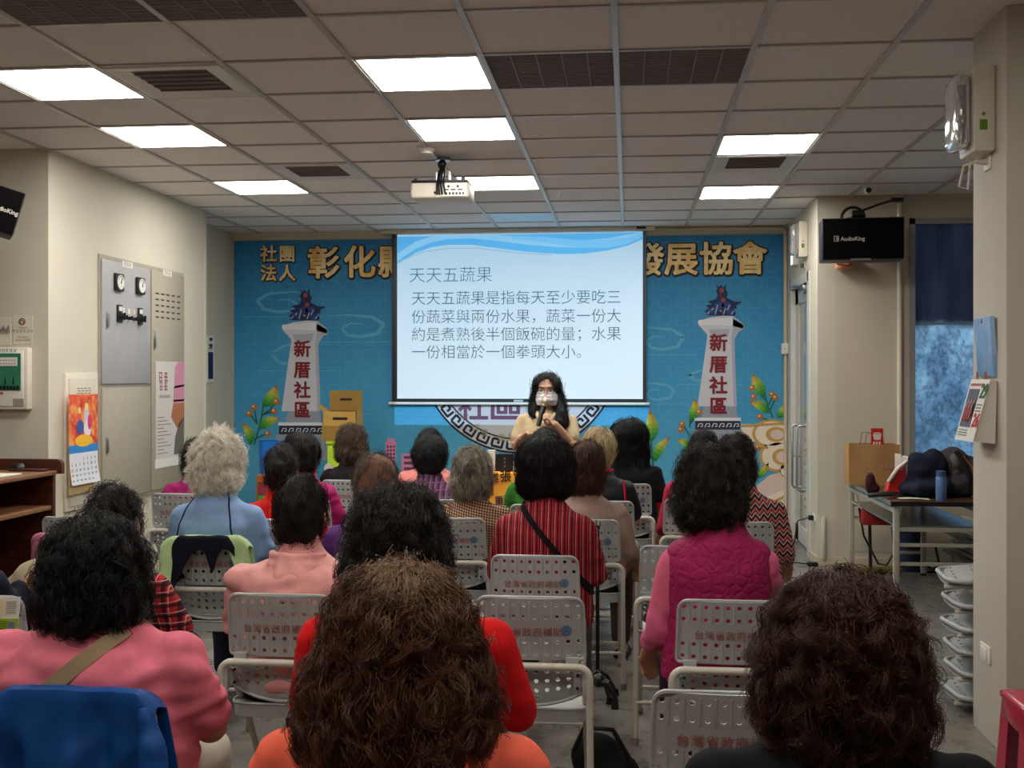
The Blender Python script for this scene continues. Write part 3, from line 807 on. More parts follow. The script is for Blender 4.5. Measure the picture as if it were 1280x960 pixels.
for (dy, dz, ry, rz, c) in ((-.06, .02, .028, .05, 0), (.035, .03, .035, .06, 1), (-.05, -.05, .05, .05, 2), (.05, -.06, .05, .06, 3), (0, -.14, .12, .04, 4), (-.06, .06, .02, .022, 5), (.035, .085, .022, .026, 5), (.08, -.02, .03, .05, 6)):
    b.mi = c; b.prism([(yc + dy + ry * math.cos(k * PI / 8), (kz1 + kzm) / 2 + dz + rz * math.sin(k * PI / 8)) for k in range(16)], lambda a, c_: (WX + .0545 + .0001 * b.mi, a, c_), lambda a, c_: (WX + .0528, a, c_))
link('picture_figure', b.mesh(False), [flat((220, 90, 70)), flat((206, 190, 200)), flat((66, 90, 150)), flat((226, 210, 220)), flat((236, 182, 50)), flat((236, 206, 120)), flat((206, 60, 110))], pic)
b = B()
kb = lk(100, 566)[1]
ms = link('month_sheet', B().grid(lambda u, v: (WX + .053 + .02 * (1 - v) ** 2, ky0 + .005 + (ky1 - ky0 - .01) * u, kz2 + (kb - kz2) * v), 4, 8, .0015).mesh(), flat((214, 216, 222)), t)
link('month_band', lbox(B(), ky0, kb, ky1, kzm, .0505, .0535).mesh(False), flat((52, 130, 200)), t)
for r in range(5):
    for c in range(7):
        d = r * 7 + c - 2
        if 1 <= d <= 31:
            v_ = .86 - r * .175; xx = WX + .056 + .02 * (1 - v_) ** 2
            text('day_number', str(d), .03, (xx, ky0 + .03 + c * (ky1 - ky0 - .06) / 6.3, kz2 + (kb - kz2) * v_ - .02), Y_, Z_, flat((120, 124, 140) if c else (190, 80, 80)), ms, 'CENTER', .0006, .0003)
# poster on the right door
py0 = lw(190, 520)[0]; py1 = lw(226, 520)[0]; pz1 = lw(205, 452)[1]; pz0 = lw(205, 572)[1]; pzb = lw(205, 580)[1]
t = wempty('poster', (WX + .03, (py0 + py1) / 2, pzb), 'white and pink printed notice poster taped to the right cabinet door', 'poster')
pxo = WX + .030
sh = link('sheet', lbox(B(), py0, pz0, py1, pz1, .0285, .030).mesh(False), flat((206, 200, 196)), t)
link('bottom_strip', lbox(B(), py0 - .01, pzb - .02, py1 - .02, pz0, .0285, .031).mesh(False), flat((222, 220, 216)), t)
w_ = py1 - py0; h_ = pz1 - pz0
b = B()
def pp_(poly, mi): b.mi = mi; b.prism([(py0 + u * w_, pz0 + v * h_) for u, v in poly], lambda a, c: (pxo + .0012, a, c), lambda a, c: (pxo - .0002, a, c))
pp_([(.62, .72), (.66, .95), (.78, 1), (.99, 1), (.99, .56), (.6, .56)], 0)
pp_([(.52, .42), (.6, .56), (.99, .56), (.99, .42), (.82, .32), (.72, .30)], 1)
pp_([(.78, .33), (.99, .42), (.99, .02), (.62, .02), (.66, .2)], 2)
pp_([(.58, .58), (.99, .58), (.99, .60), (.58, .60)], 3); pp_([(.6, .72), (.99, .74), (.99, .76), (.6, .74)], 3)
link('picture', b.mesh(False), [flat((206, 140, 164)), flat((170, 110, 76)), flat((104, 102, 92)), flat((226, 190, 200))], sh)
def pt_(n_, u, v, sz, c): marks(n_, sz, (pxo + .0006, py0 + u * w_, pz0 + v * h_), Y_, Z_, flat(c), sh)
pt_(2, .08, .78, .10, (140, 40, 60)); pt_(2, .10, .69, .09, (140, 60, 80)); pt_(7, .12, .62, .03, (120, 90, 100))
b = B()
for k in range(11):
    lbox(b, py0 + .05 * w_, pz0 + (.42 - k * .037) * h_, py0 + (.28 + .12 * ((k * 7) % 3)) * w_, pz0 + (.428 - k * .037) * h_, .0302, .0306)
link('small_print', b.mesh(False), flat((120, 104, 104)), sh)
# notice on the recessed wall, beyond the corner
v0 = onX(265, 445, -3.93)
t = wempty('wall_notice', (-3.93, v0.y, 1.3), 'narrow dark blue and white notice on the recessed wall past the corner', 'notice')
q0 = onX(258, 475, -3.93); q1 = onX(266.5, 424, -3.93)
link('board', B().box((-3.93, q0.y, q0.z - .02), (-3.92, q1.y, q1.z + .03)).mesh(False), M['white'], t)
zz = onX(262, 440, -3.93).z
link('blue_panel', B().box((-3.921, q0.y + .02, q0.z + .01), (-3.918, q1.y - .03, zz)).mesh(False), flat((26, 34, 84)), t)
b = B()
for k in range(2): b.box((-3.921, q1.y - .12, q1.z - .02 - k * .06), (-3.918, q1.y - .05, q1.z + .012 - k * .06))
for k in range(2): b.box((-3.921, q0.y + .03, zz + .03 + k * .03), (-3.918, q1.y - .05, zz + .04 + k * .03))
link('print_marks', b.mesh(False), flat((60, 60, 66)), t)

# ------------------------------------------------------------------ wall facing the camera on the left
WY = 6.77
def fw(px, py): v = onY(px, py, WY); return v.x, v.z
fx0, fz1 = fw(-30, 435); fx1, fz0 = fw(40.5, 511.5)
t = wempty('alarm_panel', ((fx0 + fx1) / 2, WY, fz0), 'ivory fire alarm control panel with a green display on the left wall', 'alarm panel')
def fbox(b, x0, z0, x1, z1, d0, d1, bev=0): return b.box((x0, WY - d1, z0), (x1, WY - d0, z1), bev)
link('body', fbox(B(), fx0, fz0, fx1, fz1, 0, .06, .006).mesh(), M['offwhite'], t)
link('front', fbox(B(), fx0 + .02, fz0 + .02, fx1 - .025, fz1 - .02, .06, .066, .002).mesh(), M['white'], t)
gx1, gz1 = fw(33, 442); _, gz0 = fw(33, 488)
ds = link('display', fbox(B(), fx0 + .05, gz0, gx1, gz1, .066, .069).mesh(False), flat((52, 122, 92)), t)
x0, z1_ = fw(-18, 447); x1, z0_ = fw(29, 457.5)
link('label_card', fbox(B(), x0, z0_, x1, z1_, .069, .071).mesh(False), M['white'], ds)
b = B()
for r in range(2):
    for c in range(13): fbox(b, x0 + .012 + c * .018, z0_ + .01 + r * .022, x0 + .022 + c * .018, z0_ + .016 + r * .022, .071, .0715)
link('label_print', b.mesh(False), flat((150, 110, 110)), ds)
b = B()
for c in range(14):
    xx = fw(30 - c * 4.2, 484)[0]; zz = fw(30, 484.5)[1]; fbox(b, xx - .007, zz - .012, xx + .007, zz + .012, .069, .076, .002)
link('button', b.mesh(), M['black'], ds)
b = B(); xx, zz = fw(2, 473); fbox(b, xx - .02, zz - .012, xx + .02, zz + .012, .069, .075, .002); link('red_button', b.mesh(), flat((170, 50, 44)), ds)
b = B()
for px in (14, 24): xx, zz = fw(px, 475); b.box((xx - .002, WY - .071, zz - .03), (xx + .002, WY - .069, zz + .02)).cyl((xx, WY - .069, zz - .02), (xx, WY - .073, zz - .02), .006)
link('indicator', b.mesh(), M['black'], ds)
xx, zz = fw(-10, 491.5); x2, _ = fw(11, 491); link('red_strip', fbox(B(), xx, zz - .008, x2, zz + .008, .066, .068).mesh(False), flat((196, 96, 84)), t)
xx, zz = fw(30, 502.5); b = B(); fbox(b, xx - .035, zz - .022, xx + .035, zz + .022, .066, .068); link('speaker_grille', b.mesh(False), flat((150, 146, 136)), t)
xx, zz = fw(14, 438.5); marks(6, .026, (xx, WY - .0665, zz - .012), X_, Z_, flat((130, 126, 118)), t, 'CENTER')
for nm_, px0, px1, pyt, pyb, lab in (('a', 17, 41, 394, 430, 'white paper notice with a small round red house mark above the alarm panel'), ('b', -30, 14, 396, 431, 'white paper notice with cursive script at the left edge of the photo')):
    x0, z1_ = fw(px0, pyt); x1, z0_ = fw(px1, pyb)
    t = wempty('paper_notice', ((x0 + x1) / 2, WY, z0_), lab, 'notice')
    link('sheet', fbox(B(), x0, z0_, x1, z1_, 0, .003).mesh(False), flat((214, 206, 188)), t)
    if nm_ == 'a':
        xx, zz = fw(28, 402); c_ = B()
        c_.tube([(xx + .019 * math.cos(k * PI / 12), WY - .004, zz + .019 * math.sin(k * PI / 12)) for k in range(25)], .0028, 6)
        c_.tube([(xx - .009, WY - .004, zz - .012), (xx - .009, WY - .004, zz + .002), (xx, WY - .004, zz + .01), (xx + .009, WY - .004, zz + .002), (xx + .009, WY - .004, zz - .012)], .0024, 6)
        link('round_mark', c_.mesh(), flat((96, 40, 44)), t)
        for k, (s_, sz, py) in enumerate(((4, .016, 409.5), (6, .024, 413.5), (5, .014, 421.5), (6, .017, 425))):
            xx, zz = fw(29, py); marks(s_, sz, (xx, WY - .0032, zz - sz * .5), X_, Z_, flat((140, 120, 114)), t, 'CENTER', k + 1)
    else:
        b = B()
        for k in range(9):
            xx, zz = fw(-6 + k * 2, 415); b.tube([(xx, WY - .004, zz - .012), (xx + .006, WY - .004, zz + .02 + (k % 3) * .012), (xx + .014, WY - .004, zz - .006)], .0025, 6)
        link('script', b.mesh(), flat((110, 104, 100)), t)

def loudspeaker(name, c, wd, hg, dp, rot, label, brand_off, mat_mount):
    """box loudspeaker; local x along the front, -y the front"""
    t = empty(name, c, 0, label, 'loudspeaker'); t.rotation_euler = rot
    link('cabinet', B().box((-wd / 2, 0.012, -hg / 2), (wd / 2, dp, hg / 2), .008).mesh(), plain('black_speaker_vinyl', (34, 38, 50), .5), t)
    n = NT('black_speaker_cloth', 0.95, lin(12, 9, 10), 0, 0.1); n.bump(n.noise(300, 2), .3, .003)
    g = link('grille', B().box((-wd / 2 + .006, 0, -hg / 2 + .006), (wd / 2 - .006, .014, hg / 2 - .006), .006).mesh(), n.m, t)
    e = brand_off; s_ = hg * .13
    text('brand_lettering', 'AudioKing', s_, (e + s_ * 1.2, -.001, -s_ * .35), X_, Z_, flat((200, 196, 190)), g, 'LEFT', .001)
    b = B(); b.box((e, -.003, -s_ * .45), (e + s_ * .12, 0, s_ * .55)).box((e, -.003, s_ * .45), (e + s_ * .85, 0, s_ * .55)).box((e, -.003, -s_ * .45), (e + s_ * .85, 0, -s_ * .35)).box((e + s_ * .4, -.003, -s_ * .25), (e + s_ * .55, 0, s_ * .35)).box((e + s_ * .55, -.003, -.004), (e + s_ * .9, 0, .004)).box((e + s_ * .7, -.003, -s_ * .45), (e + s_ * .85, 0, -s_ * .1)).box((e + s_ * .7, -.003, s_ * .1), (e + s_ * .85, 0, s_ * .5))
    link('brand_mark', b.mesh(False), flat((200, 196, 190)), g)
    return t
# right loudspeaker, below the ceiling
v = A(1079, 298, 8.45); wd = 98 * 8.55 / F; hg = 52 * 8.55 / F
t = loudspeaker('loudspeaker', v, wd, hg, .27, (0, 0, R(-4)), 'black wall loudspeaker under the ceiling camera beside the frosted window', -wd / 2 + .085, None)
b = B(); b.tube([(-.06, .16, hg / 2), (-.06, .16, hg / 2 + .02)], .05, 16)
b.tube([Vector((-.06 + .085 * math.cos(a * PI / 12), .12, hg / 2 + .01 + .085 * math.sin(a * PI / 12))) for a in range(13)], .012, 8).cyl((-.07, .1, hg / 2 + .04), (.02, .1, hg / 2 + .04), .03)
b.tube([(-.02, .14, hg / 2 + .06), (.16, .2, hg / 2 + .13), (.27, .26, hg / 2 + .165)], .009, 8).box((.24, .23, hg / 2 + .15), (.33, .31, hg / 2 + .178), .004)
b.box((-.1, .3, .0), (0.02, .45, .08))
link('bracket', b.mesh(), M['black'], t)
link('maker_plate', B().box((-.09, -.004, -hg / 2 - .004), (.055, .01, -hg / 2 + .008)).mesh(False), flat((120, 118, 112)), t)
# left loudspeaker, tilted, cut by the edge of the photo
v = A(-25, 252, 6.2); t2 = loudspeaker('loudspeaker', v, .42, .255, .22, (R(0), R(16), R(34)), 'tilted black wall loudspeaker cut by the left edge of the photo', .02, None)
link('bracket', B().tube([(0, .2, 0), (0, .34, 0)], .02).mesh(), M['black'], t2)
# surveillance camera dome
p = onZ(1086, 231, CEIL)
t = wempty('ceiling_camera', p, 'small white dome camera on the ceiling above the right loudspeaker', 'camera')
link('base', B().lathe([(0, 0), (.05, 0), (.048, -.022), (.036, -.03)], p).mesh(), M['white'], t)
link('ball', B().sph(p + Vector((0, 0, -.04)), .038).mesh(), M['white'], t)
d_ = (Vector((0, 0, 1.5)) - p).normalized(); link('lens', B().cyl(p + Vector((0, 0, -.04)) + d_ * .03, p + Vector((0, 0, -.04)) + d_ * .042, .02).mesh(), M['black'], t)
# pipe on the window wall, wall bell
v = onY(1124, 300, YF); tag(B().cyl((v.x, YF - .02, 0), (v.x, YF - .02, CEIL), .02).build('conduit_pipe', M['wall']), 'cream vertical conduit pipe left of the frosted window', 'pipe')
v = onY(1057, 330, YF); t = wempty('wall_ornament', (v.x, YF, v.z), 'small peach shell-shaped fitting on the wall under the right loudspeaker', 'wall fitting')
link('shell', B().sph((v.x, YF - .03, v.z), (.09, .05, .05), 16, Matrix.Rotation(R(-18), 4, 'Y')).mesh(), plain('peach_plastic', (214, 156, 120), .4), t)
link('rim', B().tube([(v.x - .08, YF - .06, v.z + .0), (v.x, YF - .085, v.z - .02), (v.x + .08, YF - .06, v.z + .03)], .01).mesh(), M['red'], t)

# ------------------------------------------------------------------ frosted window
def frost():
    n = NT('frosted_window_film', 0.35)
    o = n.xyz(); z = o[2]
    f = n.noise(2.2, 9, 0.72); g = n.noise(7, 8, 0.75, stretch=(1, 1, .6)); h = n.noise(24, 4, 0.6)
    low = n.ramp(f, [(0.30, lin(104, 138, 160)), (0.45, lin(140, 172, 194)), (0.58, lin(170, 198, 214)), (0.7, lin(206, 224, 234))])
    low = n.mix(n.ramp(g, [(0.42, (.0, .0, .0)), (0.52, (.55, .55, .55)), (.56, (0, 0, 0))]), low, lin(70, 92, 116))
    low = n.mix(0.12, low, n.ramp(h, [(0.4, lin(90, 120, 140)), (0.6, lin(236, 242, 246))]))
    up = n.ramp(n.noise(1.5, 4, stretch=(3, 1, .5)), [(0.3, lin(58, 68, 88)), (0.7, lin(98, 108, 126))])
    edge = n.math('ADD', z, n.math('MULTIPLY', n.math('SUBTRACT', g, 0.5), 0.10))
    k = n.n('ShaderNodeMapRange', ins={'From Min': onY(1170, 412, YF).z, 'From Max': onY(1170, 398, YF).z}); n.l(edge, k.inputs[0])
    c = n.mix(k.outputs[0], low, up)
    tr = n.n('ShaderNodeBsdfTranslucent'); n.l(c, tr.inputs[0])
    gl = n.n('ShaderNodeBsdfGlossy', ins={'Roughness': 0.12}); df = n.n('ShaderNodeBsdfDiffuse'); n.l(c, df.inputs[0])
    m1 = n.n('ShaderNodeMixShader', ins={0: 0.16}); n.l(tr.outputs[0], m1.inputs[1]); n.l(df.outputs[0], m1.inputs[2])
    m2 = n.n('ShaderNodeMixShader', ins={0: 0.05}); n.l(m1.outputs[0], m2.inputs[1]); n.l(gl.outputs[0], m2.inputs[2])
    n.l(m2.outputs[0], n.t.nodes['Material Output'].inputs['Surface']); return n.m
alu = plain('window_aluminium', (150, 152, 150), .4)
b = B(); fwd = .045
b.box((WX0, YF - .01, WZ0), (WX0 + fwd, YF + .1, WZ1)).box((WX1 - fwd, YF - .01, WZ0), (WX1, YF + .1, WZ1)).box((WX0, YF - .01, WZ0), (WX1, YF + .1, WZ0 + fwd)).box((WX0, YF - .01, WZ1 - fwd), (WX1, YF + .1, WZ1)).box((3.22, YF + .0, WZ0), (3.28, YF + .09, WZ1))
wf = structure(b.build('window_1', alu, smooth=False))
zz = onY(1170, 404, YF + .04).z
pn = link('pane', B().box((WX0 + fwd, YF + .045, WZ0 + fwd), (WX1 - fwd, YF + .051, WZ1 - fwd)).mesh(False), frost(), wf)
link('glazing_bar', B().box((WX0 + fwd, YF + .035, zz - .012), (WX1 - fwd, YF + .045, zz + .006)).mesh(False), plain('pale_film_edge', (130, 146, 160), .5), wf)

# ------------------------------------------------------------------ glass door in the right wall
dw = plain('white_door_aluminium', (206, 204, 196), .4)
b = B(); j = .06
b.box((XM - .012, DY0 - .05, 0), (XM + .15, DY0 + j, DZ + .06)).box((XM - .012, DY1 - j, 0), (XM + .15, DY1 + .05, DZ + .06)).box((XM - .012, DY0, DZ - .02), (XM + .15, DY1, DZ + .06))
dr = structure(b.build('door_1', dw, smooth=False))
ly0, ly1 = DY0 + j, DY1 - j
b = B(); s_ = .12
b.box((XM + .03, ly0, .02), (XM + .075, ly0 + s_, DZ - .02)).box((XM + .03, ly1 - s_ - .05, .02), (XM + .075, ly1, DZ - .02)).box((XM + .03, ly0, .02), (XM + .075, ly1, .16)).box((XM + .03, ly0, DZ - .16), (XM + .075, ly1, DZ - .02))
link('leaf', b.mesh(False), dw, dr)
gl = NT('clear_door_glass', 0.05, (0.5, 0.55, 0.55)); gl.b.inputs['Transmission Weight'].default_value = 0.9; gl.b.inputs['IOR'].default_value = 1.3
link('pane', B().box((XM + .048, ly0 + s_, .16), (XM + .056, ly1 - s_ - .05, DZ - .16)).mesh(False), gl.m, dr)
b = B(); hy = onX(997, 570, XM).y; hz1 = onX(997, 531, XM).z; hz0 = onX(997, 609, XM).z
b.tube([(XM + .03, hy + .0, hz1), (XM - .03, hy, hz1), (XM - .045, hy, hz1 - .02), (XM - .045, hy, hz0 + .02), (XM - .03, hy, hz0), (XM + .03, hy, hz0)], .012).tube([(XM + .03, hy, (hz0 + hz1) / 2), (XM - .045, hy, (hz0 + hz1) / 2)], .01)
b.tube([(XM + .03, hy - .28, hz1), (XM - .03, hy - .28, hz1), (XM - .045, hy - .28, hz1 - .02), (XM - .045, hy - .28, hz0 + .02), (XM - .03, hy - .28, hz0), (XM + .03, hy - .28, hz0)], .012)
link('handle', b.mesh(), M['steel'], dr)
b = B(); b.box((XM - .03, ly0 + .1, DZ - .09), (XM + .03, ly0 + .4, DZ - .04), .005).tube([(XM - .02, ly0 + .2, DZ - .05), (XM - .06, ly0 + .45, DZ - .03), (XM - .01, ly0 + .62, DZ - .0)], .01)
link('door_closer', b.mesh(), M['steel'], dr)
# concrete yard seen through the door glass
structure(B().box((XM + 1.6, YF + .6, 0), (XM + 1.7, YB + 2, 3)).build('wall_outside', plain('grey_outside_wall', (150, 150, 146), .9)))
# emergency light and exit lamp above the door
def emergency(o, fwdv, side, up, s, label):
    """fwdv: out of the wall; side: along it"""
    Mx = Matrix(((side.x, fwdv.x, up.x, o.x), (side.y, fwdv.y, up.y, o.y), (side.z, fwdv.z, up.z, o.z), (0, 0, 0, 1)))
    t = wempty('emergency_light', o, label, 'emergency light')
    def add(nm_, b, m): me = b.mesh(); me.transform(Mx); return link(nm_, me, m, t)
    add('housing', B().box((-.09 * s, 0, -.15 * s), (.09 * s, .075 * s, .15 * s), .012 * s), M['offwhite'])
    gm = NT('clear_lens_plastic', .08, (.85, .86, .84)); gm.b.inputs['Transmission Weight'].default_value = .75
    add('lens_cover', B().box((-.075 * s, .075 * s, -.13 * s), (.075 * s, .135 * s, .13 * s), .028 * s, 3), gm.m)
    add('reflector', B().lathe([(0.0, .012), (.03 * s, .02), (.05 * s, .05 * s)], (0, .085 * s, -.06 * s)).lathe([(0.0, .012), (.03 * s, .02), (.05 * s, .05 * s)], (0, .085 * s, .05 * s)), M['steel'])
    add('indicator', B().box((.085 * s, .03 * s, -.075 * s), (.093 * s, .055 * s, -.04 * s)).cyl((.088 * s, .042 * s, -.02 * s), (.093 * s, .042 * s, -.02 * s), .006 * s), flat((96, 130, 40)))
    return t
v = onX(1008, 300, XM)
emergency(Vector((XM, v.y, v.z)), -X_, -Y_, Z_, 1.0, 'ivory emergency light above the glass door')
v = onX(997, 318, XM); t = wempty('exit_lamp', (XM, v.y, v.z), 'small red and white exit lamp above the glass door', 'exit lamp')
link('housing', B().box((XM - .05, v.y - .06, v.z - .1), (XM, v.y + .06, v.z + .1), .006).mesh(), M['white'], t)
link('red_cap', B().box((XM - .06, v.y - .065, v.z + .09), (XM, v.y + .065, v.z + .15), .015).mesh(), flat((200, 50, 50)), t)
link('glow_panel', B().box((XM - .053, v.y - .05, v.z - .09), (XM - .05, v.y + .05, v.z + .08)).mesh(False), lampmat('exit_lamp_glow', (.55, .95, .9), 1.0), t)
for px, py, lab in ((1006.5, 332, 'small white wall socket under the emergency light of the glass door'),):
    v = onX(px, py, XM); t = wempty('wall_socket', (XM, v.y, v.z), lab, 'socket'); link('plate', B().box((XM - .01, v.y - .03, v.z - .03), (XM, v.y + .03, v.z + .03), .003).mesh(), M['white'], t); link('plug', B().box((XM - .04, v.y - .015, v.z - .018), (XM - .01, v.y + .015, v.z + .018), .004).mesh(), flat((70, 66, 60)), t)
v = onY(987, 436, YB - .03); t = wempty('junction_box', (XM - .03, YB - .06, v.z), 'small white junction box on the pipe right of the mural', 'junction box')
link('box', B().box((XM - .06, YB - .075, v.z - .05), (XM, YB - .02, v.z + .05), .004).mesh(), M['white'], t)
link('cover_screw', B().cyl((XM - .03, YB - .075, v.z), (XM - .03, YB - .079, v.z), .006).mesh(), M['steel'], t)
# socket with black plug and lead at the door corner
v = onX(1014, 644, XM); t = wempty('wall_socket', (XM, YF + .1, v.z), 'low white wall socket with a black plug and lead at the door corner', 'socket')
yy = YF + .14
link('plate', B().box((XM - .01, yy - .05, v.z - .035), (XM, yy + .05, v.z + .035), .003).mesh(), M['white'], t)
link('plug', B().box((XM - .05, yy - .02, v.z - .02), (XM - .01, yy + .02, v.z + .02), .006).mesh(), M['black'], t)
link('lead', B().tube([(XM - .05, yy, v.z), (XM - .13, yy + .02, v.z - .03), (XM - .17, yy + .05, v.z - .3), (XM - .16, yy + .02, .02), (XM - .22, yy - .1, .012), (XM - .1, yy - .18, .012), (XM - .05, yy - .2, .02)], .006).box((XM - .09, yy - .24, 0), (XM - .01, yy - .17, .03), .005).mesh(), M['black'], t)
v = onY(1029, 690, YF); t = tag(B().box((v.x - .012, YF - .03, .05), (v.x + .012, YF - .001, .38), .003).build('cable_trunking', M['wall']), 'short cream cable trunking above the skirting left of the table', 'trunking')

# ------------------------------------------------------------------ things on the column
CXF = 1.46
v = onX(1231, 145, CXF)
emergency(Vector((CXF, 4.78, v.z)), -X_, -Y_, Z_, 1.15, 'ivory twin-lens emergency light high on the column')
v = onX(1236, 202, CXF); t = wempty('wall_socket', (CXF, v.y, v.z), 'white wall socket with a plug on the column under the emergency light', 'socket')
link('plate', B().box((CXF - .008, v.y - .04, v.z - .035), (CXF, v.y + .04, v.z + .035), .003).mesh(), M['white'], t)
link('plug', B().cyl((CXF - .008, v.y, v.z), (CXF - .05, v.y, v.z), .016, .01).mesh(), M['offwhite'], t)
link('lead', B().tube([(CXF - .05, v.y, v.z), (CXF - .09, v.y + .03, v.z - .01), (CXF - .1, v.y + .06, v.z - .09), (CXF - .06, v.y + .08, v.z - .1), (CXF - .05, v.y + .08, v.z), (CXF - .04, v.y + .05, v.z + .1)], .005).mesh(), M['offwhite'], t)
v = onX(1233, 816, CXF); t = wempty('light_switch', (CXF, v.y, v.z), 'white light switch plate low on the column', 'switch')
link('plate', B().box((CXF - .008, v.y - .06, v.z - .036), (CXF, v.y + .06, v.z + .036), .003).mesh(), M['white'], t)
link('rocker', B().box((CXF - .013, v.y - .035, v.z - .022), (CXF - .008, v.y - .002, v.z + .022), .002).box((CXF - .013, v.y + .002, v.z - .022), (CXF - .008, v.y + .035, v.z + .022), .002).mesh(), M['white'], t)
# blue pad and daily calendar; along the wall y runs towards the camera
yc = 4.77
def cz(py): return onX(1231, py, CXF).z
t = wempty('blue_clip_pad', (CXF, yc, cz(470)), 'pale blue hanging pad on the column above the daily calendar', 'pad')
n = NT('cloudy_blue_cover', .35); f = n.noise(6, 4); n.color(n.ramp(f, [(.35, lin(112, 160, 214)), (.7, lin(178, 206, 232))]))
tilt = Matrix.Translation(Vector((CXF, yc, cz(398)))) @ Matrix.Rotation(R(-4), 4, 'Y') @ Matrix.Translation(-Vector((CXF, yc, cz(398))))
def tl(b): me = b.mesh(); me.transform(tilt); return me
link('cover', tl(B().box((CXF - .03, yc - .105, cz(471)), (CXF - .01, yc + .105, cz(397)), .003)), n.m, t)
link('clip', tl(B().box((CXF - .034, yc - .012, cz(404)), (CXF - .03, yc + .012, cz(399)), .001)), M['steel'], t)
b = B()
for dy in (-.055, .055): b.tube([(CXF - .028, yc + dy - .02, cz(476)), (CXF - .03, yc + dy, cz(466)), (CXF - .028, yc + dy + .02, cz(476)), (CXF - .028, yc + dy - .012, cz(478))], .0035, 6)
link('hook', b.mesh(), flat((190, 90, 60)), t)
t = wempty('daily_calendar', (CXF, yc, cz(552)), 'thick tear-off daily calendar with a photograph, hanging on the column', 'calendar')
z1, z0 = cz(476), cz(549)
def leafb(x0, x1, k0, k1): 
    return B().grid(lambda u, v_: (CXF - k0 - (k1 - k0) * (1 - v_), yc - .12 + .24 * u, z0 + (z1 - z0) * v_), 6, 8, x1 - x0)
b = B()
poly = [(CXF - .004, z1), (CXF - .03, z1), (CXF - .095, z0), (CXF - .01, z0 - .01)]
link('pages', B().prism(poly, lambda x, z: (x, yc - .115, z), lambda x, z: (x, yc + .115, z)).mesh(), plain('paper_block', (214, 206, 194), .8), t)
ax_ = -Y_; ay_ = Vector((CXF - .03 - (CXF - .095), 0, z1 - z0)).normalized(); on = Vector((CXF - .0975, yc + .125, z0 - .004))
L_ = (Vector((CXF - .03, 0, z1)) - Vector((CXF - .095, 0, z0))).length + .01; nn_ = ax_.cross(ay_)
def fp_(u, v_, d): return on + ax_ * (u * .25) + ay_ * (v_ * L_) + nn_ * d
def fq(b, u0, v0, u1, v1, d, mi): b.mi = mi; b.prism([(u0, v0), (u1, v0), (u1, v1), (u0, v1)], lambda u, v_: fp_(u, v_, d), lambda u, v_: fp_(u, v_, d - .002))
b = B(); fq(b, 0, 0, 1, 1, .002, 0); ft = link('front_page', b.mesh(False), [flat((226, 222, 214))], t)
b = B(); fq(b, .08, .22, .62, .84, .004, 0)
ph = link('photograph', b.mesh(False), plain('dark_photograph', (70, 66, 70), .4, var=.5, scale=14), ft)
b = B()
rr_ = random.Random(3)
for k in range(9): u = .14 + k * .05; fq(b, u, .30 + (k % 3) * .05, u + .04, .52 + (k % 3) * .04, .0062 + .0003 * k, k % 3)
for k in range(9): u = .15 + k * .05; fq(b, u, .53 + (k % 3) * .04, u + .026, .58 + (k % 3) * .04, .0062 + .0003 * k, 3)
link('photograph_figure', b.mesh(False), [flat((150, 50, 50)), flat((190, 80, 70)), flat((60, 60, 90)), flat((200, 160, 140))], ph)
text('date_lettering', '29', .085, fp_(.70, .70, .003), ax_, ay_, flat((40, 100, 60)), ft, 'LEFT', .0015); text('date_lettering', '26', .08, fp_(.70, .24, .003), ax_, ay_, flat((196, 60, 60)), ft, 'LEFT', .0015)
b = B()
for k in range(7): fq(b, .1 + k * .09, .89, .15 + k * .09, .93, .004, 0)
for k in range(3): fq(b, .1, .08 + k * .04, .55, .095 + k * .04, .004, 1)
for k in range(3): fq(b, .68, .58 - k * .05, .94, .6 - k * .05, .004, 1)
link('print_marks', b.mesh(False), [flat((190, 90, 80)), flat((110, 130, 120))], ft)
# ------------------------------------------------------------------ wooden lectern desk at the left edge
WOOD = m_wood('dark_red_brown_wood', (58, 24, 14), (92, 44, 26), 0)
WOODL = m_wood('paler_brown_wood', (112, 74, 48), (138, 94, 62), 0)  # paler than the dark red-brown wood
c_ = A(72, 588, 6.6); XF, DYE, zt = c_.x, c_.y, c_.z          # open side, far end, height of the top
DYN, DXW = DYE - 1.35, XF - .62
zs = CAMZ - (631 - HOR) * 6.6 / F
t = wempty('lectern_desk', ((XF + DXW) / 2, (DYN + DYE) / 2, 0), 'dark wooden desk with open shelves at the left edge of the photo', 'desk')
link('side_panel', B().box((DXW, DYE - .03, 0), (XF - .012, DYE, zt - .025)).mesh(False), WOOD, t)
link('side_panel', B().box((DXW, DYN, 0), (XF - .012, DYN + .03, zt - .025)).mesh(False), WOOD, t)
link('back_panel', B().box((DXW, DYN + .03, 0), (DXW + .02, DYE - .03, zt - .025)).mesh(False), WOOD, t)
link('top', B().box((DXW, DYN, zt - .025), (XF, DYE - .001, zt), .006).mesh(), WOODL, t)
link('shelf', B().box((DXW + .02, DYN + .03, zs - .025), (XF - .02, DYE - .03, zs), .003).mesh(), WOODL, t)
link('shelf', B().box((DXW + .02, DYN + .03, .25), (XF - .02, DYE - .03, .275), .003).mesh(), WOOD, t)
rx1 = onY(77, 585, DYE).x; ra = .035; rz1 = onY(60, 574, DYE).z
pr_ = [(DXW - .3, zt - .02), (rx1, zt - .02)] + [(rx1 - ra + ra * math.cos(a * PI / 16), rz1 - ra + ra * math.sin(a * PI / 16)) for a in range(9)] + [(DXW - .3, rz1)]
link('end_rail', B().prism(pr_, lambda x, z: (x, DYE, z), lambda x, z: (x, DYE + .035, z)).mesh(), WOOD, t)
v = onZ(22, 584, zt + .02)
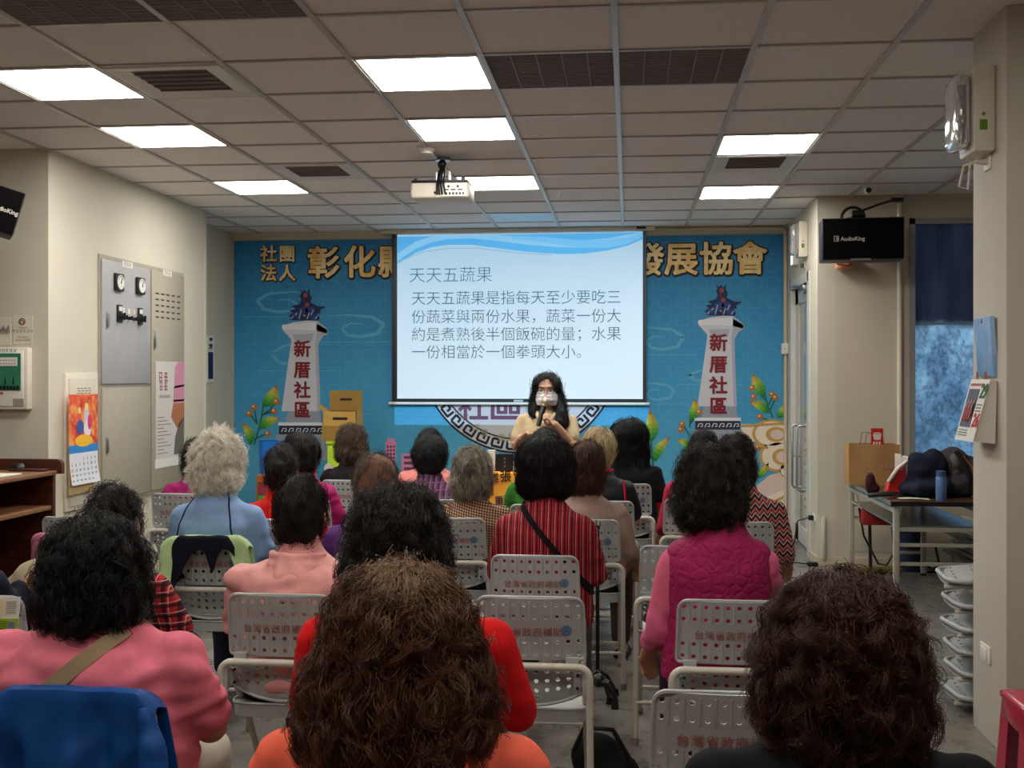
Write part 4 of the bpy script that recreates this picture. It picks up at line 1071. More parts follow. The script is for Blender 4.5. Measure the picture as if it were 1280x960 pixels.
t2 = wempty('computer_mouse', (v.x, v.y, zt), 'black computer mouse on the wooden desk at the left', 'mouse')
link('shell', B().sph((v.x, v.y, zt + .014), (.05, .035, .03)).mesh(), M['black'], t2)
link('wheel', B().cyl((v.x + .03, v.y - .02, zt + .036), (v.x + .03, v.y, zt + .036), .007).mesh(), M['steel'], t2)
v = onZ(37, 587, zt + .01); tag(B().box((v.x - .12, DYE - .1, zt + .001), (v.x + .1, DYE - .03, zt + .014), .005).build('flat_case', plain('dark_maroon_plastic', (70, 34, 34), .4)), 'dark flat case lying by the mouse on the wooden desk', 'case')
tag(B().box((XF - .42, DYN + .3, zt + .001), (XF - .06, DYE - .28, zt + .006)).build('paper_sheet', plain('pale_green_paper', (206, 212, 196), .8)), 'pale paper sheet lying on the wooden desk top', 'paper')
yy = onX(43, 620, XF - .2).y
tag(B().tube([(XF - .2, yy + .075 * math.cos(a * PI / 14), zs + .03 + .085 * math.sin(a * PI / 14)) for a in range(15)], .010).sph((XF - .2, yy - .075, zs + .035), (.035, .02, .034)).sph((XF - .2, yy + .075, zs + .035), (.035, .02, .034)).build('headphones', M['black']), 'black headset on the shelf of the wooden desk', 'headphones')
yy = onX(61, 618, XF - .14).y; xx = XF - .14; t2 = wempty('water_bottle', (xx, yy, zs), 'small dark bottle with a pale cap on the desk shelf', 'bottle')
link('body', B().lathe([(0, 0.001), (.03, 0.001), (.03, .085), (.018, .105)], (xx, yy, zs)).mesh(), M['black'], t2)
link('cap', B().lathe([(.018, .105), (.018, .125), (0, .125)], (xx, yy, zs)).mesh(), flat((110, 124, 136)), t2)

# ------------------------------------------------------------------ long table on the right with bags
TX0, TX1, TY0, TY1, TZ = 1.66, 2.22, 7.30, 8.76, .705
TM = plain('table_frame_enamel', (176, 172, 158), .4)
t = wempty('folding_table', ((TX0 + TX1) / 2, (TY0 + TY1) / 2, 0), 'long folding table with a dark brown top and grey legs, heaped with bags', 'table')
link('tabletop', B().box((TX0 - .02, TY0 - .02, TZ - .022), (TX1 + .02, TY1 + .06, TZ), .003).mesh(), m_wood('dark_brown_laminate', (62, 40, 30), (86, 58, 44), 1, .28), t)
link('edge_band', B().box((TX0 - .023, TY0 - .024, TZ - .027), (TX1 + .023, TY0 - .019, TZ + .001)).mesh(False), M['black'], t)
link('edge_band', B().box((TX0 - .026, TY0 - .024, TZ - .025), (TX0 - .02, TY1 + .06, TZ + .001)).mesh(False), plain('steel_edge', (150, 148, 140), .35, .6), t)
for x in (TX0, TX1 - .035):
    for y in (TY0, TY1 - .035):
        l = link('leg', B().box((x, y, .015), (x + .035, y + .035, TZ - .022), .003).mesh(), TM, t)
        link('foot', B().box((x - .002, y - .002, 0), (x + .037, y + .037, .016)).mesh(False), M['black'], l)
b = B()
for y in (TY0 + .008, TY1 - .027): b.box((TX0, y, .30 if y < 8 else .16), (TX1, y + .02, .32 if y < 8 else .18)).box((TX0, y, .42), (TX1, y + .02, .44))
for x in (TX0 + .005, TX1 - .03): b.box((x, TY0, TZ - .075), (x + .025, TY1, TZ - .045))
for y in (TY0 + .008, TY1 - .027): b.box((TX0, y, TZ - .19), (TX1, y + .02, TZ - .165))
link('brace', b.mesh(False), TM, t)
link('under_shelf', B().box((TX0 + .02, TY0 + .02, TZ - .165), (TX1 - .02, TY1 - .02, TZ - .155)).mesh(False), plain('grey_steel_shelf', (130, 130, 130), .25, .5), t)
b = B()
b.tube([(TX0 + .02, TY1 - .1, TZ - .03), (TX0 + .02, TY1 - .3, TZ - .16), (TX0 + .02, TY1 - .02, TZ - .16)], .007)
link('folding_strut', b.mesh(), TM, t)
tag(B().box((TX0 + .02, TY1 + .0, TZ + .001), (TX0 - .13 + .1, TY1 + .2, TZ + .02)).build('tray', TM), 'grey flat tray jutting out behind the paper bag', 'tray') if False else None
# kraft bag
def onT(px, py, z=TZ): return onZ(px, py, z)
kx0 = TX0 - .04; ky = 8.3
bx0, bx1 = A(1062, 580, 8.15).x, A(1125, 580, 8.15).x; bz1 = A(1090, 556, 8.15).z
t = wempty('paper_bag', ((bx0 + bx1) / 2, 8.47, TZ), 'brown kraft paper bag standing at the far end of the table', 'paper bag')
KR = plain('kraft_paper', (170, 128, 80), .8, var=.1)
b = B()
pts = [(bx0, 8.38), (bx1, 8.38), (bx1, 8.56), (bx0, 8.56)]
b.grid(lambda u, v_: ((bx0 + (bx1 - bx0) * u), 8.38 + .008 * math.sin(u * 9) * v_, TZ + .002 + (bz1 - TZ) * v_), 10, 6)
b.grid(lambda u, v_: ((bx0 + (bx1 - bx0) * u), 8.56, TZ + .002 + (bz1 - TZ) * v_), 10, 6)
for x in (bx0, bx1): b.grid(lambda u, v_: (x + .02 * math.sin(u * PI) * (-1 if x > bx0 else 1) * v_, 8.38 + .18 * u, TZ + .002 + (bz1 - TZ) * v_), 6, 6)
b.box((bx0, 8.38, TZ), (bx1, 8.56, TZ + .004))
me = b.mesh(); link('bag_body', me, KR, t)
b = B()
for y in (8.385, 8.555): b.tube([((bx0 + bx1) / 2 - .07, y, bz1 - .02), ((bx0 + bx1) / 2 - .055, y, bz1 + .08), ((bx0 + bx1) / 2 + .055, y, bz1 + .08), ((bx0 + bx1) / 2 + .07, y, bz1 - .02)], .003, 6)
link('handle', b.mesh(), flat((120, 84, 50)), t)
marks(3, .035, ((bx0 + bx1) / 2 + .03, 8.372, TZ + .12), X_, Z_, flat((196, 156, 150)), t)
v = A(1090, 545, 8.0); bw_ = .043
v = A(1090, 545, 8.4); t = wempty('red_card', (v.x, 8.46, bz1), 'small red and white card sticking up out of the kraft bag', 'card')
link('card', B().box((v.x - bw_, 8.455, bz1 - .12), (v.x + bw_, 8.461, v.z + .065)).mesh(False), flat((190, 34, 30)), t)
b = B()
b.prism([(v.x - .03, v.z + .02), (v.x - .022, v.z + .035), (v.x + .022, v.z + .035), (v.x + .03, v.z + .02), (v.x + .022, v.z - .02), (v.x - .022, v.z - .02)], lambda a, c: (a, 8.453, c), lambda a, c: (a, 8.4555, c))
for k in range(3): b.prism([(v.x - .03 + k * .02, v.z - .06), (v.x - .02 + k * .02, v.z - .06), (v.x - .016 + k * .02, v.z - .03), (v.x - .03 + k * .02, v.z - .035)], lambda a, c: (a, 8.453, c), lambda a, c: (a, 8.4555, c))
link('white_print', b.mesh(False), flat((226, 210, 200)), t)
# heap of clothes and bags
def lump(name, blobs, mat, label, cat, vox=.012, fold=.012, fs=9.0, parent=None, group=None, smooth=4):
    b = B()
    for bl in blobs:
        b.sph(bl[0], bl[1], 16, bl[2] if len(bl) > 2 else None)
    me = remesh(b, vox, smooth); off = Vector((random.random() * 50, 0, 0))
    displace(me, lambda c: fold * (noise.noise(c * fs + off) + .5 * noise.noise(c * fs * 2.3 + off)))
    o = link(name, me, mat, parent)
    if label: tag(o, label, cat, group)
    return o
def tp(px, py, Y): return onY(px, py, Y)
Yb = 7.62
navy = cloth('navy_jacket_cloth', (26, 30, 46)); dgrey = cloth('dark_grey_pack_cloth', (60, 56, 58)); 
j = lump('jacket', [((tp(1157, 592, Yb).x, Yb + .05, TZ + .15), (.11, .12, .14)), ((tp(1149, 582, Yb).x, Yb + .04, TZ + .2), (.065, .08, .08)), ((tp(1168, 586, Yb).x, Yb + .05, TZ + .17), (.10, .11, .14)), ((tp(1156, 618, Yb).x, Yb, TZ + .05), (.15, .14, .06)), ((tp(1140, 616, Yb).x, Yb - .06, TZ + .045), (.08, .08, .045)), ((tp(1172, 612, Yb).x, Yb - .02, TZ + .07), (.10, .12, .08))], navy, 'navy jacket heaped on the table between the pink bag and the grey backpack', 'jacket', fold=.03, fs=7)
kb = lump('backpack', [((tp(1190, 598, 7.75).x, 7.75, TZ + .15), (.13, .13, .17)), ((tp(1210, 606, 7.75).x, 7.75, TZ + .13), (.13, .13, .14)), ((tp(1192, 618, 7.7).x, 7.7, TZ + .07), (.16, .13, .09))], dgrey, 'grey and black backpack on the table next to the column', 'backpack', fold=.016)
xb = tp(1207, 590, 7.6).x
link('strap', B().tube([(xb - .06, 7.60, TZ + .30), (xb - .01, 7.58, TZ + .22), (xb + .02, 7.57, TZ + .12), (xb + .0, 7.58, TZ + .03)], .016).mesh(), M['blackmatt'], kb)
link('orange_piping', B().tube([(xb - .02, 7.598, TZ + .27), (xb + .035, 7.58, TZ + .2), (xb + .05, 7.575, TZ + .12)], .006).mesh(), flat((160, 90, 40)), kb)
link('side_panel', B().sph((tp(1193, 585, 7.66).x, 7.665, TZ + .16), (.05, .05, .12)).mesh(), cloth('grey_pack_panel', (96, 90, 86)), kb)
t = wempty('shopping_bag', (tp(1115, 590, 7.9).x, 7.9, TZ), 'pink and white bag with a red front leaning on the navy jacket', 'bag')
x0 = tp(1106, 590, 7.8).x; x1 = tp(1131, 590, 7.8).x; xm = tp(1117, 590, 7.8).x; zt2 = tp(1120, 566, 7.8).z
link('white_part', B().grid(lambda u, v_: (xm - .01 + .13 * u, 7.72 + .02 * math.sin(u * 6) + .12 * (1 - v_) * .2, TZ + .002 + (zt2 - TZ) * v_ * (1 - .12 * u)), 8, 8, .05).mesh(), cloth('white_bag_cloth', (206, 200, 192)), t)
link('pink_panel', B().box((xm, 7.672, TZ + .10), (xm + .085, 7.69, TZ + .2), .004).mesh(), cloth('pink_bag_cloth', (206, 90, 120)), t)
link('red_part', B().prism([(x0 - .02, TZ + .002), (x0 + .09, TZ + .002), (x0 + .09, TZ + .17), (x0 + .055, TZ + .165), (x0 + .0, TZ + .08)], lambda a, c: (a, 7.66, c), lambda a, c: (a, 7.76, c)).mesh(), plain('red_bag_vinyl', (206, 40, 30), .35), t)
link('white_strap', B().tube([(x0 - .01, 7.655, TZ + .09), (x0 + .05, 7.65, TZ + .18), (x0 + .12, 7.66, TZ + .235), (x0 + .2, 7.7, TZ + .25)], .013).mesh(), cloth('white_strap_cloth', (210, 204, 190)), t)
lump('small_bag', [((tp(1088, 592, 7.75).x, 7.75, TZ + .07), (.035, .05, .075)), ((tp(1091, 600, 7.75).x, 7.75, TZ + .04), (.045, .05, .04))], cloth('dark_maroon_cloth', (50, 20, 28)), 'small dark maroon pouch beside the kraft bag', 'pouch', .008, .005)
b = B(); xx = tp(1103, 607, 7.55).x
for k in range(3): b.tube([(xx - .1 + .03 * k, 7.5 + .05 * k, TZ + .016), (xx + .03, 7.46 + .05 * k, TZ + .03), (xx + .16, 7.55 + .02 * k, TZ + .02)], .015 - .003 * k)
tag(b.build('folded_umbrella', M['black']), 'black folded umbrella lying at the table edge before the navy jacket', 'umbrella')
v = onZ(1141, 624, TZ); tag(B().grid(lambda u, v_: (v.x - .09 + .19 * u, v.y - .04 + .09 * v_, TZ + .003 + .003 * math.sin(u * 4)), 6, 4, .002).build('paper_sheet', flat((206, 200, 180))), 'pale folded paper near the front edge of the table', 'paper')
v = onZ(1179, 627, TZ); bt_ = wempty('drink_bottle', (v.x, v.y + .05, TZ), 'slim blue drink bottle standing in front of the backpack', 'bottle')
h = tp(1179, 588, v.y + .05).z - TZ
link('body', B().lathe([(0, 0.001), (.03, 0.001), (.032, .01), (.032, h * .76), (.028, h * .8)], (v.x, v.y + .05, TZ), 20).mesh(), plain('blue_bottle_enamel', (84, 114, 164), .35), bt_)
link('cap', B().lathe([(.028, h * .8), (.03, h * .81), (.03, h * .98), (.0, h)], (v.x, v.y + .05, TZ), 20).mesh(), plain('blue_bottle_cap', (60, 84, 124), .4), bt_)
# red bucket under the table top, cables, bin and oddments on the floor
v = onY(1093, 640, 8.5); t = wempty('red_bag', (v.x + .02, 8.4, .5), 'red bag hanging under the far end of the table with a loop of black cable', 'bag')
link('bag_body', B().box((v.x - .12, 8.34, .42), (v.x + .1, 8.46, .53), .02).mesh(), plain('red_cloth', (150, 34, 28), .8), t)
link('cable', B().tube([(v.x - .13, 8.4, .54), (v.x - .1, 8.38, .34), (v.x + .0, 8.37, .14), (v.x + .06, 8.38, .13), (v.x + .13, 8.4, .24), (v.x + .13, 8.42, .40), (v.x + .05, 8.42, .5)], .008).tube([(v.x - .05, 8.43, .5), (v.x - .04, 8.43, .015)], .012).mesh(), M['black'], t)
v = onY(1137, 690, 8.9); t = wempty('waste_bin', (v.x, 8.95, 0), 'dark blue bin on the floor behind the table leg', 'bin')
link('body', B().lathe([(0, .0), (.10, .0), (.125, .32), (.118, .32), (.09, .02)], (v.x, 8.95, 0)).mesh(), plain('navy_plastic', (36, 50, 86), .4), t)
link('rim', B().tube([(v.x + .125 * math.cos(a * PI / 12), 8.95 + .125 * math.sin(a * PI / 12), .32) for a in range(25)], .008).mesh(), plain('blue_plastic_rim', (60, 90, 140), .4), t)
v = onZ(1088, 708, .03); 
ob = [lump('tool_bundle', [((v.x - .05, 8.75, .035), (.10, .05, .035)), ((v.x + .1, 8.78, .03), (.12, .04, .03))], plain('olive_cloth', (120, 108, 60), .8), 'small olive bundle lying on the floor under the table', 'bundle', .008, .008)]
tag(B().tube([(v.x + .3, 8.9, .02), (v.x + .36, 8.86, .09), (v.x + .44, 8.9, .03), (v.x + .5, 8.84, .015), (v.x + .4, 8.8, .012), (v.x + .52, 8.95, .05), (v.x + .5, 9.0, .2)], .009).build('cable', M['black']), 'coil of black cable on the floor behind the table', 'cable')
# folded tables stacked beyond, below the window
def folded_table(x, y0, y1, z, tiltz, label):
    t = empty('folded_table', (x, (y0 + y1) / 2, z), tiltz, label, 'table', 'folded tables stacked below the window')
    L = (y1 - y0) / 2
    link('tabletop', B().box((-.25, -L, .0), (.25, L, .022), .003).mesh(), m_wood('folded_table_laminate', (70, 66, 62), (96, 90, 84), 1, .18), t)
    b = B(); b.box((-.255, -L, -.002), (-.25, L, .026)).box((.25, -L, -.002), (.255, L, .026)).box((-.25, -L - .004, -.002), (.25, -L, .026)); link('edge_band', b.mesh(False), plain('steel_edge_bright', (190, 192, 196), .25, .8), t)
    b = B(); b.box((-.22, -L + .05, .03), (-.19, L - .05, .055)).box((.19, -L + .05, .03), (.22, L - .05, .055)).box((-.22, -L + .3, .03), (.22, -L + .33, .055)).box((-.22, L - .33, .03), (.22, L - .3, .055)); link('folded_leg', b.mesh(False), TM, t)
for k, (dx, z, rz, l) in enumerate(((0, .16, .02, 'lowest'), (.02, .235, -.03, 'second'), (-.02, .31, .01, 'third'), (.05, .385, -.02, 'topmost'))):
    folded_table(2.66 + dx, 7.2, 8.9, z, rz, l + ' folded table of the stack beyond the bag table')
tag(B().box((2.42, 7.3, 0), (2.90, 8.8, .155), .004).build('storage_box', plain('pale_board', (150, 142, 124), .7)), 'low pale board chest under the folded tables', 'box')

# ------------------------------------------------------------------ the presenter's table with the yellow banner
BY = 8.72
x0 = A(596, 600, 8.7).x; x1 = A(725, 600, 8.7).x; bz = A(630, 592, 8.7).z
t = wempty('front_table', ((x0 + x1) / 2, BY + .25, 0), 'small front table hung with the yellow banner behind the presenter', 'table')
link('tabletop', B().box((x0, BY, bz - .025), (x1, BY + .5, bz - .004), .003).mesh(), WOODL, t)
for x in (x0 + .03, x1 - .06):
    for y in (BY + .03, BY + .44): link('leg', B().box((x, y, 0), (x + .03, y + .03, bz - .025)).mesh(False), TM, t)
def bannerm():
    n = NT('yellow_orange_banner_cloth', .8)
    o = n.xyz(); f = n.noise(2.5, 3)
    g = n.n('ShaderNodeMapRange', ins={'From Min': .1, 'From Max': .75}); n.l(o[2], g.inputs[0])
    a = n.ramp(g.outputs[0], [(0, lin(240, 190, 30)), (.6, lin(242, 186, 40)), (.85, lin(240, 150, 50)), (1, lin(236, 122, 50))])
    n.color(n.mix(n.ramp(f, [(.45, (0, 0, 0)), (.6, (.5, .5, .5))]), a, lin(250, 204, 60))); return n.m
ban = wempty('banner', ((x0 + x1) / 2, BY - .02, 0), 'yellow and orange cloth banner with black characters hung over the front table', 'banner')
def bf(u, v_):
    x = x0 - .02 + (x1 - x0 + .04) * u
    if v_ > .8: return (x, BY - .012 + (v_ - .8) * 1.2, bz + .001)
    z = .08 + (bz - .08) * v_ / .8
    return (x, BY - .014 - .014 * math.sin(u * 19 + v_ * 2) * (1 - v_), z)
link('cloth', B().grid(bf, 40, 24, .002).mesh(), bannerm(), ban)
for ch, px, py, s_, c in (('業', 617, 597, .085, (40, 24, 20)), ('張', 632, 595.5, .09, (40, 24, 20)), ('招', 611.5, 614, .075, (150, 50, 30)), ('重', 624, 625.5, .075, (60, 30, 60)), ('要', 635, 624.5, .075, (60, 30, 60))):
    v = onY(px, py, BY - .03); text('lettering', ch, s_, (v.x, BY - .032, v.z - s_ * .37), X_, Z_, flat(c), ban, 'CENTER', .0015)
def bx_(name, label, px0, px1, pyt, dy, mat, cat='box'):
    v0 = onY(px0, pyt, BY + .1); v1 = onY(px1, pyt, BY + .1)
    t = wempty(name, ((v0.x + v1.x) / 2, BY + .1 + dy / 2, bz), label, cat)
    link('body', B().prism([(v0.x - .012, bz + .002), (v1.x + .005, bz + .002), (v1.x, v1.z), (v0.x, v1.z)], lambda a, c: (a, BY + .1, c), lambda a, c: (a, BY + .1 + dy, c)).mesh(), mat, t)
    return t, v0, v1
t, v0, v1 = bx_('black_gift_box', 'black box with a pale vertical mark standing on the front table', 620, 641, 567.5, .10, M['black'])
marks(1, .022, ((v0.x + v1.x) / 2 - .008, BY + .0985, bz + .095), X_, Z_, flat((150, 150, 150)), t); marks(1, .022, ((v0.x + v1.x) / 2 - .008, BY + .0985, bz + .065), X_, Z_, flat((150, 150, 150)), t); marks(1, .022, ((v0.x + v1.x) / 2 - .008, BY + .0985, bz + .035), X_, Z_, flat((150, 150, 150)), t)
t, v0, v1 = bx_('carton', 'white patterned carton left of the black box', 609, 618.5, 563, .08, flat((214, 214, 200)))
link('pattern', B().box((v0.x + .012, BY + .098, bz + .05), (v0.x + .03, BY + .1, bz + .07)).box((v0.x + .012, BY + .098, bz + .10), (v0.x + .03, BY + .1, bz + .12)).mesh(False), flat((100, 110, 110)), t)
t, v0, v1 = bx_('tissue_box', 'pale blue and white box right of the black box', 642, 652, 571, .08, flat((200, 214, 216)))
link('blue_panel', B().box((v0.x + .003, BY + .098, bz + .05), (v1.x - .003, BY + .1, v1.z - .005)).mesh(False), flat((70, 120, 160)), t)

# ------------------------------------------------------------------ stools, boxes by the mural
def stool(c, r, h, mat, t=None):
    b = B(); b.lathe([(0, h), (r * .78, h), (r * .84, h - .012), (r, 0.0), (r * .97, 0.0), (r * .80, h - .03), (0, h - .03)], c, 28); return b
SY2 = 9.75
sx = A(335, 600, 9.75).x
prev = onY(330, 624, SY2).z
cols = [((120, 168, 70), 'green', 616, 626), ((166, 44, 70), 'maroon', 601, 616), ((224, 110, 36), 'orange', 592.5, 601)]
base = onY(330, 626, SY2).z
zz = 0
def plastic(name, c): return plain(name, c, .35)
def stackstool(label, zlo, zhi, col, r0, r1, x, grp=None, name='plastic_stool', cat='stool'):
    t = wempty(name, (x, SY2, zlo), label, cat, grp)
    n_ = 4
    link('seat', B().lathe([(0, zhi - zlo), (r1 * .94, zhi - zlo), (r1, zhi - zlo - .012), (r1, zhi - zlo - .03), (0, zhi - zlo - .03)], (x, SY2, zlo), 32).mesh(), col, t)
    link('skirt', B().lathe([(r1, zhi - zlo - .025), (r0, 0), (r0 * .97, 0), (r1 * .96, zhi - zlo - .03)], (x, SY2, zlo), 32).mesh(), col, t)
    return t
rr0 = 30 * 9.75 / F / 1.4
r = .175
stackstool('lowest, green plastic stool of the stack by the mural', 0, onY(330, 616.5, SY2).z, plastic('green_plastic', (120, 170, 74)), r + .01, r, sx, 'stacked plastic stools')
za = onY(330, 616, SY2).z; zb = onY(330, 601, SY2).z; zc = onY(330, 592, SY2).z; zd = onY(330, 551, SY2).z
stackstool('maroon plastic stool stacked between the green and the orange', za, zb, plastic('maroon_plastic', (176, 50, 76)), r, r - .002, sx, 'stacked plastic stools')
stackstool('orange plastic stool under the blue tub', zb, zc, plastic('orange_plastic', (226, 112, 40)), r, r - .002, sx, 'stacked plastic stools')
BL = plastic('glossy_blue_plastic', (22, 112, 206))
for dx, lab in ((-.075, 'left glossy blue plastic tub on top of the stool stack'), (.125, 'right glossy blue plastic tub behind a dark head, on the stool stack')):
    t = wempty('plastic_tub', (sx + dx, SY2, zc), lab, 'tub', 'blue plastic tubs')
    rr = .095
    link('body', B().lathe([(0, 0.001), (rr * .9, 0.001), (rr, zd - zc - .02), (rr * .92, zd - zc - .02), (rr * .84, .02)], (sx + dx, SY2, zc), 32).mesh(), BL, t)
    link('rim', B().lathe([(rr * .95, zd - zc - .02), (rr * 1.04, zd - zc - .02), (rr * 1.04, zd - zc), (rr * .95, zd - zc)], (sx + dx, SY2, zc), 32).mesh(), BL, t)
# lime box, open cardboard box on it
lx0 = A(402, 580, 9.9).x; lx1 = A(436, 580, 9.9).x; lz = A(415, 553, 9.9).z
t = wempty('storage_bin', ((lx0 + lx1) / 2, 9.96, 0), 'lime green plastic storage bin below the open cardboard box', 'bin')
LI = plastic('lime_plastic', (176, 212, 40))
link('body', B().box((lx0, 9.85, 0), (lx1, 10.2, lz - .03), .015).mesh(), LI, t)
link('lid', B().box((lx0 - .01, 9.84, lz - .03), (lx1 + .01, 10.21, lz), .01).mesh(), LI, t)
CB = plain('cardboard', (188, 150, 74), .8, var=.08); CBD = plain('cardboard_inside', (150, 116, 52), .85)
q = lambda px, py: A(px, py, 10.0)
cx0 = q(398, 500).x; cx1 = q(442, 500).x; cza = lz; czb = q(420, 515).z; czm_ = q(420, 533).z; czt = q(420, 488.5).z
t = wempty('cardboard_box', ((cx0 + cx1) / 2, 10.0, cza), 'open cardboard box with a handle slot standing before the mural', 'cardboard box')
yb0, yb1 = 9.9, 10.16
b = B(); th = .006
b.box((cx0, yb0, cza), (cx1, yb0 + th, czb)).box((cx0, yb1 - th, cza), (cx1, yb1, czb)).box((cx0, yb0, cza), (cx0 + th, yb1, czb)).box((cx1 - th, yb0, cza), (cx1, yb1, czb)).box((cx0, yb0, cza), (cx1, yb1, cza + th))
link('body', b.mesh(False), CB, t)
link('rear_flap', B().box((cx0 + .004, yb1 - .02, czb), (cx1 - .004, yb1 - .012, czt), .001).mesh(False), CBD, t)
link('side_flap', B().quad([(cx0, yb0 + .02, czb), (cx0, yb1 - .02, czb), (cx0 - .06, yb1 - .05, czb + .055), (cx0 - .06, yb0 + .05, czb + .055)]).mesh(False), CB, t)
link('side_flap', B().quad([(cx1, yb0 + .02, czb), (cx1, yb1 - .02, czb), (cx1 + .008, yb1 - .03, czb + .06), (cx1 + .008, yb0 + .05, czb + .06)]).mesh(False), CB, t)
xm = (cx0 + cx1) / 2
link('handle_slot', B().box((xm - .055, yb1 - .022, (czb + czt) / 2 + .0), (xm + .055, yb1 - .019, (czb + czt) / 2 + .022)).mesh(False), M['black'], t)
link('handle_slot', B().box((xm - .06, yb0 - .002, czb - .075), (xm + .075, yb0 + .001, czb - .05)).mesh(False), M['black'], t)
link('lower_panel', B().box((cx0 - .002, yb0 - .012, cza), (cx1 + .002, yb0 - .001, czm_)).mesh(False), CBD, t)
# leaning wooden boards at the recess
v = A(306, 630, 9.7); tag(B().box((v.x - .07, 9.9, 0), (v.x + .05, 9.93, onY(306, 596, 9.9).z), .003).build('wooden_board', m_wood('light_board', (150, 120, 80), (176, 148, 104), 2)), 'pale brown board standing beside the stool stack', 'board')

# red plastic stool at the lower right corner
v = onZ(1256, 868, .46)
cx, cy_ = v.x + .14, 3.72
t = wempty('red_plastic_stool', (cx, cy_, 0), 'crimson plastic stool cut by the lower right corner of the photo', 'stool')
RP = plain('crimson_plastic', (170, 26, 62), .25)
link('seat', B().box((cx - .135, cy_ - .135, .43), (cx + .135, cy_ + .135, .46), .022, 3).mesh(), RP, t)
for sx_ in (-1, 1):
    for sy_ in (-1, 1):
        pts = [(cx + sx_ * .125, cy_ + sy_ * .125), (cx + sx_ * .05, cy_ + sy_ * .125), (cx + sx_ * .125, cy_ + sy_ * .05)]
        def L_(x, y, k): return (cx + (x - cx) * k, cy_ + (y - cy_) * k)
        link('leg', B().prism(pts, lambda x, y: (*L_(x, y, 1.0), .44), lambda x, y: (*L_(x, y, 1.22), 0)).mesh(False), RP, t)
link('skirt', B().box((cx - .13, cy_ - .13, .36), (cx + .13, cy_ + .13, .44), .015).mesh(), RP, t)
# ------------------------------------------------------------------ perforated folding chairs
def plate(w_, h_, cols, rows, skip, hole, corner, fmap, thick=.006):
    """rounded plate w x h (x, z from 0) with round holes; rows in skip stay closed; fmap(x, z, d) places a point"""
    bm = bmesh.new()
    cw, ch = w_ / cols, h_ / rows
    cache = {}
    def V(x, z):
        k = (round(x, 5), round(z, 5))
        if k not in cache: cache[k] = bm.verts.new((x, 0, z))
        return cache[k]
    for i in range(cols):
        for j in range(rows):
            x0, z0 = -w_ / 2 + i * cw, j * ch; xm, zm = x0 + cw / 2, z0 + ch / 2
            ring = [V(x0, z0), V(xm, z0), V(x0 + cw, z0), V(x0 + cw, zm), V(x0 + cw, z0 + ch), V(xm, z0 + ch), V(x0, z0 + ch), V(x0, zm)]
            if j in skip: bm.faces.new(ring); continue
            inn = [bm.verts.new((xm + hole * math.cos(-3 * PI / 4 + k * PI / 4), 0, zm + hole * math.sin(-3 * PI / 4 + k * PI / 4))) for k in range(8)]
            for k in range(8): bm.faces.new((ring[k], ring[(k + 1) % 8], inn[(k + 1) % 8], inn[k]))
    r = bmesh.ops.extrude_face_region(bm, geom=bm.faces[:])
    new = [e for e in r['geom'] if isinstance(e, bmesh.types.BMVert)]
    for v in new: v.co.y = 1.0
    for v in bm.verts:
        x, d, z = v.co; c = corner
        for sz in (0, 1):
            if c and abs(x) > w_ / 2 - c and (z < c if sz == 0 else z > h_ - c):
                a = (abs(x) - (w_ / 2 - c)) / c; b_ = ((c - z) if sz == 0 else (z - (h_ - c))) / c
                a2, b2 = a * math.sqrt(max(0, 1 - b_ * b_ / 2)), b_ * math.sqrt(max(0, 1 - a * a / 2))
                x = math.copysign(w_ / 2 - c + a2 * c, x); z = (c - b2 * c) if sz == 0 else (h_ - c + b2 * c)
        v.co = Vector(fmap(x, z, d * thick))
    return bm
CW = .335
def fback(x, z, d):
    """z above the floor in chair space: reclining, slightly dished"""
    t_ = (z - .46) / .34
    return (x * (1.04 - .06 * t_), -.185 - .062 * t_ + .030 * (x / .17) ** 2 - d, z)
def into(b, bm2):
    me = bpy.data.meshes.new('x'); bm2.to_mesh(me); bm2.free(); b.bm.from_mesh(me); bpy.data.meshes.remove(me); return b
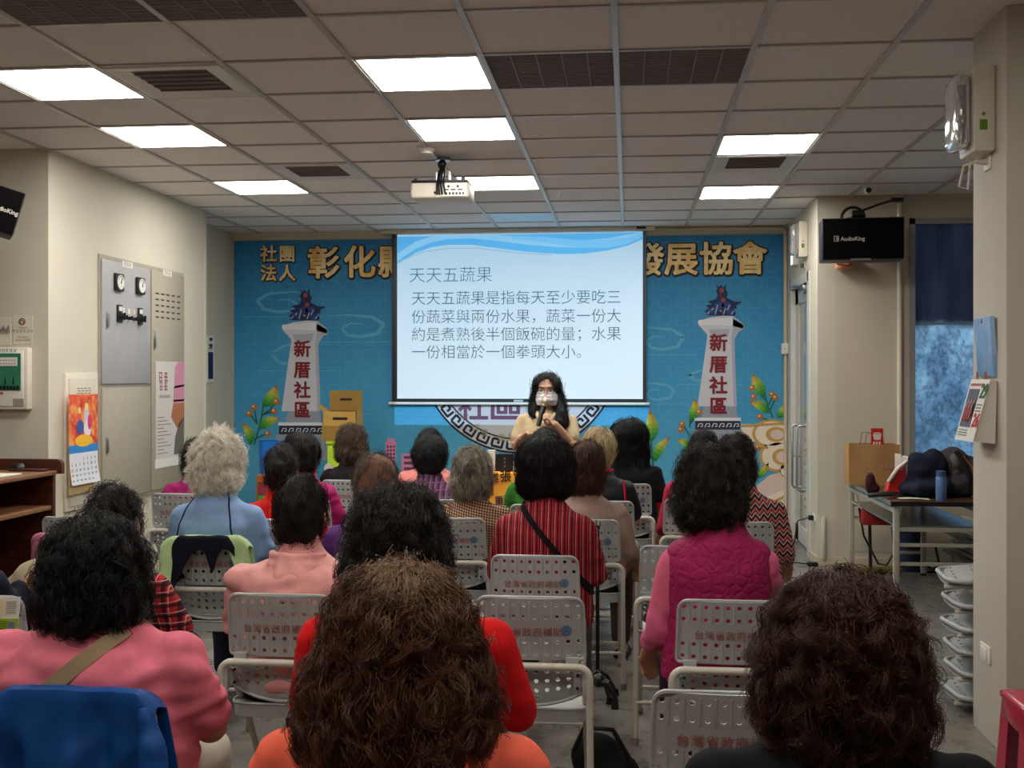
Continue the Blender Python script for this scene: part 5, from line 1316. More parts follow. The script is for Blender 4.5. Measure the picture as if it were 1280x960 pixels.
def make_chair():
    t = empty('folding_chair')
    b = B()
    into(b, plate(CW, .197, 10, 5, (2,), .0072, .032, lambda x, z, d: fback(x, z + .603, d)))
    # rim and ribs on the rear of the upper panel
    for k in range(1, 10):
        x = -CW / 2 + CW * k / 10
        for z0, z1 in ((.608, .672), (.728, .79)):
            p, q = Vector(fback(x, z0, .006)), Vector(fback(x, z1, .006)); b.tube([p, q], .0032, 4)
    rim = [(-1, 0)] ; pts = []
    c = .032; h0, h1 = .603, .80
    for (cx, cz, a0) in ((CW / 2 - c, h1 - c, 0), (-CW / 2 + c, h1 - c, PI / 2), (-CW / 2 + c * .4, h0 + c * .4, PI), (CW / 2 - c * .4, h0 + c * .4, 1.5 * PI)):
        rr = c if cz > .7 else c * .4
        for k in range(7): a = a0 + k * PI / 12; pts.append(Vector(fback(cx + rr * math.cos(a), cz + rr * math.sin(a), .006)))
    pts.append(pts[0]); b.tube(pts, .0055, 6)
    bk = link('backrest', b.mesh(True, 50), M['chairplastic'])
    bk.parent = t
    # lower panel with a curved bottom edge
    b = B()
    into(b, plate(CW * .98, .125, 10, 4, (0,), .0072, .02, lambda x, z, d: fback(x, .578 - (.125 - z) * (1 - .35 * (x / .17) ** 2), d - .012)))
    pts = [Vector(fback(-CW * .49 + CW * .98 * k / 14, .578 - .125 * (1 - .35 * ((-CW * .49 + CW * .98 * k / 14) / .17) ** 2), -.004)) for k in range(15)]
    b.tube(pts, .0055, 6)
    el = [Vector(fback(.0 + .032 * math.cos(a * PI / 10), .476 + .009 * math.sin(a * PI / 10), -.004)) for a in range(21)]; b.tube(el, .0016, 4)
    for k in (-1, 1): b.box((k * .13 - .02, -.218, .57), (k * .13 + .02, -.200, .612))
    link('lower_back', b.mesh(True, 50), M['chairplastic'], t)
    # lettering and stamp on the rear
    p0 = Vector(fback(-.118, .682, .0075)); ay = (Vector(fback(0, .75, .006)) - Vector(fback(0, .65, .006))).normalized()
    l = text('lettering', '台灣省政府補助', .0315, p0 + Vector((0, -.0005, 0)), X_, ay, M['red'], bk, 'LEFT', 0, .0003, offset=-.0003)
    for v in l.data.vertices: v.co.y += .030 * (v.co.x / .17) ** 2 - .030 * (.118 / .17) ** 2
    b = B(); o = Vector(fback(.113, .697, .0075)); xa, za = Vector((1, .3, 0)).normalized(), ay
    for r0, r1 in ((0, .006), (.0085, .0125), (.0145, .0175)):
        n_ = 24
        for k in range(n_):
            a0, a1 = 2 * PI * k / n_, 2 * PI * (k + 1) / n_
            f_ = lambda r, a: o + xa * r * math.cos(a) + za * r * math.sin(a)
            if r0 == 0: b.bm.faces.new([b.bm.verts.new(f_(r1, a0)), b.bm.verts.new(f_(r1, a1)), b.bm.verts.new(o)])
            else: b.quad([f_(r0, a0), f_(r1, a0), f_(r1, a1), f_(r0, a1)])
    link('stamp', b.mesh(False), M['blueink'], bk)
    # seat
    b = B(); into(b, plate(.36, .36, 9, 9, (0, 1, 2, 7), .006, .05, lambda x, z, d: (x, -.175 + z, .438 - .012 * math.sin(PI * z / .36) * (1 - (x / .18) ** 2) - d), .01))
    sk = []
    for (cx, cy, a0) in ((.13, .135, 0), (-.13, .135, PI / 2), (-.13, -.125, PI), (.13, -.125, 1.5 * PI)):
        for k in range(7): a = a0 + k * PI / 12; sk.append((cx + .05 * math.cos(a), cy + .05 * math.sin(a)))
    n_ = len(sk)
    up = [b.bm.verts.new((x, y, .441)) for x, y in sk]; dn = [b.bm.verts.new((x * .985, y * .985, .398)) for x, y in sk]
    for k in range(n_): b.bm.faces.new((up[k], up[(k + 1) % n_], dn[(k + 1) % n_], dn[k]))
    b.tube([Vector((x, y, .441)) for x, y in sk] + [Vector((*sk[0], .441))], .0045, 6)
    link('seat', b.mesh(True, 50), M['chairplastic'], t)
    # frame: rear hoop behind the back, front legs, stretchers
    hy = -.237; hz = .588; hx = .185; rb = .035
    pts = [(-hx, hy + .006, .50), (-hx, hy, hz - rb)] + [(-hx + rb - rb * math.cos(a * PI / 12), hy, hz - rb + rb * math.sin(a * PI / 12)) for a in range(1, 7)]
    pts += [(-x, y, z) for x, y, z in pts[::-1]]
    link('back_bar', B().tube(pts, .0118, 10).mesh(), M['chairtube'], t)
    for s_ in (-1, 1):
        l = link('leg', B().tube([(s_ * hx, hy + .006, .50), (s_ * hx, hy + .02, .40), (s_ * hx * 1.02, hy - .005, .012)], .0115, 10).mesh(), M['chairtube'], t)
        link('foot', B().cyl((s_ * hx * 1.02, hy - .005, 0), (s_ * hx * 1.02, hy - .005, .03), .0145).mesh(), M['rubber'], l)
        l = link('leg', B().tube([(s_ * (hx - .018), hy + .03, .56), (s_ * (hx - .018), -.06, .40), (s_ * (hx - .018), .19, .012)], .0105, 10).mesh(), M['chairtube'], t)
        link('foot', B().cyl((s_ * (hx - .018), .19, 0), (s_ * (hx - .018), .19, .03), .0145).mesh(), M['rubber'], l)
        b = B(); b.box((s_ * (hx - .03) - .02, -.2175, .505), (s_ * (hx - .03) + .028 * (s_ > 0) + .0, -.212, .575), .002).box((min(s_ * (hx - .022), s_ * hx), -.24, .50), (max(s_ * (hx - .022), s_ * hx), -.19, .57), .002)
        for z in (.52, .56): b.cyl((s_ * (hx - .03), -.223, z), (s_ * (hx - .03), -.2165, z), .005)
        link('hinge_plate', b.mesh(), M['chairplastic'], t)
        link('hinge_screw', B().cyl((s_ * (hx - .038), -.2235, .52), (s_ * (hx - .038), -.2165, .52), .0045).cyl((s_ * (hx - .038), -.2235, .56), (s_ * (hx - .038), -.2165, .56), .0045).mesh(), M['black'], t)
    link('stretcher', B().tube([(-hx, hy + .002, .17), (hx, hy + .002, .17)], .008, 8).mesh(), M['chairtube'], t)
    link('stretcher', B().tube([(-hx + .018, .105, .14), (hx - .018, .105, .14)], .008, 8).mesh(), M['chairtube'], t)
    return t
chair0 = make_chair(); chair_used = [False]
CHAIRS = []
def chair(px, cv, rz, label):
    """px: column of the middle of the back; cv: distance of the back"""
    v = A(px, 600, cv); v.x += -.235 * math.sin(rz); v.y += .235 * math.cos(rz)
    o = chair0 if not chair_used[0] else copy_tree(chair0)
    chair_used[0] = True
    o.location = (v.x, v.y, 0); o.rotation_euler = (0, 0, rz)
    tag(o, label, 'chair', 'perforated folding chairs'); CHAIRS.append(o)
    return o
# folded chairs lying in a stack by the column
def make_folded():
    t = empty('folded_chair')
    zt_ = lambda x: .040 + .22 * max(0, x + .16)
    b = B(); into(b, plate(.335, .22, 10, 5, (2,), .0066, .07, lambda x, z, d: (-.40 + z, x, .045 + .03 * (x / .17) ** 2 - .10 * (.22 - z) + d)))
    edge = [Vector((-.40 + .075 - .075 * math.cos(a), s_ * (.168 - .075 + .075 * math.sin(a)), .045 + .03 - .10 * .2)) for s_ in (1,) for a in [k * PI / 12 for k in range(7)]]
    e2 = [Vector((-.18, .168, .07))] + edge[::-1] + [Vector((v.x, -v.y, v.z)) for v in edge] + [Vector((-.18, -.168, .07))]
    b.tube(e2, .011, 8)
    link('backrest', b.mesh(True, 50), M['chairplastic'], t)
    b = B(); into(b, plate(.35, .36, 9, 9, (0, 1, 2, 7), .006, .06, lambda x, z, d: (-.10 + z, x, .062 + d), .02)); link('seat', b.mesh(True, 50), M['chairplastic'], t)
    for s_ in (-1, 1):
        link('leg', B().tube([(-.30, s_ * .155, .012), (.40, s_ * .175, .02)], .0118, 8).mesh(), M['chairtube'], t)
        link('leg', B().tube([(-.36 + .05 * s_, s_ * .10, .022), (.46, s_ * .15, .03)], .0105, 8).mesh(), M['chairtube'], t)
    link('back_bar', B().tube([(-.30, -.155, .012), (-.31, -.12, .012), (-.31, .12, .012), (-.30, .155, .012)], .0118, 8).mesh(), M['chairtube'], t)
    link('stretcher', B().tube([(.25, -.175, .02), (.25, .175, .02)], .008, 8).mesh(), M['chairtube'], t)
    return t
f0 = make_folded(); rr_ = random.Random(5)
NF = 6
for k in range(NF):
    o = f0 if k == 0 else copy_tree(f0)
    z = .02 + k * .104
    o.location = (1.83 + rr_.uniform(-.03, .015), 5.24 + rr_.uniform(-.01, .02), z + .004); o.rotation_euler = (R(rr_.uniform(-1.2, 1.2)), R(rr_.uniform(-1.5, 1)), R(rr_.uniform(-7, 7)))
    tag(o, ('lowest', 'second lowest', 'third lowest', 'fourth lowest', 'fifth lowest', 'topmost')[k] + ' folded chair of the pale stack behind the column', 'chair', 'folded chairs stacked by the column')

# jackets hung over chair backs
def drape(name, ch, half, zl, label, mat, cat='jacket', fold=.016, wide=.19, seed=0, profile=None, ydo=0.0, parent=None, hang_front=.18, flare=.22):
    """cloth over the backrest of chair ch: hangs zl below its top at the rear"""
    rr = random.Random(seed); ph = [rr.uniform(0, 6) for _ in range(6)]
    top = .806
    def f(u, v_):
        s_ = u * 2 - 1
        L = hang_front + .05 + zl * (profile(s_) if profile else 1.0)
        d = v_ * L
        if d < hang_front: z = top - (hang_front - d); y = -.215 + .02 * 1; k = 0
        elif d < hang_front + .05:
            a = (d - hang_front) / .05 * PI; z = top + .012 * math.sin(a); y = -.222 - .027 * (1 - math.cos(a)) / 2 * 1.4; k = 0
        else: z = top - (d - hang_front - .05); y = -.262 - .05 * ((top - z) / .5); k = min(1, (top - z) / .12)
        wx = wide * (1 + flare * max(0, (top - z)) / .4)
        x = s_ * wx
        y -= k * fold * (math.sin(s_ * 7 + ph[0]) * .5 + math.sin(s_ * 13 + ph[1] + z * 5) * .35 + .4 * math.sin(s_ * 4 + z * 9 + ph[2]))
        nz = Vector((x * 9 + seed * 3, z * 6, seed)); y -= k * fold * (1.1 * noise.noise(nz) + .5 * noise.noise(nz * 2.6)); z += .010 * noise.noise(Vector((x * 11, seed, 2))) - .02 * max(0, abs(s_) - .75) * 4 * (1 - k)
        if abs(s_) > .9: y += .03 * (abs(s_) - .9) * 10 * k
        if abs(s_) > .8: z -= .02 * ((abs(s_) - .8) / .2) ** 2
        return (x, y + ydo, z)
    me = B().grid(f, 56, 44, .004).mesh()
    o = link(name, me, mat)
    if parent is None: o.location = ch.location; o.rotation_euler = ch.rotation_euler; tag(o, label, cat)
    else: o.parent = parent
    return o
# ------------------------------------------------------------------ people
def caps(b, pts, rs, seg=12):
    for (p, r), (q, s) in zip(zip(pts, rs), list(zip(pts, rs))[1:]): b.cyl(p, q, r, s, seg)
    for p, r in zip(pts, rs): b.sph(p, r, seg)
def hand(b, wrist, d, n, side, s=1.0, curl=.5, spread=.12):
    d = Vector(d).normalized(); n0 = Vector(n); n0 = (n0 - d * n0.dot(d)).normalized(); t = d.cross(n0) * side; w_ = Vector(wrist)
    for off, ln, c in ((.028, .068, .95), (.010, .078, 1), (-.009, .072, 1.05), (-.027, .056, 1.1)):
        kn = w_ + d * (.083 - abs(off) * .15) * s + t * off * s
        caps(b, [w_ + t * off * .55 * s + d * .012 * s, kn], [.0125 * s, .0112 * s], 8)
        dd = (d + t * off * spread * 4).normalized(); nn = (n0 - dd * n0.dot(dd)).normalized(); p = kn; pts = [p]; ang = curl * c * .6
        for sl in (.44, .33, .27):
            nd = (dd * math.cos(ang) + nn * math.sin(ang)).normalized(); nn = (nn * math.cos(ang) - dd * math.sin(ang)).normalized(); dd = nd
            p = p + dd * ln * sl * s * 1.1; pts.append(p); ang = curl * c * .95
        caps(b, pts, [.0094 * s, .0088 * s, .008 * s, .0068 * s], 8)
    # thumb leaves the side of the palm near its base
    p0 = w_ + d * .022 * s + t * .02 * s; p1 = w_ + d * .05 * s + t * .045 * s + n0 * .012 * s * (1 + curl); p2 = p1 + (d * .8 + t * .25 + n0 * .6 * curl).normalized() * .03 * s; p3 = p2 + (d + n0 * .7 * curl - t * .2 * curl).normalized() * .024 * s
    caps(b, [p0, p1, p2, p3], [.013 * s, .0115 * s, .0095 * s, .0078 * s], 8)

SKINS = {}
def skin(rgb):
    k = tuple(rgb)
    if k not in SKINS:
        n = NT('skin', .5, lin(*rgb), 0, .35); c = lin(*rgb); f = n.noise(18, 4)
        n.color(n.ramp(f, [(.3, tuple(v * .9 for v in c)), (.7, tuple(min(1, v * 1.06) for v in c))])); SKINS[k] = n.m
    return SKINS[k]
HAIRM = {}
def hairmat(rgb, root=None, gloss=.38):
    k = (tuple(rgb), root and tuple(root))
    if k not in HAIRM:
        n = NT('hair_fibre', gloss, lin(*rgb), 0, .35)
        hi = n.n('ShaderNodeHairInfo'); c = lin(*rgb)
        col = n.ramp(hi.outputs['Random'], [(0, tuple(v * .6 for v in c)), (.6, c), (1, tuple(min(1, v * 1.5 + .002) for v in c))])
        if root:
            f = n.ramp(hi.outputs['Intercept'], [(0.0, (1, 1, 1)), (.30, (0, 0, 0))]); col = n.mix(f, col, lin(*root))
        n.color(col); HAIRM[k] = n.m
    return HAIRM[k]

def strands(parent, me, count, L, mat, seed, curl=0.0, turns=3.0, lift=.01, npt=10, rad=.0006, crown=(0, -.03, .12), down=1.0, outk=.5, keep=None, jitter=.25, name='hair_strands', sink=.004, guides=None, clump=.55, spread=.012, free=0.0):
    """locks: guide hairs grown over the hair mass, each surrounded by hairs that follow it"""
    rng = np.random.default_rng(seed); G = guides or max(90, count // 22)
    n = len(me.polygons); ar = np.empty(n, np.float32); me.polygons.foreach_get('area', ar)
    ce = np.empty(n * 3, np.float32); me.polygons.foreach_get('center', ce); ce = ce.reshape(-1, 3)
    if keep is not None: ar = ar * np.array([keep(Vector(c)) for c in ce])
    ar = ar * (1 + 2.5 * np.exp(-(np.linalg.norm(ce - np.array(crown, np.float32), axis=1) / .05) ** 2))
    ids = rng.choice(n, G, p=ar / ar.sum())
    bvh = BVHTree.FromPolygons([v.co[:] for v in me.vertices], [p.vertices[:] for p in me.polygons])
    cr = Vector(crown); gp = np.empty((G, npt, 3), np.float32)
    for s_, pid in enumerate(ids):
        p = Vector(ce[pid]); ln = L * rng.uniform(.55, 1.2); st = ln / (npt - 1)
        ph = rng.uniform(0, 2 * PI); tw = turns * rng.uniform(.6, 1.3); lf = lift * rng.uniform(.1, 1.0) ** 1.4; cu = curl * rng.uniform(.5, 1.4)
        jit = Vector(rng.normal(0, jitter, 3)); sgn = 1 if rng.random() > .5 else -1
        q, nrm = bvh.find_nearest(p)[:2]; base = q - nrm * sink
        for k in range(npt):
            t = k / (npt - 1)
            g = Vector((0, 0, -down)) + (q - cr) * outk / .1 + jit
            tg = g - nrm * g.dot(nrm)
            tg = tg.normalized() if tg.length > 1e-5 else Vector((0, 1, 0))
            bn = nrm.cross(tg); a_ = ph + sgn * tw * 2 * PI * t
            gp[s_, k] = base + nrm * (lf * t ** 1.3 * 2.0) + (nrm * math.cos(a_) + bn * math.sin(a_)) * cu * min(1, t * 2.5)
            nq, nn = bvh.find_nearest(base + tg * st + Vector((0, 0, -st * (.15 + free))))[:2]
            if (nq - q).length < st * .35: base = base + Vector((0, 0, -st)) * .8 + tg * st * .2
            else: base = nq - nn * sink * (1 - t)
            q, nrm = nq, nn
    own = rng.integers(0, G, count); t = np.linspace(0, 1, npt, dtype=np.float32)[None, :, None]
    off = rng.normal(0, spread, (count, 1, 3)).astype(np.float32)
    wob = rng.normal(0, spread * .10, (count, npt, 3)).astype(np.float32).cumsum(1) * .5
    ln = rng.uniform(.75, 1.0, (count, 1, 1)).astype(np.float32)
    # shorten each hair a little by resampling its guide
    tt = (t * ln * (npt - 1)); i0 = np.clip(np.floor(tt).astype(int), 0, npt - 2)[..., 0]; fr = (tt[..., 0] - i0)[..., None]
    g_ = gp[own]; ar_ = np.arange(count)[:, None]
    pos = g_[ar_, i0] * (1 - fr) + g_[ar_, i0 + 1] * fr + off * (1 - clump * t ** .7) + wob
    rads = np.broadcast_to(rad * (1 - .6 * t[..., 0]), (count, npt)).astype(np.float32)
    h = bpy.data.hair_curves.new(name); h.add_curves([npt] * count)
    h.attributes['position'].data.foreach_set('vector', np.ascontiguousarray(pos, np.float32).ravel())
    a = h.attributes.get('radius') or h.attributes.new('radius', 'FLOAT', 'POINT'); a.data.foreach_set('value', np.ascontiguousarray(rads).ravel())
    return link(name, h, mat, parent)

def hair_shell(H, style, W, seed, extra=()):
    """ellipsoids (in head space: x right, y forward, z up) joined into one mass; W half width"""
    b = B(); sc = W
    for (c, r) in style: b.sph(H + Vector((c[0] * sc, c[1], c[2])), (r[0] * sc, r[1], r[2]), 20)
    for (c, r) in extra: b.sph(H + Vector(c), r, 16)
    return b
STY = dict(
    bob=[((0, -.022, .012), (1, .102, .118)), ((0, -.04, -.05), (.98, .08, .085))],
    curly=[((0, -.025, .02), (.93, .115, .122)), ((0, -.04, -.05), (1.0, .098, .085)), ((.5, -.03, -.03), (.5, .075, .09)), ((-.5, -.03, -.03), (.5, .075, .09))],
    curlylong=[((0, -.025, .02), (.86, .115, .122)), ((0, -.045, -.07), (1.0, .098, .11)), ((.5, -.035, -.07), (.52, .075, .11)), ((-.5, -.035, -.07), (.52, .075, .11))],
    cascade=[((0, -.02, .03), (.68, .108, .112)), ((0, -.04, -.04), (.9, .105, .09)), ((0, -.05, -.10), (.98, .095, .085))],
    short=[((0, -.018, .018), (1, .1, .112)), ((0, -.055, -.03), (.85, .05, .075))],
    long=[((0, -.02, .015), (1, .102, .118)), ((0, -.05, -.08), (1.0, .07, .14)), ((0, -.07, -.2), (.98, .055, .14))],
    balding=[((0, -.03, -.02), (1.0, .092, .075)), ((0, -.05, -.06), (.85, .06, .06))],
)
def torso_secs(b_, k, sh, lean=0.0):
    """body sections (x, y, z, rx, ry); k stretches the trunk, b_ = girth"""
    z = lambda v: .48 + (v - .48) * k
    s = [(.42, 0, .168, .125), (.50, 0, .185, .138), (.58, -.005, .180, .135), (.68, -.012, .168, .125), (.78, -.022, .165, .118), (.82, -.028, .163, .113), (.855, -.028, sh * .97 / b_, .102), (.885, -.027, sh * .84 / b_, .092), (.912, -.024, sh * .66 / b_, .080), (.936, -.02, sh * .49 / b_, .068), (.958, -.015, max(.066, sh * .37) / b_, .060), (.985, -.010, .056 / b_, .054), (1.02, -.006, .052 / b_, .052)]
    return [(0, y - lean * max(0, v - .5) * -1, z(v), rx * b_, ry * (b_ if v < .9 else 1)) for v, y, rx, ry in s], z
def trunk(ztop, hair, strand=None):
    top = max([c[2] + r[2] for c, r in STY[hair]] + [.106]) if hair else .106
    return (ztop - top - (strand or {}).get('lift', .006) * .9 - .082 - .48) / .51
NP = 0
KTR = {}
def person(label, px, vd, ytop, hair, W=.085, hc=(14, 12, 12), yaw=0.0, sh=.165, girth=1.0, shirt=None, sleeve='long', pants=None, skinc=(188, 138, 108),
           strand=None, lean=0.0, arms='lap', hpx=None, hz=.0, extra_hair=(), vox=.0085, seed=None, fold=.006, shirt_name='shirt', collar=True, croot=None, shellc=None, neck=True, shellnoise=.006, hx=0.0, head_only=False, hemz=.47, dz=0.0):
    global NP; NP += 1; seed = seed or NP
    v = A(px, 600, vd)
    ztop = CAMZ + (HOR - ytop) * vd / F                      # ytop: row of the top of the hair
    root = empty('person_base', (v.x, v.y, 0), yaw)
    secs, z = torso_secs(girth, 1.0, sh, lean)
    k = trunk(ztop + dz, hair, strand)                            # trunk stretched, head kept
    secs, z = torso_secs(girth, k, sh, lean)
    hy = lean * .5; H = Vector((hx, .012 + hy, z(.99) + .082 - dz))
    b = B()
    b.loft([(x, y, zz, rx * .94, ry * .94) for x, y, zz, rx, ry in secs])
    neckb = Vector((0, hy - .012, z(.97))); caps(b, [neckb, H + Vector((0, -.012, -.05))], [.054, .05])
    # head
    b.sph(H + Vector((0, -.008, .018)), (.074, .092, .088), 24); b.sph(H + Vector((0, .014, -.032)), (.060, .070, .068), 20); b.sph(H + Vector((0, .05, -.082)), (.030, .028, .022), 12)
    b.cyl(H + Vector((0, .084, .012)), H + Vector((0, .104, -.026)), .007, .011); b.sph(H + Vector((0, .103, -.028)), (.014, .012, .010), 10)
    b.sph(H + Vector((0, .076, -.058)), (.024, .014, .008), 10); b.sph(H + Vector((0, .073, -.070)), (.020, .014, .008), 10); b.sph(H + Vector((0, .077, .03)), (.048, .014, .010), 12)
    for s_ in (-1, 1):
        b.sph(H + Vector((s_ * .036, .066, -.03)), (.024, .022, .022), 10); b.sph(H + Vector((s_ * .076, -.006, -.012)), (.010, .020, .032), 10, Matrix.Rotation(R(-12), 4, 'X'))
    # limbs
    S = [Vector((s_ * sh, hy - .02, z(.842))) for s_ in (-1, 1)]
    A_ = []
    for i, s_ in enumerate((-1, 1)):
        pose = arms if isinstance(arms, str) else arms[i]
        if pose == 'lap': E = Vector((s_ * (sh + .05), hy + .05, z(.67))); Wr = Vector((s_ * .11, .25, .615)); d = Vector((-s_ * .5, .85, -.12)); n = Vector((0, 0, -1))
        elif pose == 'down': E = Vector((s_ * (sh + .05), hy - .01, z(.64))); Wr = Vector((s_ * (sh + .075), .10, .585)); d = Vector((s_ * .05, .55, -.65)); n = Vector((-s_ * .3, -.3, -.9))
        elif pose == 'chin': E = Vector((s_ * (sh + .04), hy + .05, z(.70))); Wr = Vector((s_ * .19, .10, z(.80))); d = Vector((s_ * .55, .45, .45)); n = Vector((-s_ * .2, .5, -.8))
        elif pose == 'fold': E = Vector((s_ * (sh + .06), hy + .03, z(.68))); Wr = Vector((s_ * .06, .22, z(.68))); d = Vector((-s_, .2, 0)); n = Vector((0, -1, 0))
        A_.append((S[i], E, Wr, d, n))
        caps(b, [S[i], E, Wr], [.042 * girth ** .5, .036 * girth ** .5, .027])
        hand(b, Wr, d, n, s_ if arms != 'lap' else s_, 1.0, .35)
    hips = [Vector((s_ * .085, .01, .515)) for s_ in (-1, 1)]
    kn = [Vector((s_ * .115, .385, .485)) for s_ in (-1, 1)]; an = [Vector((s_ * .115, .40, .085)) for s_ in (-1, 1)]
    for i in range(2):
        caps(b, [hips[i], kn[i], an[i]], [.078 * girth ** .5, .058, .036]); caps(b, [an[i] + Vector((0, -.025, -.045)), an[i] + Vector((0, .12, -.055))], [.036, .028])
    me = remesh(b, vox, 4); me.name = 'person'
    bpy.data.objects.remove(root)
    o = link('person', me, skin(skinc)); o.location = (v.x, v.y, 0); o.rotation_euler = (0, 0, yaw)
    tag(o, label, 'person'); KTR[o.name] = k
    # shirt
    b = B(); g = .010
    top = 9 if collar else 8
    b.loft([(x, y, max(zz, hemz), rx + g, ry + g) for x, y, zz, rx, ry in secs if zz > hemz - .06][:None if collar else -1])
    for i, (s0, E, Wr, d, n) in enumerate(A_):
        if sleeve == 'long': caps(b, [s0, E, Wr], [.058 * girth ** .5, .050 * girth ** .5, .038])
        elif sleeve == 'short': q = s0.lerp(E, .72); caps(b, [s0, q], [.062 * girth ** .5, .060 * girth ** .5])
        elif sleeve == 'vest': pass
    for s_ in (-1, 1): b.sph((s_ * sh * .6, hy - .022, z(.868)), (.075, .066, .045), 14)
    me2 = remesh(b, .009, 16)
    of = Vector((seed * 3.7, 1, 2))
    displace(me2, lambda c: fold * (noise.noise(Vector((c.x * 6, c.y * 6, c.z * 15)) + of) + .6 * noise.noise(Vector((c.x * 16, c.y * 16, c.z * 26)) + of) + .5 * noise.noise(c * 5 + of)) + fold * .28 * math.sin(c.z * 95 + 7 * noise.noise(c * 7 + of)) * max(0, .5 + noise.noise(c * 4 + of) * 1.4))
    sh_o = link(shirt_name, me2, shirt or cloth('plain_shirt', (90, 90, 90)), o)
    # trousers
    b = B()
    b.loft([(0, 0, .425, .165 * girth, .13), (0, 0, .47, .182 * girth, .145), (0, -.004, .54, .186 * girth, .144), (0, -.008, .58, .178 * girth, .134)])
    for i in range(2): caps(b, [hips[i], kn[i], an[i] + Vector((0, 0, .03))], [.088 * girth ** .5, .070, .054])
    me3 = remesh(b, .012, 4); of2 = Vector((seed, 7, 0)); displace(me3, lambda c: .006 * noise.noise(c * 9 + of2))
    link('trousers', me3, pants or PANTS[seed % len(PANTS)], o)
    for i in range(2):
        b = B(); caps(b, [an[i] + Vector((0, -.03, -.05)), an[i] + Vector((0, .13, -.058))], [.037, .031], 10); b.box((an[i].x - .04, .36, 0), (an[i].x + .04, .56, .022), .01)
        link('shoe', remesh(b, .011, 3), M['blackmatt'], o)
    # face details and hair
    for s_ in (-1, 1):
        e = link('eye', B().sph(H + Vector((s_ * .031, .079, .008)), (.012, .010, .007), 10).mesh(), flat((40, 30, 28)), o)
    if hair:
        b = hair_shell(H, STY[hair], W / 1.0, seed, extra_hair)
        me4 = remesh(b, .008, 3); of3 = Vector((0, seed * 2.3, 5))
        displace(me4, lambda c: shellnoise * (noise.noise(c * 26 + of3) + .6 * noise.noise(c * 60 + of3)))
        shl = link('hair', me4, flat(shellc or tuple(x * .8 for x in hc), .8), o)
        st = dict(count=2200, L=.10, curl=0, lift=.008)
        st.update(strand or {})
        st.setdefault('crown', tuple(H + Vector((0, -.035, .125))))
        strands(shl, me4, st.pop('count'), st.pop('L'), hairmat(hc, croot), seed, **st)
    return o, H, sh_o, me2, A_
PANTS = [cloth('dark_trouser_cloth', (40, 38, 44)), cloth('navy_trouser_cloth', (34, 38, 56)), cloth('brown_trouser_cloth', (66, 54, 46)), cloth('grey_trouser_cloth', (84, 82, 80))]
# ------------------------------------------------------------------ cloth patterns
def m_bands(name, base, bx, bz, rough=.85):
    """woven bands: lists of (period, offset, width, colour, strength) across x and z"""
    n = NT(name, rough, lin(*base), 0, .2); o = n.xyz(); c = lin(*base)
    for axis, L in ((o[0], bx), (o[2], bz)):
        for per, off, wd, col, st in L:
            f = n.math('FRACT', n.math('DIVIDE', n.math('ADD', axis, 10 * per + off), per)); m_ = n.math('MULTIPLY', n.math('LESS_THAN', f, wd / per), st); c = n.mix(m_, c, lin(*col))
    n.color(c); n.bump(n.noise(160, 2), .15, .002); return n.m
PL_RED = m_bands('red_black_plaid_cloth', (168, 40, 46), [(.036, 0, .011, (26, 20, 30), .85), (.036, .02, .0024, (210, 190, 180), .7)], [(.036, 0, .011, (26, 20, 30), .85), (.036, .02, .0024, (210, 190, 180), .7)])
STRIPE = m_bands('red_striped_cloth', (164, 34, 46), [(.0135, 0, .0056, (30, 16, 22), .9), (.027, .0095, .002, (214, 180, 170), .75)], [(.05, 0, .006, (60, 14, 26), .18)])
PL_PUR = m_bands('purple_plaid_cloth', (96, 62, 92), [(.03, 0, .01, (40, 28, 50), .8), (.03, .016, .003, (170, 130, 150), .7)], [(.04, 0, .008, (130, 80, 110), .6)])
def m_hound():
    n = NT('brown_houndstooth_cloth', .9); o = n.xyz(); p = .0125
    fx = n.math('FRACT', n.math('DIVIDE', n.math('ADD', o[0], 5), p)); fz = n.math('FRACT', n.math('DIVIDE', n.math('ADD', o[2], n.math('MULTIPLY', o[0], .25)), p))
    a = n.math('LESS_THAN', fx, .52); b_ = n.math('LESS_THAN', fz, .52)
    n.color(n.mix(n.math('MULTIPLY', a, b_), n.mix(n.math('MAXIMUM', a, b_), lin(188, 150, 116), lin(120, 84, 62)), lin(44, 28, 26))); return n.m
def m_chev():
    n = NT('chevron_knit', .9); o = n.xyz()
    tri = n.math('ABSOLUTE', n.math('SUBTRACT', n.math('FRACT', n.math('DIVIDE', n.math('ADD', o[0], 5), .04)), .5))
    f = n.math('FRACT', n.math('DIVIDE', n.math('ADD', n.math('ADD', o[2], 3), n.math('MULTIPLY', tri, .05)), .046))
    n.color(n.ramp(f, [(0, lin(30, 22, 34)), (.35, lin(206, 190, 180)), (.5, lin(140, 40, 54)), (.8, lin(214, 130, 120))], 'CONSTANT')); return n.m
def m_quilt(rgb):
    n = NT('quilted_magenta_cloth', .75, lin(*rgb), 0, .3)
    v = n.n('ShaderNodeTexVoronoi', feature='DISTANCE_TO_EDGE', ins={'Scale': 30.0}); n.l(n.obj(), v.inputs['Vector'])
    c = lin(*rgb); f = n.noise(10, 4); n.color(n.ramp(f, [(.3, tuple(x * .88 for x in c)), (.7, tuple(x * 1.08 for x in c))]))
    r = n.ramp(v.outputs['Distance'], [(0, (0, 0, 0)), (.25, (1, 1, 1))]); n.bump(r, .35, .008); return n.m
BLK = (13, 11, 11); DKB = (26, 17, 13)

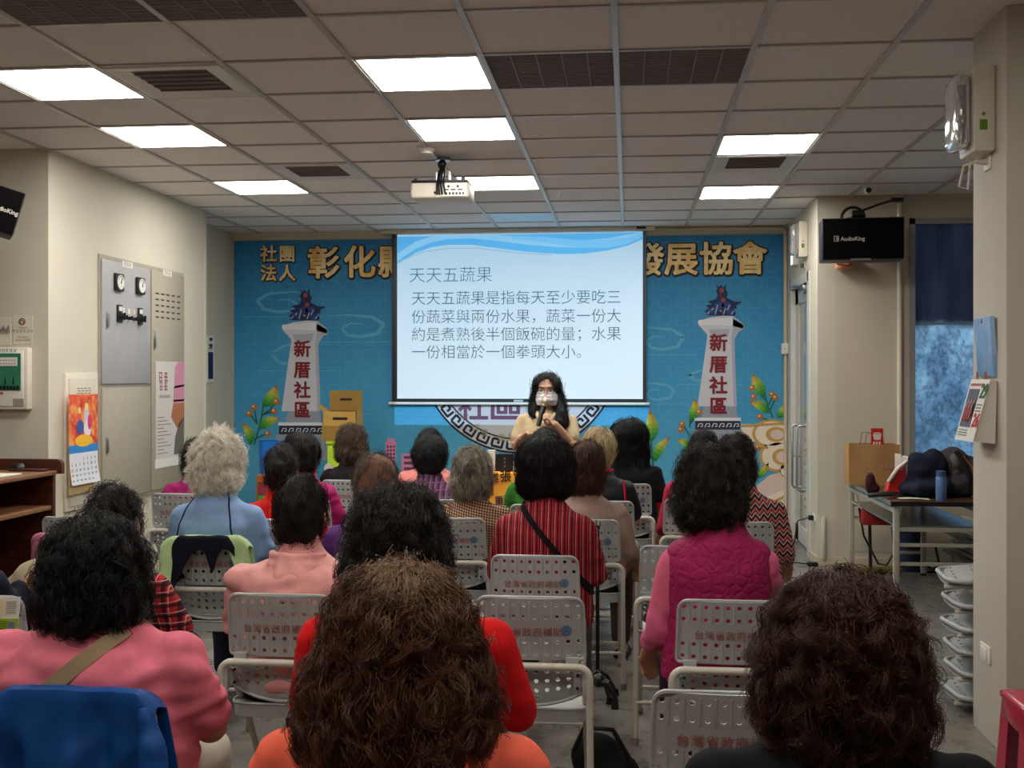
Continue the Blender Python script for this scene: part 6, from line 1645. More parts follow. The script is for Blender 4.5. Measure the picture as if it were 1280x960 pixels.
# ------------------------------------------------------------------ the audience and their chairs
def seat(px, cv, rz, clabel): return chair(px, cv, R(rz), clabel)
def strap(o, W0, W1, width, mat, label, cat, girth, sh, bagpos=None, bagr=(.09, .05, .08), bagmat=None, name='shoulder_bag', off=.020, lean=0.0):
    """band slung round the trunk from (x, z) W0 at the shoulder to W1 at the hip, in the wearer's space"""
    k = KTR[o.name]; secs, z = torso_secs(girth, k, sh, lean)
    b = B(); b.loft([(x, y, zz, rx + off, ry + off) for x, y, zz, rx, ry in secs]); 
    for s_ in (-1, 1): b.sph((s_ * sh * .6, -.022, z(.862)), (.075 + off * .6, .066 + off * .6, .045 + off * .4), 14)
    me = remesh(b, .012, 5); bv = BVHTree.FromPolygons([v.co[:] for v in me.vertices], [p.vertices[:] for p in me.polygons])
    p0 = Vector((W0[0], -.02, W0[1])); p1 = Vector((W1[0], -.01, W1[1])); C_ = (p0 + p1) / 2; a = (p0 - p1).normalized(); nr = a.cross(Vector((0, 1, 0))); hl = (p0 - p1).length / 2
    t = wempty(name, o.matrix_basis @ Vector(bagpos or W1_(p1)), label, cat)
    b = B(); rows = []
    N = 72
    for i in range(N):
        th = 2 * PI * i / N; r = []
        for e in (-1, -.33, .33, 1):
            c = C_ + nr * e * width / 2; d = a * math.cos(th) * hl + Vector((0, 1, 0)) * math.sin(th) * .14; d.normalize()
            h = bv.ray_cast(c + d * 1.0, -d)
            q = h[0] if h[0] is not None else c + d * .15
            r.append(b.bm.verts.new(o.matrix_basis @ q))
        rows.append(r)
    for i in range(N):
        for j in range(3): b.bm.faces.new((rows[i][j], rows[(i + 1) % N][j], rows[(i + 1) % N][j + 1], rows[i][j + 1]))
    link('strap', b.mesh(), mat, t)
    bp = Vector(bagpos or W1_(p1)); b = B(); b.box(bp - Vector(bagr), bp + Vector(bagr), .025, 3); me = b.mesh(); me.transform(o.matrix_basis)
    link('bag_body', me, bagmat or mat, t)
    return t
def W1_(p): return p + Vector((0, .1, 0))

# ---- nearest row
o, H, *_ = person('person with long curly brown hair in an orange top, nearest the camera', 502, 1.75, 693, 'cascade', 0.145, (82, 42, 21), sh=.175, girth=1.08, dz=.07,
       shirt=cloth('orange_cloth', (238, 104, 80)), sleeve='short', collar=True, skinc=(190, 140, 110), croot=(150, 120, 90), shellc=(26, 13, 8), shellnoise=.010,
       strand=dict(count=22000, guides=900, L=.17, curl=.013, turns=2.4, lift=.020, npt=22, rad=.0005, outk=.45, jitter=.22, down=1, clump=.86, spread=.011), vox=.007)
o, H, *_ = person('person with dark brown curly hair in a black top, nearest the camera on the right', 1050, 1.75, 708, 'curly', 0.115, (64, 32, 20), sh=.185, girth=1.05, dz=.045,
       shirt=cloth('black_knit', (20, 20, 24)), sleeve='short', collar=True, croot=(74, 42, 28), shellc=(14, 7, 5), shellnoise=.010,
       strand=dict(count=18000, guides=800, L=.15, curl=.013, turns=2.4, lift=.018, npt=22, rad=.0005, outk=.5, jitter=.25, down=1, clump=.82, spread=.011), vox=.007)
seat(500, 1.52, 0, 'folding chair under the person in the orange top, below the frame'); seat(1050, 1.52, 0, 'folding chair under the person in the black top, below the frame')
# ---- second row
o18, H, s18, ms18, a18 = person('person with black curly hair and a pink T-shirt, a beige strap across the back', 121, 2.62, 638, 'curly', 0.118, BLK, sh=.205, girth=1.28, dz=.035,
       shirt=cloth('pink_jersey', (222, 116, 134)), sleeve='short', collar=True, skinc=(186, 132, 104), shellnoise=.012, shellc=(8, 7, 7), fold=.014,
       strand=dict(count=12000, guides=600, L=.12, curl=.011, turns=2.0, lift=.014, npt=18, rad=.0006, outk=.6, jitter=.25, down=.9, clump=.62, spread=.011), pants=cloth('cream_trouser_cloth', (196, 186, 170)))
c18 = seat(95, 2.42, 0, 'folding chair under the blue jacket at the lower left')
BLUEJ = cloth('royal_blue_nylon', (16, 70, 136), .5)
bj = drape('jacket', c18, .2, .42, 'royal blue jacket draped over a chair back behind the pink T-shirt', BLUEJ, seed=3, wide=.186, fold=.026, flare=.42)
sl_ = B().tube([(.160, -.255, .785), (.182, -.272, .72), (.215, -.305, .60), (.225, -.32, .45), (.22, -.325, .30)], [.016, .026, .034, .036, .034], 14); me = remesh(sl_, .008, 4); displace(me, lambda c: .010 * noise.noise(Vector((c.x * 14, c.y * 14, c.z * 22)))); link('sleeve', me, BLUEJ, bj)
strap(o18, (.085, .895), (-.25, .60), .036, cloth('beige_webbing', (150, 128, 100)), 'beige crossbody bag worn over the pink T-shirt', 'bag', 1.28, .205, bagpos=(-.27, .16, .56), bagmat=cloth('beige_canvas', (150, 128, 100)), off=.022)
o, H, *_ = person('person with bushy black curly hair and a bright red long-sleeved top', 510, 2.72, 600, 'curly', 0.112, (16, 12, 10), sh=.205, girth=1.22, hx=-.024,
       shirt=cloth('bright_red_jersey', (206, 22, 26)), sleeve='long', croot=(70, 54, 40), shellnoise=.012, shellc=(9, 7, 6),
       strand=dict(count=12000, guides=600, L=.12, curl=.013, turns=2.0, lift=.020, npt=18, rad=.0006, outk=.6, jitter=.3, down=.8, clump=.62, spread=.011), pants=cloth('black_trouser_cloth', (20, 18, 22)))
seat(520, 2.53, 0, 'folding chair under the person in the bright red top'); 
seat(914, 2.42, 0, 'empty folding chair left of the dark curly head on the right')
# ---- third row
o, H, *_ = person('person with dark curly hair in a red and black plaid shirt', 132, 3.78, 601, 'curly', 0.078, DKB, sh=.18, girth=1.0,
       shirt=PL_RED, sleeve='long', strand=dict(count=4200, L=.08, curl=.009, turns=2.6, lift=.016, npt=12, rad=.0008, jitter=.4, outk=.6), hx=.03)
seat(122, 3.5, -8, 'folding chair under the person in the plaid shirt')
o21, H, *_ = person('person with short dark hair in a pale pink hooded jacket, seen from behind', 376, 3.72, 593, 'short', 0.082, (22, 13, 11), sh=.185, girth=1.12, skinc=(176, 122, 96),
       shirt=cloth('pale_pink_nylon', (216, 150, 146), .6), sleeve='long', fold=.013, shirt_name='jacket', strand=dict(count=3600, L=.05, lift=.006, npt=8, rad=.0008, outk=.9), pants=cloth('black_trouser_cloth', (22, 20, 24)), hx=.0)
b = B(); zc = H.z - .15
b.sph((0, -.062, zc - .005), (.105, .058, .032), 20); b.sph((0, -.105, zc - .055), (.085, .035, .055), 20); b.sph((0, -.112, zc - .11), (.045, .026, .05), 16)
b.tube([Vector((.088 * math.cos(a * PI / 16 + PI), -.02 + .075 * math.sin(a * PI / 16 + PI), zc + .028)) for a in range(17)], .014, 10)
me = remesh(b, .008, 8); displace(me, lambda c: .007 * (noise.noise(c * 14) + noise.noise(Vector((c.x * 34, c.y * 9, c.z * 16)))))
link('hood', me, cloth('pale_pink_hood_nylon', (220, 154, 150), .6), o21)
c21 = seat(348, 3.52, 0, 'folding chair with red lettering behind the pale pink hooded jacket')
seat(662, 3.48, 0, 'empty folding chair with red lettering right of the bright red top')
o15, H, *_ = person('person with bushy dark hair in a magenta quilted vest over pink sleeves', 897, 3.68, 552, 'curly', 0.115, DKB, sh=.142, girth=.88, arms=('down', 'lap'), hx=-.03,
       shirt=cloth('dusty_pink_jersey', (206, 96, 128)), sleeve='long', pants=cloth('purple_trouser_cloth', (56, 28, 54)), strand=dict(count=5200, L=.08, curl=.008, turns=2.6, lift=.016, npt=12, rad=.0008, jitter=.4, outk=.7), vox=.0075, hemz=.47)
k15 = KTR[o15.name]; secs, z15 = torso_secs(.88, k15, .150)
b = B(); b.loft([(x, y, zz, rx + .026, ry + .026) for x, y, zz, rx, ry in secs if zz > .45][:-1]); 
for s_ in (-1, 1): b.sph((s_ * .10, -.022, z15(.872)), (.072, .076, .055), 14)
me = remesh(b, .009, 5); displace(me, lambda c: .005 * noise.noise(c * 9)); link('vest', me, m_quilt((152, 22, 80)), o15)
seat(917, 3.42, 0, 'folding chair with red lettering behind the magenta quilted vest')
# far left neighbour, cut by the edge
o, H, *_ = person('person in dark navy sleeves, cut by the left edge', -62, 3.78, 600, 'bob', 0.09, BLK, yaw=R(-8), sh=.17, girth=1.0, shirt=cloth('dark_navy_cloth', (28, 30, 46)), sleeve='long', arms=('lap', 'chin'), strand=dict(count=1500), pants=cloth('black_trouser_cloth2', (24, 24, 28)))
c20 = seat(-38, 3.5, 0, 'folding chair at the left edge with pamphlets propped on it')
# ---- fourth row
o2, H2, *_ = person('person with fluffy white hair in a pale blue shirt with navy piping', 273, 4.97, 533, 'curly', 0.106, (232, 224, 208), sh=.150, girth=1.0, skinc=(170, 120, 98),
       shirt=cloth('pale_blue_jersey', (134, 164, 206)), sleeve='short', shellc=(206, 198, 182), shellnoise=.012, strand=dict(count=6500, L=.05, curl=.006, turns=2.0, lift=.022, npt=9, rad=.0008, outk=1.2, jitter=.6, down=.3))
bv = BVHTree.FromPolygons([v.co[:] for v in _[1].vertices], [p.vertices[:] for p in _[1].polygons])
def on_back(mesh_bvh, pts, r, name, mat, parent, lift=.002):
    q = []
    for x, z in pts:
        h = mesh_bvh.ray_cast(Vector((x, -1, z)), Vector((0, 1, 0)))
        if h[0] is not None: q.append(h[0] + Vector((0, -lift, 0)))
    if len(q) > 1: link(name, B().tube(q, r, 6).mesh(), mat, parent)
navyp = cloth('navy_piping', (22, 26, 44))
on_back(bv, bez((.055, 1.005), (.085, .93), (.115, .84), (.118, .64), 24), .0036, 'piping', navyp, o2); on_back(bv, bez((-.055, 1.005), (-.085, .96), (-.13, .90), (-.155, .78), 20), .0036, 'piping', navyp, o2)
link('mask_strap', B().tube([H2 + Vector((.079, -.012, .01)), H2 + Vector((.088, -.02, -.02)), H2 + Vector((.082, .0, -.045)), H2 + Vector((.072, .05, -.05))], .0025, 6).mesh(), M['white'], o2)
link('mask', B().grid(lambda u, v_: tuple(H2 + Vector(((.080) * math.sin((u - .5) * 2.4), -.004 + .104 * math.cos((u - .5) * 2.4) + .012 * math.sin(v_ * PI), -.105 + .095 * v_))), 16, 8, .002).mesh(), M['white'], o2)
c2 = seat(258, 4.75, 0, 'folding chair with a pale green jacket hung over it')
gj = empty('jacket', c2.location, 0, 'pale green jacket with a black lining hung over the chair behind the pale blue shirt', 'jacket')
def prof_g(s_): return .06 + (.95 * min(1, max(0, (-s_ - .35) / .3)) if s_ < 0 else .62 * min(1, max(0, (s_ - .50) / .3)))
def prof_k(s_): return .17 + (.95 * max(0, (-s_ - .15) / .85) ** 1.6 if s_ < 0 else .34 * math.exp(-((s_ - .30) / .16) ** 2)) - .10 * max(0, s_ - .5)
drape('green_shell', c2, .2, .27, None, None, None, parent=gj, seed=5, wide=.19, fold=.010, profile=prof_g).data.materials.append(cloth('pale_green_nylon', (178, 206, 150), .6))
drape('black_lining', c2, .2, .27, None, None, None, parent=gj, seed=6, wide=.135, fold=.006, ydo=-.014, profile=prof_k).data.materials.append(cloth('black_navy_lining', (14, 15, 28)))
o6, H, *_ = person('balding person with grey hair and an ear in view, behind the bushy black curls', 470, 4.6, 566, 'short', 0.092, (78, 68, 62), sh=.165, girth=1.0, skinc=(170, 116, 90),
       shirt=cloth('violet_cloth', (88, 48, 112)), sleeve='long', strand=dict(count=3200, L=.05, lift=.003, npt=6, rad=.0007, keep=lambda c: c.z < 1.125 or noise.noise(c * 60) > -.05), shellc=(112, 80, 62), shellnoise=.003)
seat(470, 4.35, 0, 'folding chair under the balding person')
b = B(); lf = o6.location
tag(B().grid(lambda u, v_: (lf.x - .16 + .09 * u, lf.y + .13 + .03 * u, .80 + .13 * v_ + .02 * u), 4, 4, .003).build('booklet', flat((214, 216, 222))), 'white open booklet held by the balding person', 'booklet')
o10, H, s10, ms10, a10 = person('person with a dark bob and a red striped shirt, a black strap across the back', 682, 4.55, 543, 'bob', 0.115, (15, 10, 12), sh=.150, girth=1.02,
       shirt=STRIPE, sleeve='long', strand=dict(count=6000, L=.10, curl=.003, turns=1, lift=.006, npt=10, rad=.0008, outk=.9), fold=.005)
seat(668, 4.29, 0, 'folding chair with red lettering behind the red striped shirt')
strap(o10, (-.075, .95), (.17, .66), .022, cloth('black_webbing', (18, 16, 18)), 'black crossbody bag worn over the red striped shirt', 'bag', 1.02, .150, bagpos=(.10, .24, .60), bagr=(.07, .045, .055), bagmat=M['blackmatt'], off=.018)
seat(853, 4.53, 0, 'folding chair left of the magenta vest, half hidden by its pink sleeve')
# ---- fifth row
o, H, *_ = person('person in a red top with dark hair pinned in a bun', 352, 5.62, 556, 'short', 0.08, DKB, sh=.155, girth=1.0, skinc=(180, 128, 104),
       shirt=cloth('scarlet_jersey', (206, 26, 22)), sleeve='long', extra_hair=[((0.0, -.10, .015), (.05, .04, .05))], strand=dict(count=2600, L=.07, lift=.004, npt=8, rad=.0009, outk=.2, down=-.2, crown=(0, 0, .2)))
seat(345, 5.40, 0, 'grey folding chair behind the red top, between the blue shirt and pink jacket')
o9, H, *_ = person('person with wavy grey hair in a brown houndstooth jacket', 590, 5.68, 556, 'curly', 0.096, (150, 142, 126), sh=.150, girth=1.05, shirt=m_hound(), shirt_name='jacket', sleeve='long', croot=(90, 84, 74), shellc=(80, 74, 64),
       strand=dict(count=4200, L=.09, curl=.006, turns=1.5, lift=.012, npt=10, rad=.0009, jitter=.4, outk=.8))
seat(563, 5.45, 0, 'folding chair behind the brown houndstooth jacket')
o, H, *_ = person('person with short brown hair in a taupe long-sleeved top', 733, 5.60, 549, 'curly', 0.09, (66, 38, 24), sh=.160, girth=1.05, shirt=cloth('taupe_jersey', (152, 126, 116)), sleeve='long', yaw=R(-8),
       strand=dict(count=3600, L=.07, curl=.004, turns=1.4, lift=.010, npt=9, rad=.0009, jitter=.3, outk=.8), arms='down')
seat(730, 5.38, 0, 'folding chair behind the taupe top, beside the walking stick')
o, H, *_ = person('person with short dark hair in a chevron top, beyond the magenta vest', 925, 5.52, 540, 'curly', 0.09, (36, 19, 14), sh=.165, girth=1.05, shirt=m_chev(), sleeve='long', arms='down', hx=-.02,
       strand=dict(count=3600, L=.06, curl=.005, turns=1.5, lift=.010, npt=9, rad=.0009, jitter=.3, outk=.8))
seat(922, 5.30, 0, 'folding chair behind the chevron top, half hidden by the magenta vest')
seat(92, 5.48, 0, 'empty folding chair in front of the plaid shirt, only its rounded corner in view')
# ---- sixth row
o, H, *_ = person('person in a magenta top mostly hidden behind the fluffy white hair', 246, 6.85, 545, 'bob', 0.085, (40, 32, 30), sh=.15, shirt=cloth('plum_cloth', (142, 30, 90)), sleeve='long', strand=dict(count=1500))
seat(223, 6.60, 0, 'folding chair left of the pale blue shirt, its holes lit through')
o4, H, *_ = person('person with a dark bob in a magenta jacket', 381, 6.55, 539, 'bob', 0.108, (20, 14, 14), sh=.150, shirt=cloth('magenta_nylon', (166, 32, 100), .6), shirt_name='jacket', sleeve='long', hx=-.02, strand=dict(count=2600, L=.09, lift=.006, npt=8, rad=.001), yaw=R(-10))
seat(375, 6.32, 0, 'folding chair under the person in the magenta jacket')
o7, H7, *_ = person('person with short black hair and a black cap band in a purple plaid shirt', 538, 6.52, 543, 'short', 0.1, (24, 25, 26), sh=.150, shirt=PL_PUR, sleeve='short', skinc=(186, 134, 106), strand=dict(count=3200, L=.05, lift=.006, npt=7, rad=.001))
seat(538, 6.28, 0, 'folding chair under the person in the purple plaid shirt')
o, H, *_ = person('person in a green top hidden behind the dark bob of the red striped shirt', 681, 6.25, 533, 'bob', 0.09, BLK, sh=.155, shirt=cloth('green_jersey', (52, 112, 40)), sleeve='short', strand=dict(count=1500))
seat(676, 6.02, 0, 'folding chair under the person in the green top')
o12, H, *_ = person('person with pale blond hair in a low bun and a black vest with red trim', 748, 6.45, 534, 'short', 0.094, (196, 178, 140), sh=.155, girth=1.05, shirt=cloth('black_vest_nylon', (28, 28, 34), .6), shirt_name='vest', sleeve='short',
       extra_hair=[((0.0, -.105, -.035), (.045, .035, .04))], shellc=(120, 100, 72), strand=dict(count=3200, L=.10, lift=.005, npt=9, rad=.0009, outk=.3), pants=PANTS[0])
bv = BVHTree.FromPolygons([v.co[:] for v in _[1].vertices], [p.vertices[:] for p in _[1].polygons]); rt = cloth('red_trim', (190, 30, 44))
on_back(bv, bez((.135, .93), (.155, .85), (.155, .75), (.15, .62), 14), .006, 'trim', rt, o12); link('collar_trim', B().tube([H + Vector((.075 * math.cos(a * PI / 10 + PI), -.012 + .075 * math.sin(a * PI / 10 + PI), -.112)) for a in range(11)], .013).mesh(), rt, o12)
seat(754, 6.20, 0, 'folding chair behind the black vest with red trim')
o, H, *_ = person('person with dark hair far ahead of the magenta vest, in a rose top', 879, 6.55, 535, 'short', 0.085, (18, 14, 14), sh=.165, shirt=cloth('rose_cloth', (170, 40, 70)), sleeve='long', strand=dict(count=1500), arms='down')
seat(868, 6.30, 0, 'folding chair under the person in the rose top')
# ---- front row
o5, H, *_ = person('person with short wavy brown hair in a black top with a round badge', 440, 7.70, 528, 'curly', 0.108, (84, 68, 52), sh=.15, shirt=cloth('black_print_cloth', (30, 22, 28)), sleeve='short', skinc=(190, 140, 112), croot=(60, 48, 38), shellc=(50, 40, 30), hx=.0,
       strand=dict(count=3000, L=.06, curl=.005, turns=1.5, lift=.012, npt=8, rad=.0011, jitter=.4, outk=.8))
bv = BVHTree.FromPolygons([v.co[:] for v in _[1].vertices], [p.vertices[:] for p in _[1].polygons])
h = next((q for q in (bv.ray_cast(Vector((x_, -1, .868)), Vector((0, 1, 0))) for x_ in (-.17, -.15, -.13, -.11, -.09)) if q[0]), (None,))
if h[0]: link('badge', B().cyl(h[0] + Vector((0, -.008, 0)), h[0] + Vector((0, .004, 0)), .033).mesh(), flat((206, 196, 180)), o5)
seat(432, 7.48, 0, 'folding chair behind the black top with the round badge')
o, H, *_ = person('person in a salmon pink top directly ahead of the purple plaid shirt', 537, 7.55, 534, 'short', 0.086, (18, 18, 20), sh=.165, shirt=cloth('salmon_cloth', (214, 132, 126)), sleeve='long', strand=dict(count=1500))
seat(537, 7.32, 0, 'folding chair under the person in the salmon pink top')
o, H, *_ = person('person with long black hair and a black T-shirt with red sleeve bands', 786, 7.45, 522, 'long', 0.125, (12, 12, 15), sh=.165, shirt=cloth('black_jersey', (20, 20, 24)), sleeve='short', arms='down', skinc=(186, 128, 100), yaw=R(14),
       strand=dict(count=4200, L=.22, lift=.008, curl=.004, turns=1, npt=12, rad=.0011, outk=.7))
for (s0, E, Wr, d, n) in _[2]: q = s0.lerp(E, .70); dd = (E - s0).normalized(); link('sleeve_band', B().cyl(q + dd * .035, q + dd * .068, .0635, .061, 20, False).mesh(), rt, o)
seat(781, 7.22, 0, 'folding chair behind the long black hair')
# ------------------------------------------------------------------ the presenter
pv = 7.35
v = A(684, 600, pv)
def presenter():
    b = B(); SH = .150
    zz = lambda py: CAMZ + (HOR - py) * pv / F
    xx = lambda px: (px - 684) * pv / F
    Hz = zz(489.5); H = Vector((0, 0, Hz)); fy = -1           # she faces the camera: local -y
    secs = [(0, 0, .80, .150, .115), (0, 0, .90, .150, .112), (0, 0, 1.00, .135, .10), (0, -.005, 1.10, .138, .102), (0, -.005, 1.16, .142, .098), (0, 0, 1.215, .128, .085), (0, .004, 1.255, .085, .068), (0, .008, 1.29, .055, .053), (0, .008, 1.32, .047, .048)]
    b.loft(secs); caps(b, [Vector((0, .008, 1.27)), H + Vector((0, .01, -.05))], [.048, .045])
    b.sph(H + Vector((0, .008, .018)), (.070, .088, .086), 24); b.sph(H + Vector((0, -.014, -.030)), (.056, .066, .064), 20); b.sph(H + Vector((0, -.05, -.080)), (.026, .026, .020), 12)
    b.cyl(H + Vector((0, -.080, .010)), H + Vector((0, -.098, -.026)), .007, .011); b.sph(H + Vector((0, -.097, -.028)), (.014, .012, .010), 10); b.sph(H + Vector((0, -.073, .03)), (.046, .014, .010), 12); b.sph(H + Vector((0, -.072, -.062)), (.022, .012, .010), 10)
    for s_ in (-1, 1): b.sph(H + Vector((s_ * .034, -.062, -.03)), (.024, .022, .022), 10); b.sph(H + Vector((s_ * .073, .008, -.010)), (.010, .020, .030), 10)
    # arms: her right is at the left of the picture
    SR = Vector((-.150, .0, 1.195)); ER = Vector((xx(646), -.02, zz(557))); WR = Vector((xx(655), -.16, zz(546)))
    SL = Vector((.150, .0, 1.195)); EL = Vector((xx(716), -.05, zz(556))); WL = Vector((xx(697), -.185, zz(529)))
    caps(b, [SR, ER, WR], [.046, .036, .024]); caps(b, [SL, EL, WL], [.046, .036, .024])
    hand(b, WR, Vector((.55, -.35, .28)), Vector((.1, -.5, -.9)), 1, .92, 1.0)
    mic0 = Vector((xx(677.5), -.225, zz(530))); mic1 = Vector((xx(685.5), -.165, zz(499)))
    md = (mic1 - mic0).normalized(); g = mic0 + md * .068
    # hand closed round the microphone: the palm lies on its outer side
    hd = Vector((-.78, -.42, .40)).normalized(); pn = Vector((-.45, .15, -.3)); 
    pn = (g - WL) - hd * ((g - WL).dot(hd)); pn = (pn.normalized() * .6 + Vector((0, -.9, .1))).normalized()
    hand(b, WL, hd, pn, -1, .92, 1.25)
    # legs
    hips = [Vector((s_ * .082, .0, .80)) for s_ in (-1, 1)]; kn = [Vector((s_ * .09, -.01, .44)) for s_ in (-1, 1)]; an = [Vector((s_ * .09, .01, .085)) for s_ in (-1, 1)]
    for i in range(2): caps(b, [hips[i], kn[i], an[i]], [.082, .052, .034]); caps(b, [an[i] + Vector((0, .02, -.045)), an[i] + Vector((0, -.13, -.055))], [.034, .026])
    b.loft([(0, 0, .72, .13, .11), (0, 0, .80, .158, .12), (0, 0, .90, .148, .11)])
    me = remesh(b, .0055, 4); o = link('person', me, skin((200, 156, 130))); o.location = (v.x, v.y, 0); o.rotation_euler = (0, 0, math.atan2(-v.x, v.y) * -0.4)
    tag(o, 'person standing in a beige short-sleeved blouse and patterned mask, speaking into a microphone', 'person')
    # blouse
    b = B(); g_ = .013
    b.loft([(x, y, z, rx + g_ + .006, ry + g_ + .004) for x, y, z, rx, ry in secs[:7]] + [(0, .006, 1.272, .070, .062)])
    for s0, E_ in ((SR, ER), (SL, EL)): q = s0.lerp(E_, .62); caps(b, [s0, q], [.052, .060])
    b.sph((-.09, 0, 1.215), (.07, .062, .045)); b.sph((.09, 0, 1.215), (.07, .062, .045))
    me = remesh(b, .007, 10); displace(me, lambda c: .007 * (noise.noise(Vector((c.x * 8, c.y * 8, c.z * 12))) + .6 * noise.noise(c * 22)))
    bl = link('blouse', me, cloth('beige_blouse_cloth', (204, 184, 150)), o)
    bv = BVHTree.FromPolygons([w_.co[:] for w_ in me.vertices], [p.vertices[:] for p in me.polygons])
    for s_ in (-1, 1):
        pts = []
        for x_, z_ in ((.070, 1.268), (.058, 1.245), (.042, 1.222), (.022, 1.196), (.004, 1.172)):
            h = bv.ray_cast(Vector((s_ * x_, -1, z_)), Vector((0, 1, 0)))
            if h[0]: pts.append(h[0] + Vector((0, -.004, 0)))
        if len(pts) > 2: link('collar', B().tube([Vector((s_ * .066, .03, 1.285))] + pts, [.010] + [.013] * (len(pts) - 1) + [.006], 8).mesh(), cloth('beige_collar_cloth', (222, 202, 172)), bl)
    for s0, E_ in ((SR, ER), (SL, EL)):
        q = s0.lerp(E_, .62); dd = (E_ - s0).normalized(); link('cuff', B().cyl(q + dd * .045, q + dd * .062, .062, .061, 20, False).mesh(), cloth('beige_cuff_cloth', (176, 154, 122)), bl)
    for k in range(4):
        h = bv.ray_cast(Vector((0, -1, 1.2 - k * .075)), Vector((0, 1, 0)))
        if h[0]: link('button', B().cyl(h[0] + Vector((0, -.004, 0)), h[0], .006).mesh(), flat((170, 150, 124)), bl)
    b = B(); b.loft([(0, 0, .70, .14, .115), (0, 0, .80, .168, .13), (0, 0, .88, .160, .122)])
    for i in range(2): caps(b, [hips[i], kn[i], an[i] + Vector((0, 0, .02))], [.09, .064, .05])
    link('trousers', remesh(b, .011, 4), PANTS[1], o)
    for i in range(2):
        b = B(); caps(b, [an[i] + Vector((0, .02, -.05)), an[i] + Vector((0, -.14, -.058))], [.036, .03], 10); b.box((an[i].x - .038, -.16, 0), (an[i].x + .038, .06, .022), .01)
        link('shoe', remesh(b, .010, 3), M['white'], o)
    # face
    for s_ in (-1, 1):
        e = link('eye', B().sph(H + Vector((s_ * .030, -.0745, .006)), (.0115, .010, .0045), 12).mesh(), flat((150, 132, 124)), o)
        link('iris', B().sph(H + Vector((s_ * .030, -.0815, .006)), (.0062, .004, .0045), 10).mesh(), flat((24, 18, 16)), e)
        link('eyebrow', B().tube([H + Vector((s_ * .014, -.087, .026)), H + Vector((s_ * .032, -.085, .031)), H + Vector((s_ * .05, -.074, .026))], .0028, 6).mesh(), flat((36, 28, 26)), o)
    b = B()
    for s_ in (-1, 1):
        pts = [H + Vector((s_ * .031 + .024 * math.cos(a * PI / 10), -.097 + .012 * abs(s_ * .031 + .024 * math.cos(a * PI / 10)) * 4 * .3, .004 + .019 * math.sin(a * PI / 10))) for a in range(21)]
        b.tube(pts, .0016, 6); b.tube([H + Vector((s_ * .055, -.092, .01)), H + Vector((s_ * .075, -.05, .012)), H + Vector((s_ * .077, .01, .008))], .0016, 6)
    b.tube([H + Vector((-.008, -.098, .008)), H + Vector((0, -.101, .011)), H + Vector((.008, -.098, .008))], .0016, 6)
    link('glasses', b.mesh(), flat((70, 34, 34), .3), o)
    def maskm():
        n = NT('printed_face_mask', .8); f = n.noise(24, 3); g2 = n.noise(40, 2)
        n.color(n.mix(n.ramp(g2, [(.55, (0, 0, 0)), (.6, (.7, .7, .7))]), n.ramp(f, [(.42, lin(228, 228, 230)), (.5, lin(160, 166, 182)), (.56, lin(230, 230, 230))]), lin(206, 176, 176))); return n.m
    def mf(u, v_):
        a = (u - .5) * 2.5; w_ = v_
        rz = .112 if .25 < v_ < .85 else .108
        d = .090 + .026 * math.sin(PI * min(1, v_ * 1.05)) * math.cos(a) ** 2 + .003 * math.sin(v_ * 20)
        return tuple(H + Vector(((.068 + .010 * math.sin(PI * v_)) * math.sin(a), .004 - (d * math.cos(a)), -.088 + .084 * v_ + .010 * math.cos(a) * (v_ > .9) * 1.0)))
    mk = link('mask', B().grid(mf, 24, 14, .002).mesh(), maskm(), o)
    b = B()
    for s_ in (-1, 1): b.tube([H + Vector((s_ * .066, -.03, -.01)), H + Vector((s_ * .077, .012, .012)), H + Vector((s_ * .081, .026, -.01)), H + Vector((s_ * .076, .01, -.04)), H + Vector((s_ * .066, -.028, -.075))], .0017, 6)
    link('ear_loop', b.mesh(), M['white'], mk)
    # hair: parted, falling over both shoulders, longer at the right of the picture
    b = B()
    b.sph(H + Vector((0, .022, .028)), (.082, .090, .090), 24); b.sph(H + Vector((0, .05, -.04)), (.084, .06, .09), 20)
    b.sph(H + Vector((-.066, -.022, .045)), (.024, .035, .05), 12); b.sph(H + Vector((.066, -.022, .045)), (.024, .035, .05), 12)
    def lock(pts, rs): caps(b, [H + Vector(p) for p in pts], rs, 12)
    lock([(-.062, -.005, .05), (-.076, .0, -.02), (-.082, -.01, -.08), (-.084, -.05, -.13), (-.075, -.072, -.158)], [.024, .027, .030, .028, .018])
    lock([(-.06, .03, -.03), (-.075, .03, -.09), (-.07, .02, -.14)], [.04, .042, .03])
    lock([(.062, -.005, .05), (.076, .0, -.02), (.084, -.01, -.08), (.090, -.058, -.14), (.092, -.095, -.20), (.09, -.105, -.27)], [.024, .027, .032, .036, .034, .016])
    lock([(.06, .03, -.03), (.08, .02, -.09), (.105, -.03, -.15), (.118, -.075, -.21)], [.034, .034, .03, .022])
    me = remesh(b, .007, 3); displace(me, lambda c: .004 * (noise.noise(Vector((c.x * 40, c.y * 40, c.z * 10))) + noise.noise(c * 20)))
    hr = link('hair', me, flat((12, 12, 15), .6), o)
    strands(hr, me, 5000, .13, hairmat((16, 15, 18)), 77, curl=.003, turns=1.2, lift=.006, npt=10, rad=.0008, crown=tuple(H + Vector((0, .02, .12))), outk=.6, keep=lambda c: not (abs(c.x - H.x) < .05 and c.y < H.y - .03), guides=300)
    # microphone: held, so a thing of its own
    t = wempty('microphone', o.matrix_basis @ mic0, 'black handheld microphone with a silver head before the presenter\'s mask', 'microphone')
    Mb = o.matrix_basis
    def ad(nm_, b, m): me = b.mesh(); me.transform(Mb); return link(nm_, me, m, t)
    ad('handle', B().cyl(mic0, mic1 - md * .045, .0145, .018).cyl(mic0 - md * .004, mic0, .013), M['black'])
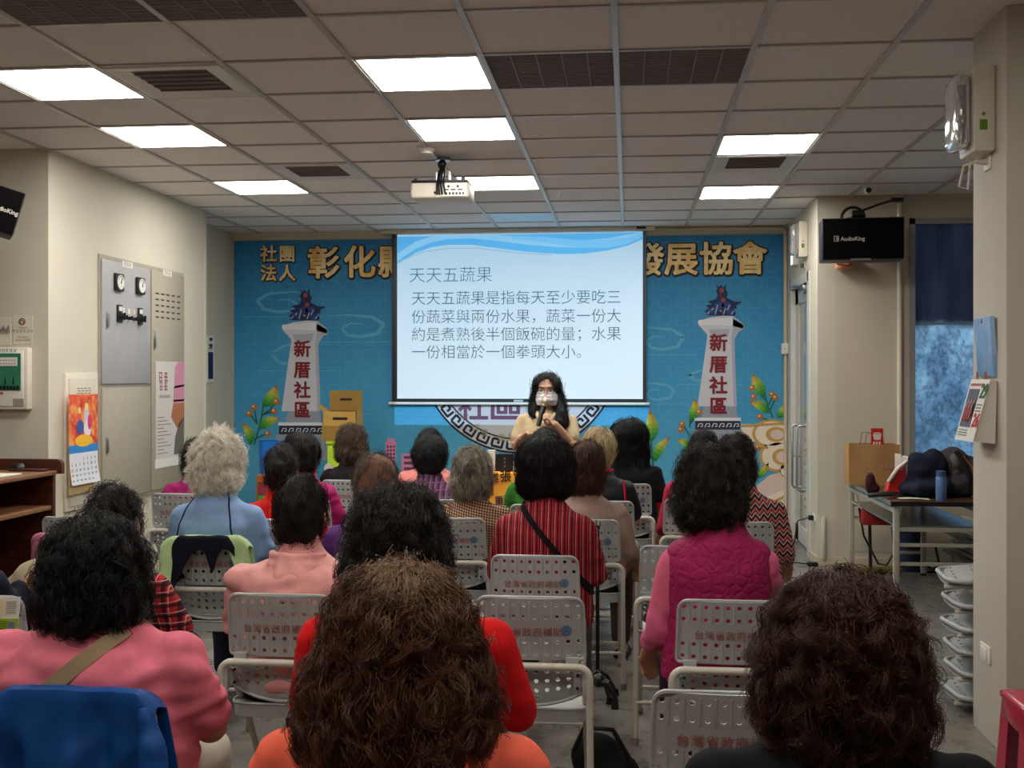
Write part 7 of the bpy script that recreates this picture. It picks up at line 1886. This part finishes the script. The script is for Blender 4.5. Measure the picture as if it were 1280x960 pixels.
    ad('collar', B().cyl(mic1 - md * .048, mic1 - md * .036, .021, .023), plain('gold_metal', (190, 160, 110), .3, .8))
    ad('head', B().sph(mic1 - md * .012, (.0245, .0245, .027)), plain('silver_mesh', (196, 186, 168), .4, .7, bump=.3, scale=200))
presenter()

# ------------------------------------------------------------------ small things among the chairs
p = onZ(747, 873, 0.0)
t = wempty('walking_stick', p, 'black four-footed walking stick standing in the aisle by the taupe top', 'walking stick')
hz_ = A(747, 655, 5.2).z
link('shaft', B().tube([p + Vector((0, 0, .12)), p + Vector((0, 0, hz_ - .03))], .0095).mesh(), M['black'], t)
link('handle', B().tube([p + Vector((0, -.06, hz_ - .01)), p + Vector((0, -.02, hz_)), p + Vector((0, .03, hz_)), p + Vector((0, .08, hz_ - .012))], [.013, .015, .015, .013]).mesh(), M['black'], t)
for a in range(4):
    d = Vector((math.cos(a * PI / 2 + .6), math.sin(a * PI / 2 + .6), 0))
    f_ = link('foot', B().tube([p + Vector((0, 0, .13)), p + d * .05 + Vector((0, 0, .10)), p + d * .10 + Vector((0, 0, .02))], .009).mesh(), M['black'], t)
    link('rubber_tip', B().cyl(p + d * .10, p + d * .10 + Vector((0, 0, .03)), .016, .012).mesh(), M['blackmatt'], f_)
# black strap hanging from the empty chair, black bag on the floor
q = A(748, 858, 3.75)
tag(B().tube([q + Vector((-.02, 0, .02)), q + Vector((.03, -.01, .012)), q + Vector((.055, -.01, -.03)), q + Vector((.055, -.01, -.07))], [.012, .014, .009, .014]).sph(q + Vector((.0, 0, .02)), (.022, .02, .022)).build('hand_grip', M['black']), 'black grip with a hanging strap on the frame of the empty chair', 'grip') 
q = onZ(752, 990, 0)
o = lump('handbag', [((q.x - .02, q.y + .1, .09), (.10, .08, .09)), ((q.x + .05, q.y + .06, .06), (.09, .08, .06))], M['blackmatt'], 'black handbag on the floor in the aisle under the empty chair', 'handbag', fold=.01)
link('strap', B().tube([(q.x - .1, q.y + .02, .14), (q.x - .06, q.y - .03, .24), (q.x + .04, q.y - .02, .23), (q.x + .1, q.y + .0, .12)], .009).mesh(), M['black'], o)
# pamphlets at the left edge, leaning on the chair there
v0 = A(8, 790, 3.28)
t = wempty('pamphlet', A(8, 830, 3.28), 'folded green and white printed pamphlet leaning on the chair at the left edge', 'pamphlet')
def pf(u, v_, d): 
    a = A(-22 + 48 * u - 8 * (1 - v_), 836 - 90 * v_ + 7 * u * 0, 3.29); return (a.x, a.y - d, a.z)
def pq(b, u0, v0, u1, v1, d, mi): b.mi = mi; b.prism([(u0, v0), (u1, v0), (u1, v1), (u0, v1)], lambda u, v_: pf(u, v_, d), lambda u, v_: pf(u, v_, d - .002)); b.mi = 0
b = B(); pq(b, 0, 0, 1, 1, .002, 0); sh_ = link('sheet', b.mesh(False), [flat((222, 222, 214))], t)
b = B()
pq(b, 0, .42, 1, .70, .0035, 0); pq(b, 0, .34, 1, .42, .0035, 1); pq(b, .0, .74, .62, .96, .0035, 2); pq(b, .1, .08, .16, .28, .0035, 3); pq(b, .7, .02, .78, .26, .0035, 3); pq(b, .55, .2, .62, .3, .0035, 4)
for k in range(6): pq(b, .66, .78 + k * .03, .92, .79 + k * .03, .0035, 5)
for k in range(7): pq(b, .1, .46 + k * .033, .72, .472 + k * .033, .005, 1)
pq(b, .76, .46, .92, .66, .005, 3)
link('print', b.mesh(False), [flat((150, 178, 40)), flat((96, 130, 40)), flat((226, 206, 176)), flat((110, 120, 150)), flat((226, 180, 40)), flat((150, 150, 150))], sh_)
# beige cloth bag and pink cushion between the left rows
q = A(50, 722, 4.35); lump('cloth_bag', [((q.x, q.y, q.z), (.10, .09, .07)), ((q.x + .05, q.y - .02, q.z + .04), (.05, .06, .08)), ((q.x - .06, q.y, q.z - .06), (.09, .08, .09)), ((q.x, q.y, .38), (.11, .1, .14)), ((q.x, q.y, .17), (.13, .12, .17))], cloth('beige_canvas_bag', (170, 156, 130)), 'beige cloth bag standing between the left chairs by the dark sleeve', 'bag', fold=.016)
q = A(66, 692, 4.9); t = tag(B().box((q.x - .09, q.y - .04, .0), (q.x + .09, q.y + .04, q.z + .09), .03, 3).build('cloth_bag', cloth('dusty_pink_cloth', (168, 96, 116))), 'tall dusty pink bag standing before the wooden desk on the left', 'bag')
# ------------------------------------------------------------------ origins to the foot of each single-mesh thing
KEEP = {'mural'}
for o in list(bpy.data.objects):
    if o.type == 'MESH' and o.parent is None and o.get('category') and o.name not in KEEP and o.location.length < 1e-6 and not o.children:
        n = len(o.data.vertices); co = np.empty(n * 3, np.float32); o.data.vertices.foreach_get('co', co); co = co.reshape(-1, 3)
        lo, hi = co.min(0), co.max(0); c = np.array([(lo[0] + hi[0]) / 2, (lo[1] + hi[1]) / 2, lo[2]], np.float32)
        o.data.vertices.foreach_set('co', (co - c).ravel()); o.data.update(); o.location = Vector(c.tolist())
# a real left-over guard: no unused datablocks
for me in [m for m in bpy.data.meshes if m.users == 0]: bpy.data.meshes.remove(me)
